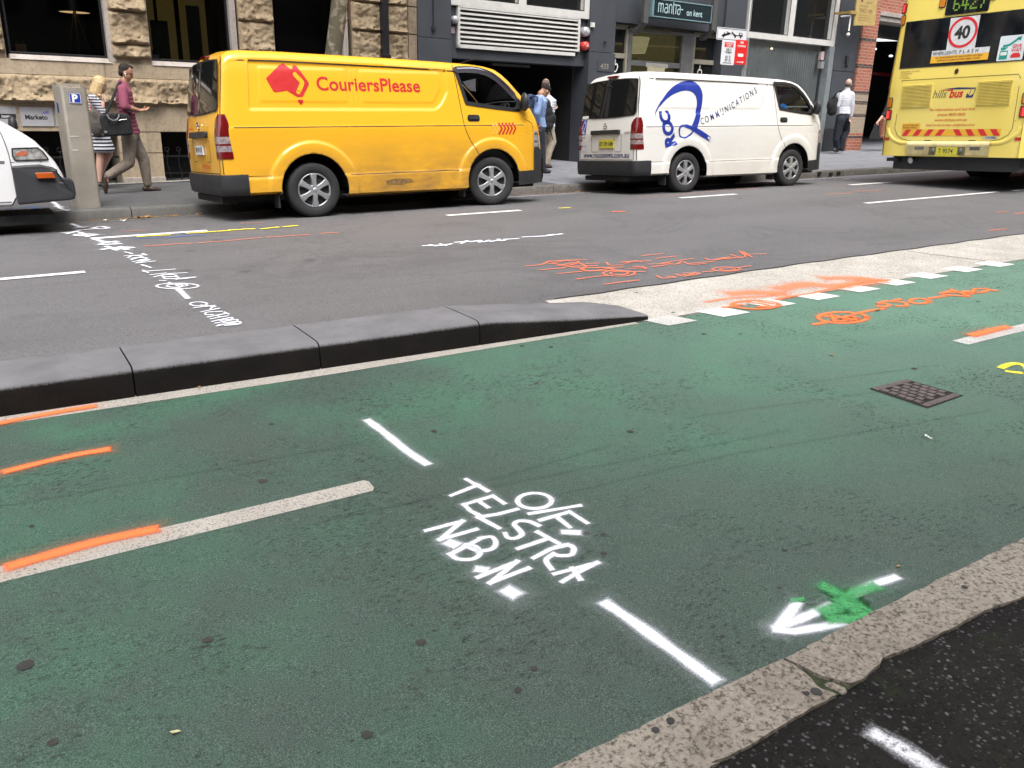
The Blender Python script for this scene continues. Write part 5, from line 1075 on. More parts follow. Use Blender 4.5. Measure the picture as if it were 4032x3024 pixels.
for x in (3.55, 9.3):
    for sg in (-1, 1):
        w_ = bpy.data.objects.new('wheel', None); COL.objects.link(w_); w_.parent = bus; w_.location = (x, sg * 1.08, .50)
        mb = MB(); mb.lathe([(.29, -.16), (.40, -.17), (.49, -.15), (.50, -.1), (.50, .1), (.49, .15), (.40, .17), (.29, .16)], n=40); 
        if x < 5: mb.lathe([(.29, -.16 - sg * .34), (.40, -.17 - sg * .34), (.49, -.15 - sg * .34), (.50, -.1 - sg * .34), (.50, .1 - sg * .34), (.49, .15 - sg * .34), (.40, .17 - sg * .34), (.29, .16 - sg * .34)], n=40)
        mb.build('tyre', RUBBER, w_, smooth=50); mb = MB(); mb.lathe([(0, sg * .12), (.1, sg * .12), (.16, sg * .03), (.29, sg * .13), (.30, 0)], n=32); mb.build('rim', HUB, w_, smooth=50)
for sg in (-1, 1):
    for k in range(7):
        mb = MB(); x0 = 1.0 + k * 1.5; mb.prism(rrect(x0, x0 + 1.42, 1.85, 2.85, .05), lambda a, b: (a, sg * (1.256 - .02 * max(0, b - 1.8)), b), lambda a, b: (a, sg * 1.24, b)); mb.build('side_window', BG, bus)
# moulded shoulders sweeping down beside the engine door
mb = MB()
for sg in (1, -1):
    pts = catmull([(sg * 1.135, 1.02), (sg * 1.10, .92), (sg * 1.01, .83), (sg * .88, .775), (sg * .72, .765)], 6)
    for i, (a, b) in enumerate(pts): pass
    mb = MB(); mb.tube([Vector(bf(a, b, -.048)) for a, b in pts], .062, 12); mb.build('moulded_shoulder', BY, bus, smooth=80)
# ------------------------------------------------------------------ buildings on the far side
FM = Matrix.Translation((0, 15.446, 0)) @ Matrix.Rotation(math.atan2(.06693, .99776), 4, 'Z')
def fthing(name, label, cat, u, z, group=None):
    o = thing(name, label, cat, FM @ Matrix.Translation((u, 0, z)), group); o['_u'] = u; o['_z'] = z; return o
def fbuild(mb, name, mat, root, **kw):
    u, z = root['_u'], root['_z']; mb.v = [(a - u, b, c - z) for a, b, c in mb.v]; return mb.build(name, mat, root, **kw)
def m_sand(name, lo, hi, stain, bump, sc_):
    k = NT(name); v = k.coord(); n = k.noise(v, 1.6, 5, .6); f = k.noise(v, sc_, 6, .7); st = k.noise(k.coord(3.0, 1, .5), 1.8, 4)
    c = k.ramp(n, [(.3, lo), (.7, hi)]); c = k.mix(k.ramp(f, [(.36, .55), (.5, 0)]), c, tuple(x * .55 for x in lo)); c = k.mix(k.ramp(st, [(.5, 0), (.75, stain)]), c, (.12, .09, .06)); k.base(c); k.rough(.9); k.bump(f, bump, .02); return k.m
SAND = m_sand('smooth sandstone', (.33, .262, .178), (.44, .355, .25), .4, .12, 18); ROCK = m_sand('rock faced sandstone', (.27, .20, .12), (.40, .31, .20), .35, 1.0, 22); ROCKD = m_sand('weathered sandstone', (.20, .15, .10), (.33, .26, .18), .6, .9, 20)
LIME = m_sand('cream rendered base', (.52, .38, .22), (.60, .46, .28), .15, .05, 20); SILL = m_sand('pale sill stone', (.31, .275, .245), (.40, .36, .33), .3, .05, 20)
def rockface(mb, u0, u1, z0, z1, amp=.05, base=.03, step=.022, seed=0):
    nu = max(3, int((u1 - u0) / step)); nz = max(3, int((z1 - z0) / step))
    def fn(i, j):
        u = u0 + (u1 - u0) * i / (nu - 1); z = z0 + (z1 - z0) * j / (nz - 1)
        e = min(1, min(u - u0, u1 - u) / .04 + .0); ez0 = min(1, (z - z0) / .015); ez1 = min(1, (z1 - z) / .05); e = max(0, min(e, ez0, ez1)) ** .6
        p = Vector((u * 2.6 + seed, z * 3.4, seed * 3.1)); h = base + amp * (.55 + .8 * noise.fractal(p, .7, 2.2, 6)) + .42 * amp * noise.noise(p * 5.5) - .45 * amp * abs(noise.noise(p * 9)) + .3 * amp * noise.noise(p * 17)
        zz = z + .25 * amp * noise.noise(Vector((u * 7, z * 2 + seed, 9))) * (1 if 0 < j < nz - 1 else 0)
        low = 1 + .9 * (1 - min(1, (z - z0) / .13))
        return (u, -max(.0, h * e * low), zz)
    mb.grid(nu, nz, fn)
sb = fthing('sandstone_building', 'brown sandstone building with rough blocks between large dark windows', 'building', 3, .15)
OP = [(.66, 2.04), (2.71, 4.04), (4.81, 6.13)]; allop = [(-3.44, -2.06), (-1.39, -.01)] + OP; piers = [(-5, -3.5), (-2.0, -1.45), (.05, .60), (2.10, 2.69), (4.18, 4.81), (6.32, 7.50)]
mb = MB()
# plinth and smooth base around the basement openings
bu = [(-5, -3.46), (-2.04, -1.41), (.0, .66), (2.03, 2.71), (4.06, 4.81), (6.16, 7.70)]
for a, b in bu: mb.box(a, b, 0, .6, .0, 1.04)
mb.box(-5, 7.70, -.004, .6, 1.04, 1.48); mb.box(-5, 7.7, .04, .6, 1.48, 1.88); mb.box(-5, 7.7, -.004, .6, 1.88, 2.10)
fbuild(mb, 'base_wall', SAND, sb, bevel=.004)
mb = MB(); 
for a, b in bu: mb.box(a + .0, b - .0, -.05, .0, .0, .30)
for u in (2.25, 2.71, 3.3): pass
fbuild(mb, 'plinth', SILL, sb, bevel=.01)
mb = MB()
for a, b in ((-.0, .66), (2.03, 2.71), (4.06, 4.81), (6.16, 7.7)): mb.box(a, b, -.0055, .0, .700, .706)
mb.box(-5, 7.7, -.008, -.003, 1.04, 1.046); mb.box(-5, 7.7, -.010, -.003, 1.876, 1.886)
for u in (.45, 1.95, 3.38, 5.0, 6.5): mb.box(u, u + .006, -.006, -.003, 1.89, 2.10)
for u in (1.85, 3.9, 5.4): mb.box(u, u + .006, -.006, -.003, 1.05, 1.46)
fbuild(mb, 'mortar_joint', simple('dark mortar', (.12, .09, .06), .9), sb)
mb = MB(); 
for a, b, sd_ in ((-5, -1.2, 1), (-1.2, 1.78, 2), (1.785, 4.35, 3), (4.355, 7.69, 4)): rockface(mb, a, b, 1.475, 1.882, .062, .04, .024, sd_)
fbuild(mb, 'rock_course', ROCK, sb, smooth=60)
mb = MB(); js = [2.185, 2.39, 2.885, 3.38, 3.88, 4.38, 4.9]; k_ = 0
for a, b in piers:
    mb = MB()
    for z0, z1 in zip(js[:-1], js[1:]):
        k_ += 1; rockface(mb, a, b, z0 + .004, z1 - .004, .055, .03, .024 if a > -.5 else .06, k_ * 1.7)
    fbuild(mb, 'rock_pier', ROCK, sb, smooth=60)
mb = MB()
for a, b in piers + [(7.5, 7.7)]: mb.box(a - .005, b + .005, .0, .6, 2.10, 5.0)
for z0, z1 in zip(js[:-1], js[1:]): mb.box(7.505, 7.695, -.03, .01, z0 + .01, z1 - .01)
fbuild(mb, 'pier_core', ROCKD, sb, bevel=.006)
mb = MB(); 
for a, b in [(-3.44, -2.06), (-1.39, .02)] + OP: mb.prism([(0, 0)] and [(a - .02, 2.095), (b + .05, 2.095), (b + .02, 2.17), (a, 2.17)], lambda p, q: (p, -.02 if q < 2.12 else .10, q), lambda p, q: (p, .3, q))
fbuild(mb, 'window_sill', SILL, sb)
mb = MB()
for a, b in OP: mb.prism([(b, .0), (b + .065, -.002), (b + .065, .25), (b, .25)], lambda p, q: (p + (.0), q, 2.10), lambda p, q: (p, q, 5.0))
for a, b in OP: mb.prism([(b + .0, .10), (b + .07, -.006), (b + .10, -.006), (b + .10, .3), (b, .3)], lambda p, q: (p, q, 2.12), lambda p, q: (p, q, 5.0))
fbuild(mb, 'window_reveal', SILL, sb)
FRB = simple('black window frame', (.012, .012, .014), .35); WG = m_glass('shop window glass', .38)
WALLD = simple('dim interior wall', (.06, .05, .04), .9); OCHRE = simple('glowing ochre wall', (.30, .23, .07), .9, emit=(.30, .22, .06), es=.085)  # ochre wall glows faintly in place of unseen room light
for i, (a, b) in enumerate([(-1.39, .02)] + OP):
    mb = MB(); mb.box(a, b, .11, .15, 2.165, 2.205); mb.box(a, a + .03, .11, .15, 2.2, 5); mb.box(b - .035, b, .11, .15, 2.2, 5)
    w_ = fbuild(mb, 'window', FRB, sb, bevel=.004)
    mb = MB(); mb.add([(a + .02, .13, 2.2), (b - .02, .13, 2.2), (b - .02, .13, 5), (a + .02, .13, 5)], [(0, 1, 2, 3)]); g = fbuild(mb, 'pane', WG, sb, fixn=False); g.parent = w_
# rooms behind
mb = MB()
for a, b in ((-5, 2.4), (2.42, 4.5), (4.52, 7.6)): mb.add([(a, .6, 1.9), (b, .6, 1.9), (b, 4.2, 1.9), (a, 4.2, 1.9), (a, .6, 5), (b, .6, 5), (b, 4.2, 5), (a, 4.2, 5)], [(0, 1, 2, 3), (4, 5, 6, 7), (1, 2, 6, 5), (2, 3, 7, 6), (3, 0, 4, 7)])
fbuild(mb, 'room', WALLD, sb, fixn=False)
mb = MB(); 
for u0, u1 in ((3.0, 3.35), (3.42, 3.72), (3.82, 4.3)): mb.box(u0, u1, 2.2, 2.25, 1.95, 4.9)
fbuild(mb, 'interior_wall', OCHRE, sb)
mb = MB(); mb.box(3.20, 3.5, 1.9, 1.94, 2.3, 2.95); mb.box(3.86, 4.1, 1.9, 1.94, 2.3, 3.25); mb.box(.2, 2.3, 3.0, 3.05, 1.95, 4.8); mb.box(5.2, 6.1, .9, .95, 2.0, 4.2); fbuild(mb, 'interior_panel', simple('dark panel', (.02, .022, .02), .6), sb)
mb = MB(); mb.box(2.8, 4.3, .5, 1.4, 2.1, 2.22); mb.box(.9, 2.2, .9, 1.6, 2.1, 2.2); fbuild(mb, 'desk', FRB, sb)
# basement openings with railings
mb = MB(); mb.add([(-5, .62, -.6), (7.6, .62, -.6), (7.6, .62, 1.05), (-5, .62, 1.05)], [(0, 1, 2, 3)]); mb.add([(-5, .0, 1.04), (7.6, .0, 1.04), (7.6, .62, 1.04), (-5, .62, 1.04)], [(0, 1, 2, 3)]); fbuild(mb, 'basement_wall', simple('black basement', (.012, .012, .012), .9), sb, fixn=False)
for a, b in [(-1.41, 0.0), (.66, 2.03), (2.71, 4.06), (4.81, 6.16)]:
    mb = MB(); mb.box(a, b, .08, .10, .62, .65); mb.box(a, b, .08, .10, .34, .36)
    for k in range(7):
        u = a + (b - a) * (k + .5) / 7; mb.tube([(u + .02 * math.sin(t * 1.4), .09, .2 + t * .1) for t in range(6)], .009, 6); mb.tube([(u + .035 * math.cos(t), .09, .75 + .035 * math.sin(t)) for t in np.linspace(0, 2 * math.pi, 12)], .007, 5)
    fbuild(mb, 'basement_railing', FRB, sb, smooth=60)
mb = MB(); mb.box(-5, 7.72, -.02, .6, 5.0, 5.3)
for k in range(5):
    z = 5.3 + k * 3.6; mb.box(-5, 7.72, .1, .6, z, z + .9); mb.box(-5, 7.72, .1, .6, z + 3.2, z + 3.6)
    for u in (-5, -2.04, .0, 2.04, 4.1, 6.16): mb.box(u, u + .72 + (.8 if u > 6 else 0), .0, .6, z + .9, z + 3.2)
fbuild(mb, 'upper_wall', ROCK, sb)
mb = MB(); mb.add([(-5, .4, 5.3), (7.7, .4, 5.3), (7.7, .4, 23), (-5, .4, 23)], [(0, 1, 2, 3)]); mb.box(-5, 7.7, .55, 12, 5.0, 23); fbuild(mb, 'upper_window', DGLASS, sb)
# name boards on the base
PLQ = simple('grey name board', (.42, .42, .44), .35, .2, .06)
def board(u0, u1, lab, tx=None):
    t = fthing('name_board', lab, 'sign', u0, 1.11, 'name boards on the sandstone wall'); mb = MB(); mb.box(u0, u1, -.022, -.005, 1.115, 1.40); fbuild(mb, 'panel', PLQ, t, bevel=.003)
    if tx == 'M':
        mb = MB(); put_text(mb, 'Marketo', lambda a, b: (u0 + .055 + a, -.0235, 1.218 + b), .098, bold=.0030, xs=.93); fbuild(mb, 'lettering', NUM, t, fixn=False)
        mb = MB(); 
        for k in range(4): x = u0 + .285 + k * .028; patch(mb, [(x, 1.305), (x + .022, 1.30 + .002 * k), (x + .022, 1.318 + .012 * k), (x, 1.314 + .010 * k)], lambda a, b: (a, -.0235, b), 1)
        fbuild(mb, 'logo', simple('violet print', (.20, .13, .55), .4), t, fixn=False)
    if tx == 'T':
        mb = MB(); mb.box(u1 - .27, u1 - .012, -.0245, -.022, 1.225, 1.295); p = fbuild(mb, 'panel_strip', NUM, t); mb = MB(); put_text(mb, 'itors', lambda a, b: (u1 - .21 + a, -.026, 1.24 + b), .062, bold=.001); fbuild(mb, 'lettering', WHITE, t, fixn=False)
board(.18, .615, 'pale name board with a black strip, partly behind the old white van', 'T'); board(.665, 1.115, 'grey name board with violet bars above its dark word', 'M'); board(1.145, 1.60, 'blank grey name board mostly hidden behind the parking meter')
# drainpipe
dp_ = fthing('drainpipe', 'square black drainpipe on the rough sandstone above the yellow van', 'drainpipe', 6.94, 0); mb = MB(); mb.box(6.87, 7.01, -.17, -.06, .25, 5.2); fbuild(mb, 'pipe', FRB, dp_, bevel=.008); mb = MB()
for z in (.6, 2.42, 4.2): mb.box(6.845, 7.035, -.185, -.04, z, z + .06)
fbuild(mb, 'collar', FRB, dp_, bevel=.006)
# tripod lamp glowing inside the first window
lt = fthing('floor_lamp', 'glowing tripod floor lamp with a wide black shade inside the left window', 'lamp', 1.88, 1.95); mb = MB(); lc = (1.88, 1.5)
mb.lathe([(.245, 2.94), (.20, 3.22)], (lc[0], lc[1], 0), 'z', 32); fbuild(mb, 'lamp_shade', FRB, lt, smooth=60, fixn=False)
mb = MB(); mb.lathe([(0, 2.965), (.238, 2.945)], (lc[0], lc[1], 0), 'z', 32); fbuild(mb, 'glow', simple('lamp glow', (1, .8, .5), .5, emit=(1, .66, .30), es=.6), lt, smooth=60, fixn=False)
mb = MB()
for t in (0, 2.1, 4.2): mb.tube([(lc[0], lc[1], 3.0), (lc[0] + .3 * math.cos(t + .3), lc[1] + .3 * math.sin(t + .3), 1.95)], .012, 6)
fbuild(mb, 'tripod', simple('bronze legs', (.05, .035, .02), .5), lt)
def plant(u, y, z, lab, n=22, r=.12):
    t = fthing('potted_plant', lab, 'plant', u, z); mb = MB(); mb.lathe([(0, z), (.05, z), (.065, z + .10), (.058, z + .10), (0, z + .09)], (u, y, 0), 'z', 16); fbuild(mb, 'pot', simple('white pot', (.45, .45, .45), .5), t, smooth=50); mb = MB()
    for _ in range(n):
        a = random.random() * 6.28; e = random.uniform(.2, 1.3); d = Vector((math.cos(a) * math.cos(e), math.sin(a) * math.cos(e), math.sin(e))); s_ = d.cross(Vector((0, 0, 1))).normalized() * .018; b0 = Vector((u, y, z + .09)); L = r * random.uniform(.7, 1.3)
        mb.add([b0, b0 + d * L * .5 + s_, b0 + d * L, b0 + d * L * .5 - s_], [(0, 1, 2, 3)])
    fbuild(mb, 'foliage', simple('plant leaf', (.03, .10, .02), .5), t)
plant(2.86, .42, 2.18, 'small potted plant on the sill inside the second window', 26, .14); 
mb = MB(); mb.box(.78, .93, .35, .45, 2.19, 2.33); t = fthing('planter_box', 'small tan planter box standing inside the left window', 'planter', .85, 2.19); fbuild(mb, 'box', simple('tan box', (.28, .18, .09), .7), t); mb = MB()
for _ in range(16): a = random.random() * 6.28; mb.ell((.855 + .05 * math.cos(a), .40 + .03 * math.sin(a), 2.34 + random.random() * .05), (.02, .02, .008), n=6, m=4)
fbuild(mb, 'foliage', simple('plant leaf', (.03, .10, .02), .5), t)
# ---- charcoal hotel building
hb = fthing('hotel_building', 'charcoal painted hotel building with white window frames and a dark garage entrance', 'building', 12, .35)
CHAR = simple('charcoal painted render', (.046, .051, .060), .55, var=.12, vs=2.5, bump=.08, bs=60); CHARD = simple('dark plinth paint', (.018, .019, .022), .5); TEALP = simple('dark teal panel', (.030, .042, .045), .5, var=.1); FRW = simple('white window frame', (.56, .55, .52), .45, var=.08, bump=.04); GRYP = simple('grey metal', (.20, .20, .20), .4, .5, .12)
mb = MB()
mb.box(7.72, 8.50, -.02, .5, .1, 2.85); mb.box(7.72, 8.50, .0, .5, 2.86, 5.2)
mb.box(8.50, 12.14, .10, .5, 2.51, 3.52)
mb.box(12.12, 12.92, -.06, .5, .1, 2.82); mb.box(12.14, 12.90, -.04, .5, 2.83, 5.2)
mb.box(16.72, 17.60, .05, .5, .2, 5.2); mb.box(12.9, 16.8, .12, .5, 3.52, 5.2)
mb.box(21.42, 22.50, -.04, .5, 1.22, 2.815); mb.box(21.42, 22.50, -.04, .5, 2.83, 4.37); mb.box(21.42, 22.50, -.04, .5, 4.385, 5.2)
fbuild(mb, 'wall', CHAR, hb, bevel=.006)
mb = MB(); mb.box(21.40, 22.52, -.05, .5, .3, 1.215); mb.box(17.6, 21.4, .0, .4, .2, .62); fbuild(mb, 'plinth', CHARD, hb, bevel=.004)
mb = MB(); mb.add([(8.5, .5, .1), (12.12, .5, .1), (12.12, 9, .1), (8.5, 9, .1), (8.5, .5, 2.7), (12.12, .5, 2.7), (12.12, 9, 2.7), (8.5, 9, 2.7)], [(4, 5, 6, 7), (1, 2, 6, 5), (2, 3, 7, 6), (3, 0, 4, 7)]); mb.box(8.4, 8.5, .5, 9, .1, 2.7); fbuild(mb, 'garage_interior', simple('black garage', (.006, .006, .007), .8), hb, fixn=False)
mb = MB(); mb.box(10.2, 11.25, 1.0, 1.08, 2.47, 2.52); mb.box(9.72, 9.74, 2, 2.04, 1.0, 2.5); fbuild(mb, 'garage_light_fitting', simple('unlit grey fitting', (.12, .12, .12), .5), hb)
def frame(root, u0, u1, z0, z1, mull, w=.2, y0=.02, y1=.3, wb=.15):
    mb = MB(); mb.box(u0, u1, y0, y1, z0, z0 + wb); mb.box(u0, u0 + (.0 if w < .01 else .09), y0 + .002, y1, z0 + wb, z1); mb.box(u1 - w, u1, y0 + .002, y1, z0 + wb, z1)
    for a, b in mull: mb.box(a, b, y0 + .004, y1, z0 + wb, z1)
    w_ = fbuild(mb, 'window', FRW, root, bevel=.006); ed = [u0 + .05] + [x for m_ in mull for x in m_] + [u1 - w]
    for a, b in zip(ed[::2], ed[1::2]):
        mb = MB(); mb.add([(a, .16, z0 + wb - .01), (b, .16, z0 + wb - .01), (b, .16, z1), (a, .16, z1)], [(0, 1, 2, 3)]); g = fbuild(mb, 'pane', DGLASS, root, fixn=False); g.parent = w_
        mb = MB(); line(mb, [(a + .012, z1), (a + .012, z0 + wb + .012), (b - .012, z0 + wb + .012), (b - .012, z1)], .03, lambda p, q: (p, .02, q)); g = fbuild(mb, 'seal', FRB, root, fixn=False); g.parent = w_
frame(hb, 8.50, 12.19, 3.50, 5.2, [(10.18, 10.39)]); frame(hb, 17.57, 21.42, 3.47, 5.2, [(19.25, 19.48)])
# louvre
mb = MB(); u0, u1, z0, z1 = 8.67, 11.90, 2.71, 3.50
mb.box(u0, u0 + .06, .02, .12, z0, z1); mb.box(u1 - .06, u1, .02, .12, z0 + .1, z1); mb.box(u0, u1 - .12, .02, .12, z0, z0 + .07); mb.box(u0, u1, .02, .12, z1 - .03, z1)
lv = fbuild(mb, 'louvre', FRW, hb, bevel=.004)
mb = MB(); mb.box(u0, u1, .10, .105, z0, z1); g = fbuild(mb, 'louvre_void', simple('louvre void', (.015, .012, .010), .9), hb); g.parent = lv
mb = MB()
for k in range(8):
    z = z0 + .105 + k * .088; mb.prism([(.02, z), (.10, z + .052), (.10, z + .062), (.02, z + .024)], lambda a, b: (u0 + .06, a, b), lambda a, b: (u1 - .06, a, b))
g = fbuild(mb, 'slats', FRW, hb); g.parent = lv
def disc(root_name, lab, u, z, r, mat, cat):
    t = fthing(root_name, lab, cat, u, z); mb = MB(); mb.lathe([(0, -.075), (r * .5, -.075), (r * .9, -.05), (r, -.02), (r, .10)], (u, .0, z), 'y', 28); fbuild(mb, 'shell', mat, t, smooth=45); mb = MB(); mb.lathe([(0, -.082), (r * .28, -.082), (r * .3, -.07)], (u, 0, z), 'y', 20); fbuild(mb, 'boss', simple('alarm boss', (.45, .42, .42), .4), t, smooth=50)
disc('alarm_bell', 'silver alarm bell left of the louvre', 8.585, 3.23, .075, simple('silver bell', (.42, .43, .45), .3, .4), 'alarm bell'); disc('alarm_bell', 'silver alarm bell right of the louvre, above the red one', 12.04, 3.235, .105, simple('silver bell', (.42, .43, .45), .3, .4), 'alarm bell'); disc('alarm_bell', 'round red alarm bell right of the louvre', 12.045, 2.94, .095, simple('red bell', (.50, .05, .04), .35), 'alarm bell')
t = fthing('junction_box', 'small white box above the silver bell on the charcoal wall', 'junction box', 12.17, 3.37); mb = MB(); mb.box(12.12, 12.22, -.10, -.05, 3.33, 3.43); fbuild(mb, 'case', FRW, t, bevel=.006)
t = fthing('notice', 'small pinkish notice under the left silver bell', 'notice', 8.58, 3.0); mb = MB(); mb.box(8.52, 8.64, .085, .10, 2.98, 3.10); fbuild(mb, 'card', simple('pale notice', (.5, .38, .38), .5), t)
t = fthing('number_sign', 'charcoal street number plate reading 433 on the hotel pillar', 'sign', 12.6, 2.5); mb = MB(); mb.box(12.38, 12.84, -.075, -.06, 2.42, 2.64); fbuild(mb, 'panel', CHAR, t, bevel=.003); mb = MB(); put_text(mb, '433', lambda a, b: (12.46 + a, -.078, 2.475 + b), .165, xs=1.05, bold=.001); fbuild(mb, 'numerals', simple('dull silver numerals', (.28, .25, .19), .4), t, fixn=False)
mb = MB(); mb.box(8.06, 8.08, -.04, -.02, 2.95, 5.2); mb.box(8.03, 8.12, -.05, -.02, 3.0, 3.06); mb.box(12.55, 12.60, -.10, -.06, 3.02, 3.07); mb.box(21.93, 22.05, -.10, -.04, 3.05, 3.25); mb.box(21.97, 22.01, -.12, -.04, 2.93, 2.99); fbuild(mb, 'conduit', CHARD, hb)
# entrance
mb = MB(); mb.box(12.92, 16.72, .35, .5, 3.46, 3.55); mb.box(12.95, 13.60, .30, .36, 3.40, 3.50); mb.box(12.95, 13.60, .30, .36, 2.76, 2.87); mb.box(13.55, 13.62, .28, .36, .3, 3.42); mb.box(15.86, 16.72, .30, .36, 3.40, 3.50); mb.box(15.90, 16.70, .30, .36, 2.76, 2.87); mb.box(15.86, 15.94, .28, .36, .3, 3.42); fbuild(mb, 'sidelight_frame', simple('tarnished beige frame', (.26, .24, .19), .45), hb, bevel=.004)
mb = MB(); mb.box(13.62, 13.74, .26, .5, .3, 3.46); mb.box(15.44, 15.86, .26, .5, .3, 3.46); mb.box(13.74, 15.44, .26, .36, 3.38, 3.46); mb.box(13.74, 15.44, .28, .36, 2.62, 2.74); fbuild(mb, 'door_surround', GRYP, hb, bevel=.006)
mb = MB(); mb.box(12.95, 13.55, .34, .35, .3, 3.4); mb.box(15.94, 16.7, .34, .35, .3, 3.4); fbuild(mb, 'sidelight', DGLASS, hb)
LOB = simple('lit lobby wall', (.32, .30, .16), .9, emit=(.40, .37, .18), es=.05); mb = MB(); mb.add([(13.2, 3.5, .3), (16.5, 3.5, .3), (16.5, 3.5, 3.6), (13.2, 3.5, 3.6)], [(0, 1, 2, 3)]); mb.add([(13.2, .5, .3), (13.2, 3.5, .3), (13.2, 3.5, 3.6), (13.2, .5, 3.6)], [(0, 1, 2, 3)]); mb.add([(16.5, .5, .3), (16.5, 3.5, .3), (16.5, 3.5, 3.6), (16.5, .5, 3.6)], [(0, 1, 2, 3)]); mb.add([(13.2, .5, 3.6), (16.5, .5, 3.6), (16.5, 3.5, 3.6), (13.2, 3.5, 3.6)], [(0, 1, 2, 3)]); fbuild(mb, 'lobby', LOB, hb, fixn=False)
mb = MB(); mb.add([(13.74, .32, .3), (15.44, .32, .3), (15.44, .32, 3.4), (13.74, .32, 3.4)], [(0, 1, 2, 3)]); fbuild(mb, 'door_glass', m_glass('lobby glass', .6), hb, fixn=False)
mb = MB(); mb.box(14.25, 15.0, .27, .33, 2.60, 2.70); fbuild(mb, 'door_closer', simple('pale closer', (.35, .34, .30), .5), hb, bevel=.01)
# beige reflections in the door glass, made as solid cream bands
mb = MB(); mb.box(13.8, 15.2, 1.6, 1.9, 2.72, 2.90); mb.box(14.3, 14.9, .27, .28, 2.42, 2.62); fbuild(mb, 'reflected_bands', simple('cream reflected bands', (.45, .40, .26), .6), hb)
t = fthing('pendant_lamp', 'wide cream lampshade glowing behind the hotel door glass', 'lamp', 14.5, 3.0); mb = MB(); mb.lathe([(.25, 2.98), (.34, 3.34), (.33, 3.35), (.24, 2.99), (0, 2.985)], (14.75, 1.2, 0), 'z', 28); fbuild(mb, 'lamp_shade', simple('glowing shade', (.7, .66, .38), .6, emit=(.75, .70, .36), es=.16), t, smooth=60)
t = fthing('downlight', 'small bright downlight at the top left of the hotel door', 'lamp', 13.95, 3.35); mb = MB(); mb.ell((14.0, .9, 3.40), (.035, .035, .03), n=12, m=8); fbuild(mb, 'bulb', simple('downlight glow', (1, .9, .6), .5, emit=(1, .82, .45), es=1.6), t, smooth=80)
mb = MB()
for a in (13.555, 15.87):
    mb = MB(); mb.box(a - .075, a + .075, -.34, -.24, 3.50, 5.2); mb.prism([(-.34, 3.50), (-.24, 3.50), (.10, 3.40), (.10, 3.30), (-.02, 3.30)], lambda p, q: (a - .07 + .12 * max(0, p + .3), p, q), lambda p, q: (a + .07 + .12 * max(0, p + .3), p, q)); fbuild(mb, 'canopy_post', simple('grey steel post', (.10, .10, .095), .45, .3, .15), hb, bevel=.008)
t = fthing('hotel_sign', 'dark box sign with pale curly lettering above the hotel entrance', 'sign', 14.8, 3.6); mb = MB(); W0, W1 = 13.75, 15.74
mb.box(W0, W1, -.34, -.12, 3.655, 4.06); fbuild(mb, 'sign_box', simple('teal black sign', (.006, .016, .022), .35, var=.1), t, bevel=.004); mb = MB()
for z in (3.655, 4.03): mb.box(W0, W1, -.352, -.338, z, z + .022)
mb.box(W0, W0 + .02, -.352, -.338, 3.675, 4.03); mb.box(W1 - .02, W1, -.352, -.338, 3.675, 4.03); mb.box(W0 - .015, W0 + .0, -.34, -.12, 3.655, 4.055); fbuild(mb, 'sign_border', simple('pale teal edge', (.17, .27, .29), .4), t)
LTR = simple('pale sign lettering', (.42, .58, .60), .5); mb = MB(); fs_ = lambda a, b: (a, -.3455, b)
def st(pts, w=.020, cm=True): line(mb, catmull(pts, 6) if cm and len(pts) > 2 else pts, w, fs_)
bx, bz, h = 13.92, 3.765, .185
def mm(x): 
    for k in range(2): st([(x + k * .085, bz + h), (x + k * .085 + .03, bz + h + .012), (x + k * .085 + .062, bz + h - .02), (x + k * .085 + .072, bz + .01)])
st([(bx, bz), (bx, bz + h + .01)]); st([(bx, bz + h - .03), (bx + .03, bz + h + .01), (bx + .072, bz + h - .02), (bx + .076, bz)]); st([(bx + .076, bz + h - .03), (bx + .11, bz + h + .01), (bx + .148, bz + h - .02), (bx + .152, bz)])
ax = bx + .20; st([(ax + .02, bz + h), (ax + .085, bz + h - .005), (ax + .10, bz + .10), (ax + .10, bz)]); st([(ax + .10, bz + .10), (ax + .03, bz + .11), (ax, bz + .05), (ax + .04, bz), (ax + .10, bz + .04)])
nx = ax + .15; st([(nx, bz), (nx, bz + h)]); st([(nx, bz + h - .03), (nx + .04, bz + h + .01), (nx + .085, bz + h - .03), (nx + .09, bz)])
tx = nx + .14; st([(tx, bz + h + .07), (tx, bz + .03), (tx + .03, bz)]); st([(tx, bz + h + .012), (tx + .16, bz + h + .012)]); st([(tx + .085, bz), (tx + .085, bz + h)])
qx = tx + .14; st([(qx, bz + h), (qx + .06, bz + h + .01), (qx + .085, bz + h - .04), (qx + .085, bz + .04), (qx + .05, bz - .005), (qx + .005, bz + .03), (qx + .01, bz + .09), (qx + .06, bz + .115), (qx + .19, bz + .112)])
put_text(mb, 'on kent', lambda a, b: (14.86 + a, -.3455, 3.765 + b), .20, xs=.88, bold=.0015); fbuild(mb, 'lettering', LTR, t, fixn=False)
for u, lab in ((13.28, 'white curled hotel emblem on the dark glass left of the hotel door'), (16.22, 'white curled hotel emblem on the dark glass right of the hotel door')):
    t = fthing('window_emblem', lab, 'emblem', u, 2.5, 'white curled emblems on the hotel sidelights'); mb = MB(); line(mb, catmull([(u + .01, 2.74), (u + .01, 2.62), (u + .06, 2.63), (u + .09, 2.56), (u + .03, 2.46), (u - .05, 2.50), (u - .05, 2.60), (u + .02, 2.66)], 6), .028, lambda a, b: (a, .333, b)); line(mb, [(u - .06, 2.58), (u - .08, 2.40), (u - .09, 2.20)], .028, lambda a, b: (a, .333, b)); fbuild(mb, 'decal', WHITE, t, fixn=False)
mb = MB()
def cur(i, j): u = 17.70 + 3.5 * i / 399; return (u, .30 + .028 * math.sin(u * 62), .5 + 3.0 * j)
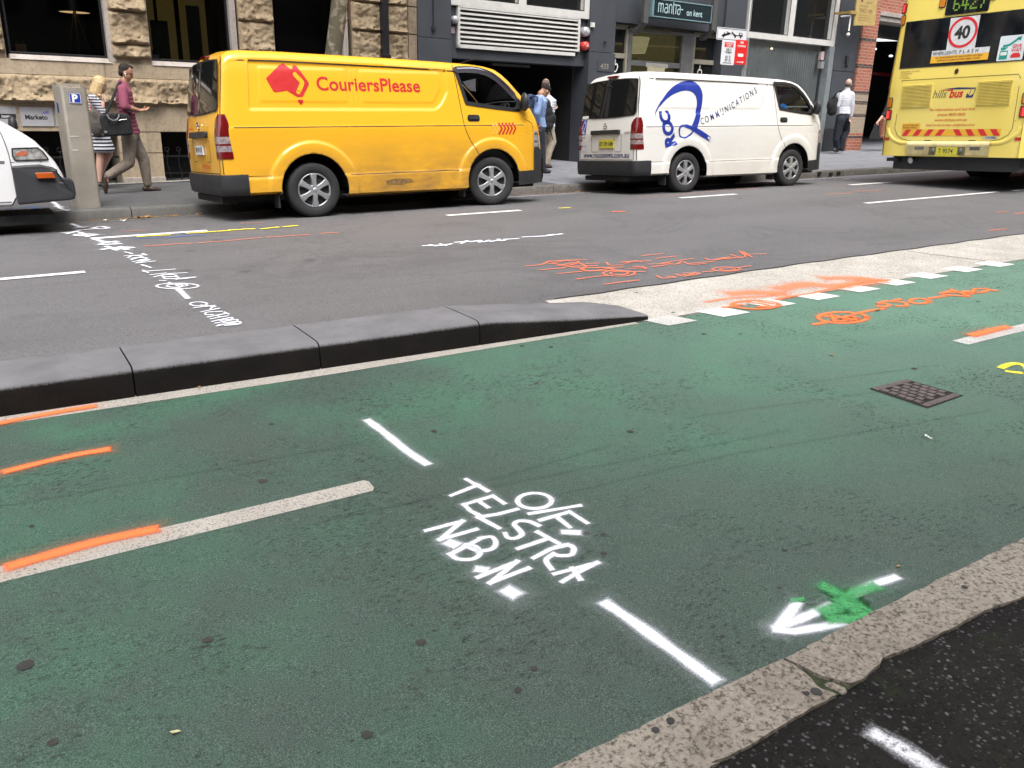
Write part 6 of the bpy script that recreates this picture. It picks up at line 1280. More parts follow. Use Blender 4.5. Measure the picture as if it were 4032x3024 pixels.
mb.grid(400, 2, cur); fbuild(mb, 'curtain', simple('grey pleated curtain', (.50, .54, .52), .8, var=.2, vs=1.4), hb, smooth=180, fixn=False)
mb = MB(); mb.add([(17.62, .20, .62), (21.25, .20, .62), (21.25, .20, 3.48), (17.62, .20, 3.48)], [(0, 1, 2, 3)]); fbuild(mb, 'curtain_glass', m_glass('curtain glass', .92), hb, fixn=False)
mb = MB(); mb.box(21.20, 21.42, -.02, .34, .4, 3.47); mb.box(17.58, 17.66, .0, .2, .6, 3.47); fbuild(mb, 'steel_mullion', simple('pale steel', (.30, .33, .34), .35, .5), hb, bevel=.01)
mb = MB(); mb.box(20.95, 21.10, .05, .18, 2.86, 3.05); t_ = mb; fbuild(mb, 'intercom', simple('grey intercom', (.22, .22, .22), .5), hb, bevel=.01); mb = MB(); mb.box(20.97, 21.10, .10, .19, 3.10, 3.32); fbuild(mb, 'notice', simple('pale notice', (.5, .38, .38), .5), hb)
t = fthing('downlight', 'small warm light showing through the grey curtain', 'lamp', 19.0, 3.25); mb = MB(); mb.ell((18.75, .12, 3.27), (.05, .02, .022), n=10, m=6); fbuild(mb, 'bulb', simple('warm light', (1, .8, .5), .5, emit=(1, .75, .4), es=.8), t, smooth=80)
mb = MB()
for k in range(5):
    z = 5.2 + k * 3.4; mb.box(7.72, 22.5, .0, .5, z, z + 1.1)
    for u in (7.72, 12.14, 16.72, 21.42): mb.box(u, u + .78, -.03, .5, z + 1.1, z + 3.4)
fbuild(mb, 'upper_wall', CHAR, hb); mb = MB(); mb.box(7.72, 22.5, .3, 12, 5.2, 22); fbuild(mb, 'upper_window', DGLASS, hb)
# ---- brick building
bb = fthing('brick_building', 'red brick building with dark and beige brick bands behind the bus', 'building', 24, .6)
def m_brick(name, c1, c2, mort):
    k = NT(name); v = k.coord(); sw = k.n('ShaderNodeMapping'); sw.inputs['Rotation'].default_value = (math.radians(90), 0, 0); tc = k.n('ShaderNodeTexCoord'); k.l(tc.outputs['Object'], sw.inputs['Vector'])
    b = k.n('ShaderNodeTexBrick'); b.inputs['Scale'].default_value = 1; b.inputs['Brick Width'].default_value = .24; b.inputs['Row Height'].default_value = .086; b.inputs['Mortar Size'].default_value = .009; b.inputs['Color1'].default_value = (*c1, 1); b.inputs['Color2'].default_value = (*c2, 1); b.inputs['Mortar'].default_value = (*mort, 1)
    sp = k.n('ShaderNodeSeparateXYZ'); k.l(tc.outputs['Object'], sp.inputs[0]); cb = k.n('ShaderNodeCombineXYZ'); k.l(k.math('ADD', sp.outputs[0], sp.outputs[1]), cb.inputs[0]); k.l(sp.outputs[2], cb.inputs[1]); k.l(cb.outputs[0], b.inputs['Vector'])
    k.base(k.mix(k.ramp(k.noise(v, 9, 4), [(.3, 0), (.7, .35)]), b.outputs['Color'], tuple(x * .6 for x in c1))); k.rough(.85); k.bump(k.math('SUBTRACT', 1.0, b.outputs['Fac']), .5, .006); return k.m
BR = m_brick('red brick', (.32, .085, .045), (.40, .13, .075), (.36, .30, .25)); BD = m_brick('dark brown brick', (.055, .03, .026), (.08, .045, .035), (.20, .17, .14)); BB = m_brick('beige brick', (.30, .23, .16), (.35, .27, .19), (.38, .33, .27))
bands = [(.35, .85, BR), (.85, 1.02, BD) if False else (.85, .94, BR), (.94, 1.02, BD), (1.02, 1.10, BR), (1.10, 1.57, BB), (1.57, 1.66, BD), (1.66, 1.93, BB), (1.93, 2.03, BD), (2.03, 2.21, BB), (2.21, 2.31, BD), (2.31, 2.96, BR), (2.96, 3.06, BD), (3.06, 3.68, BR), (3.68, 3.78, BD), (3.78, 5.2, BR)]
for i, (z0, z1, m_) in enumerate(bands): mb = MB(); mb.box(22.52, 23.29, -.10, .5, z0, z1); fbuild(mb, 'brick_band', m_, bb)
mb = MB(); mb.box(23.29, 64, .0, .5, 4.56, 5.2); mb.box(30.6, 64, .0, .5, .5, 4.3); fbuild(mb, 'brick_wall', BR, bb); mb = MB(); mb.box(23.29, 64, -.08, .5, 4.44, 4.56); mb.box(23.29, 64, -.03, .5, 4.30, 4.44); fbuild(mb, 'stone_lintel', SILL, bb, bevel=.01)
mb = MB(); mb.add([(23.3, .5, 4.4), (64, .5, 4.4), (64, 7, 4.4), (23.3, 7, 4.4)], [(0, 1, 2, 3)]); mb.add([(23.3, 7, .4), (64, 7, .4), (64, 7, 4.5), (23.3, 7, 4.5)], [(0, 1, 2, 3)]); mb.add([(23.3, .5, .4), (23.3, 7, .4), (23.3, 7, 4.5), (23.3, .5, 4.5)], [(0, 1, 2, 3)]); fbuild(mb, 'arcade', simple('grey arcade wall', (.035, .038, .042), .5), bb, fixn=False)
mb = MB(); mb.box(23.4, 64, 5.9, 6.0, .5, 2.29); fbuild(mb, 'dark_panel', CHARD, bb); mb = MB(); mb.box(25, 34, 3.98, 4.02, 3.12, 3.24); fbuild(mb, 'red_band', simple('dark red band', (.25, .01, .02), .5), bb); 
mb = MB(); put_text(mb, 'CLEARANCE 2.1m', lambda a, b: (29.62 + a, 3.97, 3.15 + b), .09, bold=.001); fbuild(mb, 'clearance_lettering', simple('pale pink lettering', (.5, .25, .25), .5), bb, fixn=False)
TUB = simple('lit tube', (1, 1, 1), .5, emit=(.95, .97, 1), es=.55)
t = fthing('tube_light', 'bright tube light inside the arcade beside the bus', 'lamp', 30.2, 4.3); mb = MB(); mb.tube([(29.3, 3.9, 4.33), (31.2, 3.9, 4.46)], .055, 10); fbuild(mb, 'tube', TUB, t)
for u, z, lab in ((29.6, 4.03, 'small round light below the tube light, near the brick pillar'), (30.75, 3.85, 'small oval light near the bus side inside the arcade')):
    t = fthing('downlight', lab, 'lamp', u, z); mb = MB(); mb.ell((u, 3.9, z), (.11, .06, .045), n=14, m=8); fbuild(mb, 'bulb', TUB, t, smooth=80)
mb = MB(); mb.box(22.52, 64, .3, 12, 5.2, 20); fbuild(mb, 'upper_wall', BR, bb); mb = MB()
for k in range(4):
    for u in (23.6, 26.2, 28.8, 31.4): mb.box(u, u + 1.5, .28, .4, 6.2 + k * 3.3, 8.2 + k * 3.3)
fbuild(mb, 'upper_window', DGLASS, bb)
# hanging sign
gs = fthing('hanging_sign', 'gold hanging sign with faded brown writing on brackets above the bald man', 'sign', 21.9, 4.0); GOLD = simple('dull gold paint', (.42, .30, .10), .5, var=.12); BRS = simple('brass bracket', (.45, .30, .09), .4, .4)
mb = MB(); mb.prism([(21.42, 4.00), (22.42, 4.06), (22.36, 5.1), (21.36, 5.04)], lambda a, b: (a, -.52, b), lambda a, b: (a, -.48, b)); fbuild(mb, 'sign_board', GOLD, gs, bevel=.004)
mb = MB(); mb.box(21.15, 21.45, -.54, -.46, 4.28, 4.36); mb.box(21.13, 21.43, -.54, -.46, 4.72, 4.80); mb.box(21.16, 21.22, -.52, -.02, 4.29, 4.35); mb.box(21.16, 21.22, -.52, -.02, 4.73, 4.79); fbuild(mb, 'bracket', BRS, gs, bevel=.004)
mb = MB(); g_ = lambda o: (lambda a, b: (a, -.5215, b)); put_text(mb, 'SINCE 1989', lambda a, b: (21.58 + a, -.5215, 4.36 + b), .14, bold=.001, xs=.9)
for k, w_ in enumerate((.62, .55, .6)): put_text(mb, 'wine and coffee bar', lambda a, b: (21.55 + a, -.5215, 4.27 - k * .065 + b), .058, xs=1.1)
put_text(mb, 'Coffee', lambda a, b: (21.75 + a * .8 - b * .2, -.5215, 4.78 + b + a * .45), .20, shear=.3, bold=.002); put_text(mb, 'and bar', lambda a, b: (21.85 + a, -.5215, 4.60 + b), .09, shear=.3); put_text(mb, 'FRESH COFFEE', lambda a, b: (21.58 + a, -.5215, 4.50 + b), .062)
fbuild(mb, 'lettering', simple('brown sign writing', (.17, .10, .04), .6), gs, fixn=False); mb = MB(); mb.box(21.60, 21.67, -.524, -.52, 4.62, 5.0); fbuild(mb, 'emblem', simple('dark red print', (.12, .01, .01), .5), gs)
t = fthing('wall_lamp_arm', 'white bent arm fitting on the charcoal pillar below the gold sign', 'wall fitting', 21.3, 3.9); mb = MB(); mb.tube([(21.45, -.05, 4.26), (21.45, -.30, 4.26), (21.30, -.45, 4.25), (21.30, -.45, 3.85)], .022, 8); mb.ell((21.30, -.45, 3.76), (.05, .05, .05), n=12, m=8); fbuild(mb, 'arm', WHITE, t, smooth=60)
# ---- unseen office block added on the camera's side, darkens glass reflections
ob = thing('unseen_building', 'plain grey office block behind the viewer, across the street from the sandstone building', 'building', Matrix.Translation((5, -6, 0))); mb = MB(); mb.box(-45, 60, -8, 0, .5, 14); mb2 = MB(); mb3 = MB()
for k in range(4):
    for u in range(-44, 58, 3): mb2.box(u, u + 2.1, .02, .05, 1.2 + k * 3.3, 3.3 + k * 3.3)
OFC = m_sand('office wall stone', (.16, .15, .14), (.24, .22, .20), .3, .1, 10); mb.build('wall', OFC, ob); mb2.build('window', DGLASS, ob)
# ------------------------------------------------------------------ people
def m_skin(name, c):
    k = NT(name); v = k.coord(); k.base(k.ramp(k.noise(v, 12, 4), [(.3, tuple(x * .85 for x in c)), (.7, c)])); k.rough(.5); k.p.inputs['Subsurface Weight'].default_value = .08; return k.m
SK1 = m_skin('tanned skin', (.42, .22, .14)); SK2 = m_skin('fair skin', (.55, .33, .25))
def cloth(name, c, stripes=None, bump=.5, chk=None):
    k = NT(name); v = k.coord(); col = k.ramp(k.noise(v, 7, 4), [(.3, tuple(x * .8 for x in c)), (.7, c)])
    if stripes:
        ax, per, duty, c2 = stripes; s_ = k.n('ShaderNodeSeparateXYZ'); k.l(v, s_.inputs[0]); w_ = k.math('FRACT', k.math('MULTIPLY', s_.outputs[ax], 1 / per)); col = k.mix(k.math('GREATER_THAN', w_, duty), col, c2)
    if chk:
        s_ = k.n('ShaderNodeSeparateXYZ'); k.l(v, s_.inputs[0])
        for ax in (0, 2): col = k.mix(k.math('MULTIPLY', k.math('GREATER_THAN', k.math('FRACT', k.math('MULTIPLY', s_.outputs[ax], 120)), .6), .35), col, chk)
    k.base(col); k.rough(.85); k.bump(k.noise(k.coord(1, 1, .5), 16, 4, .6, .8), bump, .03); return k.m
def head(mb, c, f, r=1.0, up=Vector((0, 0, 1))):
    """head with brow, nose, lips, chin and ears; c centre of skull, f facing"""
    f = Vector(f).normalized(); s_ = up.cross(f).normalized(); u = f.cross(s_); M = Matrix((f, s_, u)).transposed(); c = Vector(c); P = lambda a, b, d: c + M @ (Vector((a, b, d)) * r)
    mb.ell(P(-.012, 0, .03), (.098 * r, .076 * r, .095 * r), M); mb.ell(P(.022, 0, -.035), (.068 * r, .058 * r, .078 * r), M); mb.ell(P(.045, 0, -.092), (.034 * r, .032 * r, .022 * r), M)
    mb.cap(P(.078, 0, .015), .010 * r, P(.104, 0, -.028), .013 * r, 8); mb.ell(P(.072, 0, -.060), (.022 * r, .025 * r, .008 * r), M); mb.ell(P(.068, 0, -.074), (.02 * r, .022 * r, .008 * r), M); mb.ell(P(.070, 0, .028), (.022 * r, .05 * r, .010 * r), M)
    mb.ell(P(.045, .04, -.025), (.02 * r, .018 * r, .025 * r), M); mb.ell(P(.045, -.04, -.025), (.02 * r, .018 * r, .025 * r), M)
    for sg in (-1, 1): mb.ell(P(-.012, sg * .077, -.015), (.018 * r, .010 * r, .032 * r), M)
    return P, M
def hand(mb, wst, d, nrm, r=1.0, curl=.5, thumb=1):
    """palm, four fingers bent at the knuckles and a thumb leaving the side of the palm"""
    d = Vector(d).normalized(); nrm = Vector(nrm); nrm = (nrm - d * nrm.dot(d)).normalized(); s_ = d.cross(nrm); w_ = Vector(wst); M = Matrix((d, s_, nrm)).transposed()
    mb.ell(w_ + d * .045 * r, (.052 * r, .040 * r, .016 * r), M)
    for k, L in enumerate((.036, .041, .038, .030)):
        b = w_ + d * (.082 - .004 * abs(k - 1.4)) * r + s_ * (.030 - .0195 * k) * r * thumb; p = b
        for seg in range(3):
            a = curl * (seg + .6); q = p + (d * math.cos(a) + nrm * -math.sin(a)) * L * r * (1, .72, .55)[seg]; mb.cap(p, .0088 * r * (1 - .08 * seg), q, .0080 * r * (1 - .08 * seg), 8); p = q
    t0 = w_ + d * .022 * r + s_ * .030 * r * thumb; t1 = t0 + (d * .7 + s_ * .75 * thumb - nrm * .25).normalized() * .040 * r; t2 = t1 + (d * .95 + s_ * .1 * thumb - nrm * .35).normalized() * .032 * r
    mb.cap(t0, .013 * r, t1, .010 * r, 8); mb.cap(t1, .010 * r, t2, .0085 * r, 8)
def limb(mb, pts, rs, n=14):
    for (a, b), (ra, rb) in zip(zip(pts[:-1], pts[1:]), zip(rs[:-1], rs[1:])): mb.cap(a, ra, b, rb, n)
def torso(mb, hip, chest, neck, side, wh, wc, dh, dc, n=6):
    """stack of flattened ellipsoids from hips to shoulders; side is the shoulder direction"""
    hip, chest, neck, side = Vector(hip), Vector(chest), Vector(neck), Vector(side).normalized()
    for i in range(14):
        t = i / 13; p = hip.lerp(chest, min(1, t * 1.35)) if t < .74 else chest.lerp(neck, (t - .74) / .26 * .62)
        w_ = np.interp(t, [0, .30, .65, .85, 1], [wh, wh * .86, wc * .95, wc, wc * .55]); d_ = np.interp(t, [0, .3, .65, .85, 1], [dh, dh * .88, dc, dc * .92, dc * .6])
        ax = (chest - hip).normalized(); f = side.cross(ax).normalized(); M = Matrix((f, side, ax)).transposed(); mb.ell(p, (d_, w_, .055), M, 16, 8)
def shoe(mb, heel, toe, r=.042, h=.07):
    heel, toe = Vector(heel), Vector(toe); d = (toe - heel); m = heel + d * .55
    mb.cap(heel + Vector((0, 0, r * .9)), r * .82, m + Vector((0, 0, r * .75)), r, 12); mb.cap(m + Vector((0, 0, r * .7)), r * .98, toe - d.normalized() * r + Vector((0, 0, r * .55)), r * .62, 12); mb.cap(heel + Vector((0, 0, r)), r * .8, heel + d * .22 + Vector((0, 0, h)), r * .8, 12)
def W3(x0, y0, k, Y): return lambda a, b, dy=0.0: Vector(YP(x0 + a * k, y0 + b * k, Y + dy))
# -- man in the burgundy shirt
Q = W3(330, 240, .3195, 14.05)
fr = Q(800, 1545, -.08); SHB = cloth('burgundy check shirt', (.20, .035, .075), chk=(.36, .12, .17)); TRS = cloth('grey taupe trousers', (.20, .165, .13), bump=.9)
hipc = Q(575, 905); chest = Q(495, 430); neck = Q(478, 262); hd = Q(520, 150)
shn, shf = Q(478, 352, -.20), Q(500, 345, .19); eln, elf = Q(500, 560, -.27), Q(540, 560, .22); wrn, wrf = Q(672, 606, -.20), Q(650, 615, .12)
hipn, hipf = Q(560, 945, -.09), Q(595, 945, .09); kn_b, an_b = Q(560, 1250, -.10), Q(292, 1432, -.10); kn_f, an_f = Q(735, 1215, .09), Q(795, 1530, .08)
mb = MB(); P, M = head(mb, hd, (1, -.12, -.42)); limb(mb, [hd + Vector((-.03, 0, -.09)), neck + Vector((0, 0, -.05))], [.052, .058]); torso(mb, hipc, chest, neck, (0.05, 1, 0), .15, .18, .10, .11)
for a, b, c in ((shn, eln, wrn), (shf, elf, wrf)): limb(mb, [a, b, b.lerp(c, .35), c], [.05, .042, .042, .027])
hand(mb, wrn, (1, .05, .06), (0, .3, -1), 1.0, .35, -1); hand(mb, wrf, (1, -.3, .15), (0, 0, -1), 1.0, .6, 1)
for a, b, c in ((hipn, kn_b, an_b), (hipf, kn_f, an_f)): limb(mb, [a, b, b.lerp(c, .3), c], [.075, .052, .052, .034])
limb(mb, [an_b, Q(262, 1560, -.10)], [.034, .030]); limb(mb, [an_f, Q(830, 1580, .08)], [.034, .03])
man = blob(mb, 'person', SK1, None, .0075, 3); tag(man, 'man in burgundy shirt walking right and looking at the phone in his hand', 'person')
mb = MB(); torso(mb, hipc + Vector((.01, 0, .02)), chest, neck, (0.05, 1, 0), .175, .205, .125, .13); limb(mb, [shn, eln, eln.lerp(wrn, .15)], [.075, .066, .062]); limb(mb, [shf, elf, elf.lerp(wrf, .1)], [.075, .066, .062]); limb(mb, [neck + Vector((-.01, 0, -.02)), neck + Vector((0, 0, -.08))], [.066, .10]); mb.cap(Q(640, 820), .035, Q(690, 870), .015, 8)
o = blob(mb, 'shirt', SHB, man, .009, 5)
mb = MB(); limb(mb, [hipn, kn_b, kn_b.lerp(an_b, .3), Q(310, 1410, -.10)], [.112, .082, .078, .064]); limb(mb, [hipf, kn_f, kn_f.lerp(an_f, .3), Q(785, 1510, .08)], [.112, .085, .080, .062]); mb.ell(Q(575, 905), (.13, .16, .10))
blob(mb, 'trousers', TRS, man, .009, 5)
SHO = simple('brown leather shoes', (.035, .018, .014), .45)
mb = MB(); shoe(mb, Q(752, 1606, .08), Q(972, 1606, .08)); 
h_, t_ = Q(238, 1440, -.10), Q(275, 1640, -.10); mb.cap(h_ + Vector((.03, 0, 0)), .036, h_.lerp(t_, .5) + Vector((.015, 0, 0)), .040, 12); mb.cap(h_.lerp(t_, .5) + Vector((.01, 0, 0)), .040, t_ + Vector((0, 0, .03)), .026, 12); blob(mb, 'shoes', SHO, man, .008, 3)
HAIRD = simple('dark brown hair', (.016, .010, .008), .85, bump=.6, bs=120); mb = MB()
mb.ell(P(-.032, 0, .050), (.088, .080, .082), M); mb.ell(P(.020, 0, .106), (.048, .050, .026), M); mb.ell(P(-.058, 0, -.01), (.046, .071, .065), M)
blob(mb, 'hair', HAIRD, man, .006, 2)
mb = MB(); mb.ell(P(-.005, -.090, -.018), (.010, .008, .012), M); mb.cap(P(.0, -.090, -.02), .005, P(.008, -.088, -.05), .004, 8); mb.build('earphone', WHITE, man, smooth=80)
mb = MB()
for sg in (-1, 1): mb.ell(P(.080, sg * .032, .008), (.010, .012, .007), M, 10, 6)
mb.build('eyes', simple('eye dark', (.03, .02, .02), .3), man, smooth=80); mb = MB()
for sg in (-1, 1): mb.ell(P(.088, sg * .034, .028), (.008, .022, .005), M, 10, 6)
mb.build('eyebrows', HAIRD, man, smooth=80)
mb = MB(); c = Q(828, 598, -.19); mb.add([], []); M2 = Matrix.Rotation(-.25, 3, 'Y'); mb.v = []; mb.box(-.055, .06, -.035, .035, -.005, .005); mb.v = [tuple(c + M2 @ Vector(p)) for p in mb.v]; ph = mb.build('phone', BLACK, None, bevel=.003); tag(ph, 'black phone in the hand of the man in the burgundy shirt', 'phone')
# bag
BAGM = cloth('black bag cloth', (.010, .010, .011), bump=.6); bag = thing('shoulder_bag', 'black shoulder bag with silver ring hanging behind the man in the burgundy shirt', 'bag')
mb = MB(); out = [(190, 690), (300, 640), (545, 650), (575, 700), (612, 895), (590, 915), (420, 925), (255, 930), (235, 900)]
mb.prism(out, lambda a, b: tuple(Q(a, b, -.40)), lambda a, b: tuple(Q(a, b, -.22))); mb.build('bag_body', BAGM, bag, bevel=.03)
mb = MB(); mb.tube([Q(275, 650, -.32), Q(345, 490, -.28), Q(420, 300, -.18), Q(450, 262, -.05), Q(540, 330, .02), Q(575, 450, .0), Q(560, 640, -.3)], .020, 8); mb.build('strap', BAGM, bag, smooth=60)
mb = MB(); mb.tube([Q(285, 660, -.42), Q(310, 710, -.44), Q(360, 738, -.45), Q(410, 725, -.44), Q(435, 680, -.43), Q(430, 655, -.42)], .012, 8); mb.build('carry_handle', simple('grey webbing', (.14, .14, .15), .6), bag, smooth=60)
mb = MB(); mb.tube([Q(405, 670, -.42), Q(402, 650, -.42), Q(420, 642, -.42), Q(438, 652, -.42), Q(434, 672, -.42)], .009, 6); mb.tube([Q(232, 655, -.42), Q(250, 640, -.42), Q(285, 655, -.42)], .008, 6); mb.tube([Q(400, 738, -.42), Q(460, 725, -.425), Q(530, 718, -.42)], .004, 6); mb.build('metal_ring', CHROME, bag, smooth=60)
mb = MB(); mb.prism([(250, 860), (285, 862), (290, 888), (255, 888)], lambda a, b: tuple(Q(a, b, -.409)), lambda a, b: tuple(Q(a, b, -.40))); mb.build('bag_label', simple('grey bag tag', (.2, .2, .2), .5), bag)
# -- woman in the striped dress
Q = W3(330, 240, .3195, 14.75); STRD = cloth('navy and white striped dress', (.012, .014, .030), stripes=(2, .052, .5, (.62, .62, .66)), bump=.3); STRB = cloth('navy and white striped bodice', (.012, .014, .030), stripes=(2, .040, .45, (.62, .62, .66)), bump=.3)
hd = Q(205, 300); neck = Q(165, 400); chest = Q(150, 540); hip = Q(195, 880)
shn, shf = Q(105, 455, -.17), Q(185, 450, .15); eln, elf = Q(225, 640, -.16), Q(230, 650, .2); wrn, wrf = Q(240, 500, -.13), Q(290, 800, .22)
mb = MB(); P, M = head(mb, hd + Vector((0, 0, 0)), (1, .0, -.28), .95); limb(mb, [hd + Vector((-.03, 0, -.08)), neck], [.045, .05]); torso(mb, hip, chest, neck, (0, 1, 0), .15, .15, .10, .10)
limb(mb, [shn, eln, wrn], [.042, .038, .025]); limb(mb, [shf, elf, wrf], [.04, .036, .025]); hand(mb, wrn, (-.1, 0, 1), (1, 0, 0), .92, .9, 1); hand(mb, wrf, (.5, 0, -1), (0, 1, 0), .92, .4, 1)
limb(mb, [hip + Vector((0, -.08, 0)), Q(200, 1180, -.07), Q(195, 1280, -.07), Q(195, 1480, -.07)], [.085, .055, .052, .032]); limb(mb, [hip + Vector((0, .08, 0)), Q(315, 1140, .08), Q(250, 1270, .08), Q(190, 1450, .08)], [.085, .055, .05, .032])
wo = blob(mb, 'person', SK2, None, .008, 3); tag(wo, 'blonde woman in striped dress, hand raised to her ear, behind the parking meter', 'person')
mb = MB(); torso(mb, hip + Vector((0, 0, .02)), chest, neck, (0, 1, 0), .165, .17, .12, .12); limb(mb, [shn, eln, eln.lerp(wrn, .25)], [.062, .055, .048]); limb(mb, [shf, elf, elf.lerp(wrf, .3)], [.06, .053, .048]); blob(mb, 'bodice', STRB, wo, .009, 4)
mb = MB(); a0, a1 = Q(175, 880), Q(222, 1095); 
for i in range(9): t = i / 8; p = a0.lerp(a1, t); mb.ell(p, (.15 + .05 * t, .17 + .03 * t, .05))
blob(mb, 'skirt', STRD, wo, .009, 3)
mb = MB(); mb.cap(Q(110, 640, -.22), .05, Q(190, 820, -.2), .07, 12); mb.ell(Q(150, 760, -.2), (.12, .07, .20)); mb.cap(Q(90, 560, -.2), .03, Q(190, 700, -.22), .03); blob(mb, 'brown_jacket', cloth('grey brown jacket', (.10, .085, .075), bump=.8), wo, .010, 3)
mb = MB(); BL = simple('blonde hair', (.46, .33, .17), .5, var=.3, vs=25, bump=.5, bs=90)
mb.ell(P(-.025, 0, .055), (.105, .088, .088), M)
for k in range(16):
    a = math.pi * (.30 + 1.4 * k / 15); b0 = P(-.02 + .095 * math.cos(a) * .9, .088 * math.sin(a), .03); e_ = b0 + Vector((-.05 + random.uniform(-.02, .03), random.uniform(-.01, .01), -.27 - random.uniform(0, .06))); m_ = b0.lerp(e_, .5) + Vector((-.03, 0, 0)); mb.cap(b0, .020, m_, .020, 8); mb.cap(m_, .020, e_, .009, 8)
blob(mb, 'hair', BL, wo, .009, 2)
mb = MB(); shoe(mb, Q(185, 1548, -.07), Q(290, 1552, -.07), .032, .05); shoe(mb, Q(180, 1500, .08), Q(255, 1560, .08), .032, .05); blob(mb, 'shoes', BLACK, wo, .008, 2)
mb = MB(); mb.tube([Q(85, 470, -.22), Q(60, 440, -.10), Q(75, 560, -.22), Q(100, 700, -.24)], .008, 6); bg_ = mb.build('bag_strap', simple('coral strap', (.45, .12, .09), .6), wo, smooth=60)
# -- man with the big black backpack
Q = W3(2060, 300, .2411, 15.3); KHA = cloth('khaki trousers', (.42, .36, .27), bump=.8); WSH = cloth('white shirt', (.62, .62, .68), bump=.5); BPK = cloth('black backpack cloth', (.012, .012, .013), bump=1.0)
hd = Q(372, 150); neck = Q(395, 300); chest = Q(395, 430); hip = Q(400, 840)
mb = MB(); P, M = head(mb, hd, (.75, .65, .0), 1.05); limb(mb, [hd + Vector((0, 0, -.08)), neck], [.055, .06]); torso(mb, hip, chest, neck, (.6, -.75, 0), .15, .18, .11, .12)
shn, eln, wrn = Q(415, 370, -.12), Q(428, 500, -.17), Q(490, 545, -.05); limb(mb, [shn, eln, wrn], [.055, .045, .03]); hand(mb, wrn, (.7, .2, .3), (0, 0, -1), 1.05, .9, -1); limb(mb, [Q(380, 370, .3), Q(400, 560, .36), Q(450, 600, .3)], [.05, .045, .03])
la = [Q(425, 880, -.08), Q(480, 1070, -.10), Q(420, 1230, -.1), Q(385, 1410, -.08)]; lb = [Q(380, 880, .1), Q(400, 1110, .12), Q(372, 1250, .12), Q(365, 1400, .12)]; limb(mb, la, [.085, .058, .055, .036]); limb(mb, lb, [.085, .058, .055, .036])
p2 = blob(mb, 'person', SK2, None, .009, 3); tag(p2, 'bald man in white shirt and khaki trousers standing before the dark garage', 'person')
mb = MB(); torso(mb, hip + Vector((0, 0, .04)), chest, neck, (.6, -.75, 0), .17, .205, .13, .145); limb(mb, [shn, eln], [.078, .072]); limb(mb, [Q(380, 370, .3), Q(400, 520, .34)], [.078, .07]); blob(mb, 'shirt', WSH, p2, .010, 5)
mb = MB(); limb(mb, la, [.115, .085, .078, .068]); limb(mb, lb, [.115, .085, .078, .068]); mb.ell(hip, (.15, .17, .10)); blob(mb, 'trousers', KHA, p2, .010, 5)
mb = MB(); shoe(mb, Q(360, 1500, -.08), Q(488, 1502, -.12), .045, .08); shoe(mb, Q(345, 1478, .12), Q(430, 1480, .08), .045, .08); blob(mb, 'shoes', SHO, p2, .009, 3)
mb = MB(); mb.ell(P(-.025, 0, .035), (.100, .081, .088), M); blob(mb, 'hair', simple('cropped grey brown hair', (.13, .09, .07), .8), p2, .009, 3)
bp_ = thing('backpack', 'large black backpack with hanging straps on the bald man in khaki trousers', 'backpack'); mb = MB(); 
for a, b, rx, rz in ((350, 470, .13, .14), (365, 580, .16, .18), (385, 700, .19, .19), (375, 800, .17, .14), (450, 690, .10, .14)): mb.ell(Q(a, b, -.26), (rx, .14, rz))
blob(mb, 'pack', BPK, bp_, .011, 4); mb = MB(); mb.tube([Q(450, 830, -.3), Q(450, 920, -.3), Q(485, 1035, -.3)], .012, 6); mb.tube([Q(330, 840, -.38), Q(400, 895, -.4), Q(460, 860, -.38)], .010, 6); mb.tube([Q(385, 890, -.38), Q(393, 955, -.38)], .016, 6); mb.build('strap', BPK, bp_, smooth=60)
# -- man in the light blue shirt, head bowed, half behind the yellow van
Q = W3(2060, 300, .2411, 14.2); BSH = cloth('light blue shirt', (.24, .34, .58), bump=.7); NVT = cloth('dark navy trousers', (.018, .021, .035), bump=.7)
hd = Q(360, 235); neck = Q(285, 285); chest = Q(235, 450); hip = Q(255, 850)
mb = MB(); P, M = head(mb, hd + Vector((.0, 0, -.01)), (.8, .2, -.75), 1.0, Vector((.5, 0, 1)).normalized()); limb(mb, [hd + Vector((-.07, 0, -.03)), neck], [.055, .06]); torso(mb, hip, chest, neck, (.35, -.95, 0), .15, .18, .11, .12)
shn, eln, wrn = Q(262, 390, -.16), Q(225, 600, -.2), Q(240, 770, -.12); limb(mb, [shn, eln, wrn], [.055, .045, .03]); hand(mb, wrn, (.3, 0, -1), (0, 1, 0), 1, .5, 1)
la = [Q(275, 880, -.08), Q(300, 1130, -.08), Q(312, 1250, -.08), Q(325, 1520, -.08)]; lb = [Q(235, 880, .08), Q(230, 1150, .1), Q(230, 1300, .1), Q(240, 1510, .1)]; limb(mb, la, [.085, .058, .055, .036]); limb(mb, lb, [.085, .058, .055, .036])
p3 = blob(mb, 'person', SK1, None, .009, 3); tag(p3, 'dark haired man in light blue shirt, head bowed, beyond the yellow van nose', 'person')
mb = MB(); torso(mb, hip + Vector((0, 0, .04)), chest, neck, (.35, -.95, 0), .17, .21, .13, .15); limb(mb, [shn, eln, eln.lerp(wrn, .9)], [.082, .07, .05]); blob(mb, 'shirt', BSH, p3, .010, 5)
mb = MB(); limb(mb, la, [.10, .075, .07, .055]); limb(mb, lb, [.10, .075, .07, .055]); mb.ell(hip, (.13, .16, .10)); blob(mb, 'trousers', NVT, p3, .010, 5)
mb = MB(); shoe(mb, Q(325, 1586, -.08), Q(465, 1582, -.10), .045, .08); shoe(mb, Q(245, 1570, .1), Q(350, 1570, .1), .045, .08); blob(mb, 'shoes', BLACK, p3, .009, 3)
mb = MB(); mb.ell(P(-.028, 0, .050), (.102, .085, .088), M); mb.ell(P(.04, 0, .095), (.05, .06, .03), M); blob(mb, 'hair', HAIRD, p3, .009, 3)
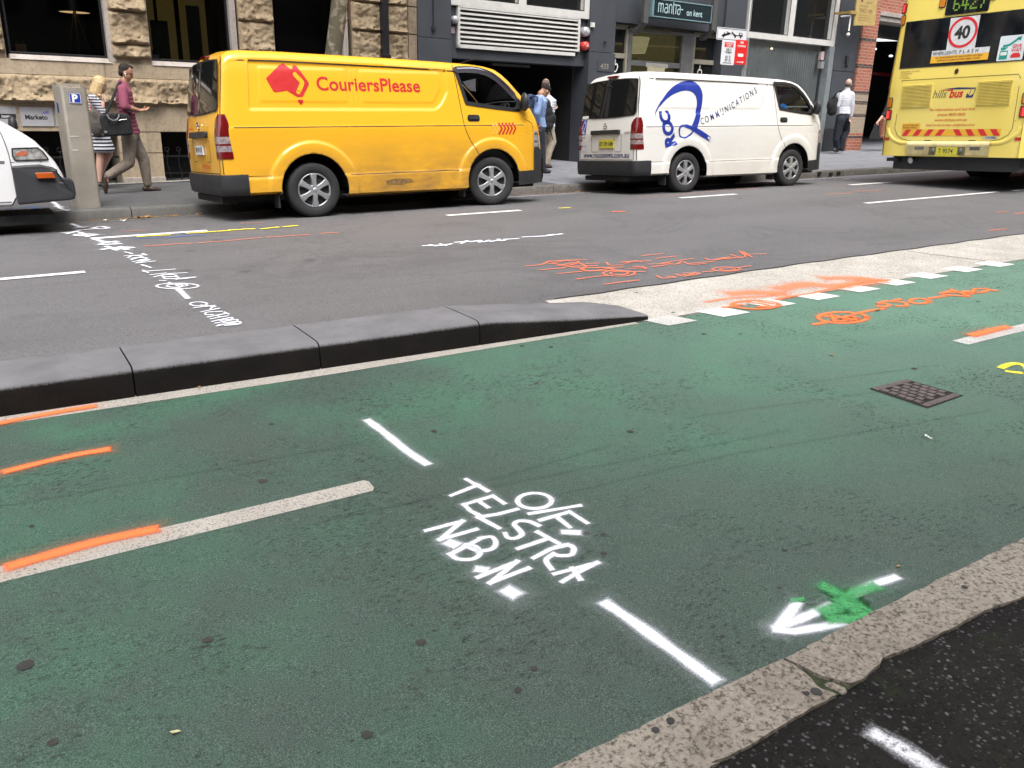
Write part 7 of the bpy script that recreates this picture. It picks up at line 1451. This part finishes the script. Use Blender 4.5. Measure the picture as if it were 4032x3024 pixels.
t = thing('backpack', 'navy backpack on the back of the man in the light blue shirt', 'backpack'); mb = MB(); mb.ell(Q(110, 430, .0), (.10, .15, .16)); mb.ell(Q(130, 600, .0), (.12, .15, .2)); blob(mb, 'pack', cloth('navy pack', (.035, .055, .12)), t, .012, 3); mb = MB(); mb.tube([Q(115, 340, -.1), Q(180, 325, -.2), Q(235, 345, -.27), Q(225, 420, -.28)], .022, 8); mb.build('strap', cloth('navy pack', (.035, .055, .12)), t, smooth=60)
# -- balding man in the white shirt
Q = W3(3240, 280, .2412, 16.0); NVY = cloth('navy suit trousers', (.006, .008, .018), bump=.5)
hd = Q(418, 215); neck = Q(400, 290); chest = Q(370, 430); hip = Q(325, 760); sd_ = (.55, -.82, 0)
mb = MB(); P, M = head(mb, hd, (.82, .55, -.1), 1.15); limb(mb, [hd + Vector((-.02, 0, -.09)), neck], [.062, .066]); torso(mb, hip, chest, neck, sd_, .17, .21, .12, .13)
shn, eln, wrn = Q(468, 385, -.1), Q(475, 560, -.12), Q(452, 740, -.08); limb(mb, [shn, eln, wrn], [.06, .05, .034]); hand(mb, wrn, (-.1, 0, -1), (0, 1, 0), 1.1, .45, 1); limb(mb, [Q(270, 400, -.05), Q(240, 560, -.05), Q(250, 700, .0)], [.06, .05, .034])
la = [Q(290, 800, -.06), Q(235, 1000, -.05), Q(215, 1120, -.05), Q(225, 1265, -.03)]; lb = [Q(370, 800, .08), Q(385, 980, .08), Q(320, 1100, .08), Q(285, 1255, .08)]; limb(mb, la, [.10, .066, .06, .04]); limb(mb, lb, [.10, .066, .06, .04])
p4 = blob(mb, 'person', SK2, None, .010, 3); tag(p4, 'balding man in white shirt and navy trousers walking away by the brick pillar', 'person')
mb = MB(); torso(mb, Q(328, 690), chest, neck, sd_, .20, .235, .16, .16); limb(mb, [shn, eln, eln.lerp(wrn, .93)], [.09, .075, .055]); limb(mb, [Q(270, 400, -.05), Q(240, 560, -.05), Q(250, 680, .0)], [.09, .075, .055]); limb(mb, [neck, neck + Vector((0, 0, -.08))], [.075, .1]); blob(mb, 'shirt', WSH, p4, .011, 5)
mb = MB(); limb(mb, la, [.135, .10, .09, .078]); limb(mb, lb, [.135, .10, .09, .078]); mb.ell(hip, (.17, .19, .13)); blob(mb, 'trousers', NVY, p4, .011, 5)
mb = MB(); shoe(mb, Q(175, 1318, -.05), Q(262, 1320, -.02), .05, .09); shoe(mb, Q(262, 1285, .08), Q(345, 1316, .1), .05, .09); blob(mb, 'shoes', BLACK, p4, .010, 3)
mb = MB(); mb.ell(P(-.045, 0, -.012), (.080, .096, .060), M); blob(mb, 'hair', simple('grey hair', (.12, .10, .085), .8), p4, .010, 3)
t = thing('shoulder_bag', 'black bag hanging behind the balding man in the white shirt', 'bag'); mb = MB(); mb.ell(Q(150, 560, -.05), (.15, .12, .24)); mb.ell(Q(150, 640, -.05), (.15, .12, .15)); mb.ell(Q(185, 480, -.05), (.12, .10, .12)); mb.ell(Q(105, 560, -.05), (.05, .08, .14)); blob(mb, 'bag_body', BAGM, t, .014, 3); mb = MB(); mb.tube([Q(170, 440, -.1), Q(215, 370, -.2), Q(275, 320, -.16), Q(300, 340, .1)], .018, 8); mb.build('strap', BAGM, t, smooth=60)
# -- person walking behind the bus corner with a black handbag
Q = W3(3240, 280, .2412, 16.4); PNK = cloth('salmon skirt', (.55, .24, .16), bump=.4); DKT = cloth('black top', (.012, .012, .014))
mb = MB(); hip = Q(1070, 850); hd = Q(1190, 230); neck = Q(1170, 330); P, M = head(mb, hd, (1, 0, 0), 1.05); limb(mb, [hd + Vector((0, 0, -.08)), neck], [.05, .055]); torso(mb, hip, Q(1140, 450), neck, (0, 1, 0), .16, .17, .11, .11)
limb(mb, [Q(1120, 400, -.1), Q(1010, 690, -.12), Q(905, 820, -.12)], [.05, .042, .03]); hand(mb, Q(905, 820, -.12), (-.6, 0, -.6), (0, 1, 0), 1.1, .8, 1); limb(mb, [hip + Vector((0, -.08, 0)), Q(1060, 1080, -.08), Q(1050, 1260, -.08)], [.09, .055, .035]); limb(mb, [hip + Vector((0, .08, 0)), Q(1100, 1080, .08), Q(1110, 1260, .08)], [.09, .055, .035])
p5 = blob(mb, 'person', SK2, None, .010, 3); tag(p5, 'person in salmon skirt mostly hidden behind the bus corner, carrying a handbag', 'person')
mb = MB(); torso(mb, hip + Vector((0, 0, .05)), Q(1140, 450), neck, (0, 1, 0), .17, .18, .13, .13); limb(mb, [Q(1120, 400, -.1), Q(1010, 690, -.12), Q(985, 720, -.12)], [.075, .065, .06]); blob(mb, 'top', DKT, p5, .011, 4); mb = MB()
for i in range(8): t_ = i / 7; mb.ell(Q(1030, 800).lerp(Q(1030, 1060), t_), (.19 + .05 * t_, .19, .08))
blob(mb, 'skirt', PNK, p5, .012, 3); mb = MB(); shoe(mb, Q(1020, 1300, -.08), Q(1130, 1302, -.08), .04); shoe(mb, Q(1080, 1300, .08), Q(1180, 1302, .08), .04); blob(mb, 'shoes', BLACK, p5, .010, 2)
mb = MB(); mb.ell(P(-.03, 0, .05), (.11, .09, .10), M); blob(mb, 'hair', HAIRD, p5, .010, 2)
t = thing('handbag', 'black handbag held low beside the bus corner', 'bag'); mb = MB(); mb.prism([(850, 870), (900, 880), (945, 1130), (745, 1115), (790, 1000)], lambda a, b: tuple(Q(a, b, -.2)), lambda a, b: tuple(Q(a, b, -.05))); mb.build('bag_body', BAGM, t, bevel=.03); mb = MB(); mb.tube([Q(830, 900, -.12), Q(870, 850, -.12), Q(900, 880, -.12)], .015, 6); mb.build('handle', BAGM, t, smooth=60)
# -- driver seen through the door window of the white van
Mw = wv.matrix_world.copy(); dv = lambda a, b, c: Mw @ Vector((a, b, c)); mb = MB(); P, M = head(mb, dv(3.73, -.40, 1.64), (.6, .8, -.1), .95); limb(mb, [dv(3.71, -.40, 1.56), dv(3.68, -.40, 1.47)], [.05, .06]); torso(mb, dv(3.72, -.40, 1.02), dv(3.67, -.40, 1.36), dv(3.68, -.40, 1.50), (0, 1, 0), .16, .18, .11, .11); limb(mb, [dv(3.68, -.58, 1.40), dv(3.82, -.62, 1.20), dv(4.02, -.50, 1.28)], [.05, .042, .03]); hand(mb, dv(4.02, -.50, 1.28), (.6, .3, .2), (0, 0, 1), 1, .9, 1); limb(mb, [dv(3.75, -.48, 1.05), dv(4.15, -.48, 1.10), dv(4.25, -.48, .86)], [.09, .07, .05])
p6 = blob(mb, 'person', SK1, None, .010, 3); tag(p6, 'driver in a bright blue shirt sitting inside the white van with blue swoosh', 'person')
mb = MB(); torso(mb, dv(3.72, -.40, 1.06), dv(3.67, -.40, 1.36), dv(3.68, -.40, 1.49), (0, 1, 0), .175, .20, .13, .13); limb(mb, [dv(3.68, -.58, 1.40), dv(3.76, -.62, 1.28)], [.075, .065]); blob(mb, 'shirt', cloth('bright blue shirt', (.03, .26, .80)), p6, .011, 4); mb = MB(); mb.ell(P(-.03, 0, .05), (.098, .08, .085), M); blob(mb, 'hair', HAIRD, p6, .010, 2)
# ------------------------------------------------------------------ far kerb, street furniture, litter
GF = 'kerb stones along the far footpath'
def kerbstone(x0, x1, i):
    mb = MB(); n = 5; new = x0 < 6.3; yo = KB + (.0 if new else .02)
    rows = [(yo, -.05), (yo + .004, .0), (yo + .008, .118), (yo + .022, .142), (yo + .045, .150), (yo + .158, .151), (yo + .165, .10)]
    mb.grid(len(rows), n, lambda j, k: (lambda x: (x, rows[j][0] + (0 if new else .012 * noise.noise(Vector((x * 5, j * 2, 3)))), (S * x + rows[j][1])))(x0 + .005 + (x1 - x0 - .010) * k / (n - 1)))
    if not new and x0 > 11:     # square drilled drain holes
        pass
    return mb.build('kerb_stone', [KERBN if new else KERBF], smooth=40)
KERBN = m_concrete('grey concrete kerb', (.085, .083, .08), (.12, .118, .112), 60, .25, (.05, .05, .047), .3)
kx = [-6, -3.2, -1.4, .12, 1.62, 2.95, 4.45, 6.3, 8.4, 10.3, 12.2, 14.2, 16.1, 18.2, 20.4, 23, 26, 30, 36]
klab = ['far kerb stone beyond the left edge under the old white van', 'far kerb stone hidden behind the old white van wheel', 'far kerb stone below the front bumper of the old white van', 'far kerb stone in front of the parking meter', 'far kerb stone with dry leaves between the meter and the yellow van', 'far kerb stone behind the rear wheel of the yellow van', 'far kerb stone seen under the middle of the yellow van', 'rough far kerb stone just ahead of the yellow van', 'rough far kerb stone in the gap between the two vans', 'rough far kerb stone behind the white van rear wheel', 'rough far kerb stone under the middle of the white van', 'rough far kerb stone at the white van front wheel', 'rough far kerb stone with drilled holes right of the white van', 'rough far kerb stone below the walking balding man', 'rough far kerb stone at the left corner of the bus', 'rough far kerb stone under the rear of the bus', 'rough far kerb stone behind the bus wheel', 'rough far kerb stone hidden beyond the bus']
for i, (a, b) in enumerate(zip(kx[:-1], kx[1:])): tag(kerbstone(a, b, i), klab[i], 'kerb stone', GF)
mb = MB()
for a, b in ((260, 1415), (355, 1420), (418, 1412)):
    p = YP(3100 + a * .4821, b * .4821, KB + .02); mb.prism(rrect(p[0] - .055, p[0] + .055, p[2] - .045, p[2] + .03, .02), lambda x, z: (x, KB + .004, z), lambda x, z: (x, KB + .05, z))
mb.build('drain_hole', DARKGAP, fixn=False)['kind'] = 'structure'
# gutter strip, footpath joints, service covers
mb = MB(); ribbon(mb, [(x, KB - .14) for x in np.arange(-5, 6.2, .5)], .26, .004, n=3, world=True, taper=False); mb.uv = {}; mb.build('gutter', KERBN, fixn=False)['kind'] = 'structure'
mb = MB(); ribbon(mb, [(x, KB - .20) for x in np.arange(6.2, 40, .5)], .30, .004, n=3, world=True, taper=False); mb.uv = {}; mb.build('gutter', PATHM, fixn=False)['kind'] = 'structure'
mb = MB()
for y in (KB + .9, KB + 1.75, KB + 2.6, KB + 3.4): ribbon(mb, [(x, y) for x in np.arange(8.7, 40, .5)], .012, .004, n=3, world=True, taper=False, zf=fz)
for r_ in range(5):
    for k in range(26): x = 8.9 + k * 1.1 + (r_ % 2) * .5; ribbon(mb, [(x, KB + .17 + r_ * .85 + (0 if r_ else .0)), (x, KB + .17 + r_ * .85 + .72)], .010, .004, n=3, world=True, taper=False, zf=fz)
mb.build('paving_joint', DARKGAP, fixn=False)['kind'] = 'structure'
mb = MB(); ribbon(mb, [(x, 15.44 + .067 * x - .12) for x in np.arange(-4, 8.5, .5)], .24, .012, n=3, world=True, taper=False, zf=fz); mb.build('footpath_edge', KERBT, fixn=False)['kind'] = 'structure'
# parking meter
pm = thing('parking_meter', 'tapered stainless steel parking meter pillar with a blue P sign', 'parking meter', Matrix.Translation((1.14, 12.42, fz(1.14, 12.4))))
STEEL = simple('brushed stainless steel', (.40, .365, .315), .48, .6, .12, 3, .05, 300); zb_ = fz(1.14, 12.4)
def pmx(x, y, z): return (x - 1.14, y - 12.42, z - zb_)
mb = MB(); lo = [(1.005, 12.33), (1.03, 12.30), (1.285, 12.31), (1.30, 12.34), (1.27, 12.55), (1.02, 12.58), (.955, 12.50)]; hi = [(1.005, 12.34), (1.03, 12.31), (1.285, 12.32), (1.30, 12.35), (1.27, 12.62), (.99, 12.65), (.93, 12.54)]
vs = [pmx(x, y, zb_ - .02) for x, y in lo] + [pmx(x, y, 1.665 - (0 if y < 12.5 else -.05)) for x, y in hi]; n = 7
mb.add(vs, [(i, (i + 1) % n, n + (i + 1) % n, n + i) for i in range(n)]); mb.build('case', STEEL, pm, bevel=.012)
mb = MB(); mb.add([pmx(x + (1.14 - x) * .12, y + (12.45 - y) * .12, 1.635 + (.04 if y > 12.5 else 0)) for x, y in hi], [tuple(range(n))]); mb.build('solar_panel', simple('brown top panel', (.30, .22, .13), .3), pm, fixn=False)
BLU = simple('sign blue', (.008, .04, .30), .4); c = YP(.5424 * 545, .5424 * 713, 12.302); mb = MB(); mb.prism(rrect(c[0] - .068, c[0] + .068, c[2] - .062, c[2] + .062, .008), lambda a, b: pmx(a, 12.302, b), lambda a, b: pmx(a, 12.32, b)); sg_ = mb.build('sign_panel', BLU, pm)
mb = MB(); put_text(mb, 'P', lambda a, b: pmx(c[0] - .038 + a, 12.2995, c[2] - .043 + b), .125, bold=.006); Lr = rrect(c[0] - .062, c[0] + .062, c[2] - .056, c[2] + .056, .006); line(mb, Lr + [Lr[0]], .005, lambda a, b: pmx(a, 12.2995, b)); mb.build('sign_letter', WHITE, sg_, fixn=False)
mb = MB(); mb.prism(rrect(.0, .10, 1.36, 1.48, .01), lambda a, b: pmx(.952 - .0 * a, 12.535 - a * 1.0, b), lambda a, b: pmx(.96, 12.535 - a, b)); sg_ = mb.build('sign_panel', BLU, pm); mb = MB(); mb.add([pmx(.9505, 12.50, 1.38), pmx(.9505, 12.48, 1.38), pmx(.9505, 12.48, 1.46), pmx(.9505, 12.50, 1.46)], [(0, 1, 2, 3)]); mb.build('sign_letter', WHITE, sg_, fixn=False)
mb = MB(); mb.box(-.10, .0, -.118, -.113, .90, .905); mb.box(-.09, -.03, -.118, -.113, .73, .737); mb.build('scratch', WHITE, pm)
# street sign pole
sp = thing('parking_sign_post', 'thin grey pole with tow away, loading zone and no stopping signs behind the white van', 'street sign', Matrix.Translation((13.2, 12.55, fz(13.2, 12.5)))); z0 = fz(13.2, 12.5); sx = lambda x, z, y=12.5: (x - 13.2, y - 12.55, z - z0)
GALV = simple('galvanised pole', (.30, .31, .30), .45, .5, .1); mb = MB(); mb.tube([sx(13.215, z0, 12.55), sx(13.16, 4.3, 12.55)], .024, 10); mb.build('pole', GALV, sp, smooth=60)
SW_ = simple('sign white', (.62, .63, .66), .4, var=.04); RD = simple('sign bright red', (.62, .02, .02), .4, var=.05); KK = simple('sign black', (.01, .01, .012), .4)
def plate_(name, x0, x1, z0_, z1_, mat, y=12.50, r=.03):
    mb = MB(); mb.prism(rrect(x0, x1, z0_, z1_, r), lambda a, b: sx(a, b, y), lambda a, b: sx(a, b, y + .006)); return mb.build(name, mat, sp)
pf = lambda y: (lambda a, b: sx(a, b, y - .0025)); tw = plate_('tow_away_sign', 12.345, 13.175, 2.895, 3.12, SW_); mb = MB(); Lr = rrect(12.362, 13.158, 2.912, 3.103, .022); line(mb, Lr + [Lr[0]], .010, pf(12.5))
for pl_ in ([(12.48, 2.955), (12.475, 2.985), (12.51, 2.995), (12.54, 3.03), (12.62, 3.055), (12.66, 3.035), (12.70, 3.04), (12.705, 3.01), (12.56, 2.965)], [(12.79, 2.985), (12.785, 3.01), (12.75, 3.015), (12.74, 3.055), (12.755, 3.06), (12.78, 3.04), (12.84, 3.008), (12.90, 3.0), (12.93, 3.005), (12.94, 3.05), (13.02, 3.05), (13.04, 3.02), (13.045, 2.985)]): patch(mb, pl_, pf(12.5), .3)
for a, b, r in ((12.53, 2.958, .020), (12.65, 3.005, .020), (12.84, 2.972, .023), (12.99, 2.972, .023)): patch(mb, circ(a, b, r, 14), pf(12.5), .3)
line(mb, [(12.70, 3.03), (12.725, 3.0), (12.745, 3.05)], .008, pf(12.5)); mb.build('tow_pictogram', KK, tw, fixn=False)
mb = MB(); patch(mb, [(12.545, 3.01), (12.56, 3.035), (12.62, 3.045), (12.61, 3.02)], pf(12.498), .3); patch(mb, [(12.955, 3.015), (12.96, 3.04), (13.01, 3.04), (13.015, 3.015)], pf(12.498), .3); mb.build('pictogram_window', SW_, tw, fixn=False)
lz = plate_('loading_zone_sign', 12.505, 12.87, 2.455, 2.905, SW_, 12.492, .025); mb = MB(); patch(mb, rrect(12.57, 12.81, 2.775, 2.865, .004), pf(12.492), .3); pn = mb.build('red_heading', SR, lz)
mb = MB(); put_text(mb, 'LOADING', lambda a, b: sx(12.69 + a, 2.824 + b, 12.4865), .042, align='CENTER', bold=.001, xs=1.0); put_text(mb, 'ZONE', lambda a, b: sx(12.69 + a, 2.784 + b, 12.4865), .042, align='CENTER', bold=.001); mb.build('heading_lettering', SW_, pn, fixn=False)
mb = MB()
for t_, z_, s_ in (('TICKET', 2.655, .04), ('7AM - 6PM', 2.515, .04)): put_text(mb, t_, lambda a, b: sx(12.69 + a, z_ + b, 12.489), s_, align='CENTER')
for z_ in (2.73, 2.70): put_text(mb, '15 MIN  1P', lambda a, b: sx(12.69 + a, z_ + b, 12.489), .032, align='CENTER', bold=.001)
for z_ in (2.60, 2.57, 2.54): put_text(mb, 'MON - FRI', lambda a, b: sx(12.69 + a, z_ + b, 12.489), .030, align='CENTER', bold=.0006)
line(mb, [(12.585, 2.49), (12.79, 2.49)], .012, pf(12.492)); patch(mb, [(12.565, 2.49), (12.60, 2.475), (12.60, 2.505)], pf(12.492), .3); line(mb, [(12.585, 2.685), (12.79, 2.685)], .010, pf(12.492)); mb.build('small_lettering', simple('dark green print', (.03, .05, .04), .5), lz, fixn=False)
ns = plate_('no_stopping_sign', 12.868, 13.195, 2.475, 2.925, RD, 12.486, .025); mb = MB(); put_text(mb, 'NO', lambda a, b: sx(13.03 + a, 2.86 + b, 12.483), .055, align='CENTER', bold=.002); put_text(mb, 'STOPPING', lambda a, b: sx(13.03 + a, 2.795 + b, 12.483), .050, align='CENTER', bold=.001, xs=.98)
patch(mb, rrect(12.95, 13.10, 2.62, 2.675, .01), lambda a, b: sx(a, b, 12.483), .3); line(mb, [(12.93, 2.52), (13.09, 2.52)], .012, lambda a, b: sx(a, b, 12.483)); patch(mb, [(13.13, 2.52), (13.08, 2.543), (13.08, 2.497)], lambda a, b: sx(a, b, 12.483), .3); mb.build('sign_lettering', WHITE, ns, fixn=False)
# plane tree between the camera-side of the footpath and the sandstone wall
tr = thing('plane_tree', 'plane tree with mottled grey bark rising behind the yellow van', 'tree', Matrix.Translation((4.45, 12.9, fz(4.4, 12.9)))); tz = fz(4.4, 12.9); T0 = Vector((4.45, 12.9, tz))
def m_bark():
    k = NT('mottled plane bark'); v = k.coord(1, 1, .7); n = k.noise(v, 5, 5, .6, .6); c = k.ramp(n, [(.38, (.075, .07, .045)), (.47, (.15, .135, .10)), (.52, (.22, .20, .14)), (.60, (.13, .115, .09)), (.66, (.36, .33, .22))], 'CONSTANT'); k.base(k.mix(k.ramp(k.noise(v, 25, 5, .7), [(.3, .6), (.5, 0)]), c, (.05, .045, .035))); k.rough(.9); k.bump(n, .5, .02); return k.m
path = [(-.17, -.1, .165), (-.08, .1, .15), (.0, .7, .138), (.14, 1.4, .130), (.28, 2.1, .125), (.40, 2.8, .12), (.50, 3.5, .12), (.62, 4.4, .11), (.8, 5.6, .10)]
base_ = Vector(YP(1313, 212, 12.9)) - T0; dx0 = base_.x - np.interp(base_.z, [p[1] for p in path], [p[0] for p in path])
mb = MB(); mb.tube(catmull([(p[0] + dx0, 0, p[1]) for p in path], 4), list(np.interp(np.linspace(0, 8, 33), range(9), [p[2] for p in path])), 18); limbs = [((.5, 0, 3.5), (-.6, -.5, 5.2), (-1.6, -1.2, 7.0)), ((.62, 0, 4.4), (1.6, .5, 5.8), (2.8, 1.2, 7.6)), ((.8, 0, 5.6), (.9, -.9, 7.0), (1.4, -2.2, 8.6)), ((.8, 0, 5.6), (.5, .9, 7.2), (.2, 1.6, 9.0))]
for l_ in limbs: mb.tube([(a + dx0, b, c) for a, b, c in catmull(l_, 4)], list(np.linspace(.08, .03, 9)), 8)
mb.build('trunk', m_bark(), tr, smooth=80)
mb = MB(); mb.tube([(.29 + dx0 + .08, -.1, 2.35), (.50 + dx0, -.14, 2.60), (.56 + dx0, -.15, 3.2)], .006, 5); mb.build('twig', simple('twig brown', (.12, .05, .03), .8), tr)
mb = MB()
for _ in range(2600):
    l_ = random.choice(limbs); c = Vector(l_[2]) + Vector((dx0, 0, 0)) + Vector([random.gauss(0, 1) for _ in range(3)]) * .75
    if c.z < 5.6: continue
    d = Vector([random.gauss(0, 1) for _ in range(3)]).normalized(); e = d.orthogonal().normalized(); s_ = random.uniform(.05, .09); mb.add([c, c + d * s_ + e * s_ * .6, c + d * s_ * 2, c + d * s_ - e * s_ * .6], [(0, 1, 2, 3)])
mb.build('crown', simple('plane leaf', (.05, .11, .025), .6, var=.4, vs=2), tr, fixn=False)
# litter and leaves
LF = simple('dry leaf', (.30, .17, .06), .8, var=.5, vs=20); mb = MB()
def leaf(x, y, zf, s_, mb):
    a = random.random() * 6.28; z = zf(x, y) + .012; c, q = math.cos(a), math.sin(a)
    pts = [(-s_, 0, 0), (-.2 * s_, .45 * s_, .25 * s_), (.5 * s_, .3 * s_, .1 * s_), (s_, 0, .3 * s_), (.4 * s_, -.35 * s_, .05 * s_), (-.3 * s_, -.4 * s_, .2 * s_)]
    mb.add([(x + u * c - v * q, y + u * q + v * c, z + w_ * random.uniform(.3, 1.2)) for u, v, w_ in pts], [(0, 1, 2, 3, 4, 5)])
for _ in range(420):
    x = random.choice([random.gauss(1.8, .5), random.uniform(.2, 7), random.uniform(7, 20), random.gauss(8.4, .8)]); leaf(x, KB - abs(random.gauss(0, .035)) - .01, gz, random.uniform(.012, .035), mb)
for _ in range(70): leaf(random.uniform(1.3, 8.5), random.uniform(KB + .2, 15.3), fz, random.uniform(.01, .03), mb)
for _ in range(60): leaf(random.uniform(.8, 8), 15.44 + random.uniform(-.3, .0) + .2, fz, random.uniform(.015, .04), mb)
for a, b in ((545, 842), (540, 850), (560, 848), (530, 852)): p = G(a, b); leaf(p[0], KB - .03, gz, .07, mb)
tag(mb.build('leaf_litter', LF, fixn=False), kind='stuff')
for lab, p, s_, m_ in (('crumpled white paper scrap in the gutter left of the yellow van', G(417, 872), .03, WHITE), ('flat white paper scrap beside the gutter, right of the crumpled one', G(485, 874), .04, WHITE), ('small dry leaf on the orange line of the green path', G(3453, 1226), .035, LF), ('tiny pale leaf on the green path above the iron pit cover', G(3278, 1403), .022, LF), ('small pinkish leaf near the white arrow', G(3532, 2242), .012, LF), ('pale twig shaving at the bottom of the green path', G(690, 2898), .014, simple('pale straw', (.5, .48, .25), .7)),
                      ('small white scrap on the green at far right', G(3660, 1735), .012, WHITE), ('tiny yellow leaf at the foot of the separator kerb', G(785, 1532), .018, LF), ('crumpled white paper scrap in the gutter right of the white van', G(3590, 677), .05, WHITE)):
    mb = MB(); 
    for k in range(3 if m_ is WHITE else 1): leaf(p[0] + random.uniform(-s_, s_) * .4, p[1] + .01 * k, lambda x, y: gz(x, y) + .004 * k, s_, mb)
    tag(mb.build('litter', m_, fixn=False), lab, 'litter')
# bright stones bedded in the near asphalt
mb = MB()
for _ in range(900):
    x = random.uniform(1.0, 4.2); y = random.uniform(.15, 1.06); r = random.choice([.0015, .002, .0025, .003, .005]); mb.ell((x, y, gz(x, y) + .004), (r * random.uniform(.8, 1.6), r, r * .45), Matrix.Rotation(random.random() * 6, 3, 'Z'), 6, 4)
tag(mb.build('loose_grit', simple('grey grit', (.09, .088, .085), .7, var=.5, vs=12), fixn=False), kind='stuff')
def split_loose(names, limit=14):
    for o in [x for x in bpy.data.objects if x.type == 'MESH' and x.name.split('.')[0] in names and x.parent]:
        me = o.data; n = len(me.vertices); par = list(range(n))
        def find(a):
            while par[a] != a: par[a] = par[par[a]]; a = par[a]
            return a
        for e in me.edges: par[find(e.vertices[0])] = find(e.vertices[1])
        roots = sorted({find(i) for i in range(n)})
        if not 1 < len(roots) <= limit: continue
        for k, r in enumerate(roots):
            bm = bmesh.new(); bm.from_mesh(me); bm.verts.ensure_lookup_table(); bmesh.ops.delete(bm, geom=[bm.verts[i] for i in range(n) if find(i) != r], context='VERTS')
            m2 = bpy.data.meshes.new(me.name); bm.to_mesh(m2); bm.free()
            for mt in me.materials:
                if mt.name not in [q.name for q in m2.materials]: m2.materials.append(mt)
            if k == 0: first = m2; continue
            c = o.copy(); c.data = m2; COL.objects.link(c); c.parent = o.parent
        o.data = first
split_loose(('window', 'window_seal', 'wheel_well', 'mudflap', 'rock_pier', 'window_reveal', 'sidelight', 'canopy_post', 'plinth', 'sidelight_frame', 'dark_panel', 'interior_panel', 'interior_wall', 'desk', 'collar', 'bracket', 'conduit', 'fog_lamp', 'plate_lamp', 'latch', 'steel_mullion', 'wall', 'base_wall', 'pier_core', 'window_sill', 'eyes', 'eyebrows', 'shoes', 'reflector', 'chevrons', 'metal_ring', 'brick_wall', 'stone_lintel', 'rock_course'))
for o in bpy.data.objects:
    for k in ('_u', '_z'):
        if k in o: del o[k]
SC.cycles.use_denoising = True
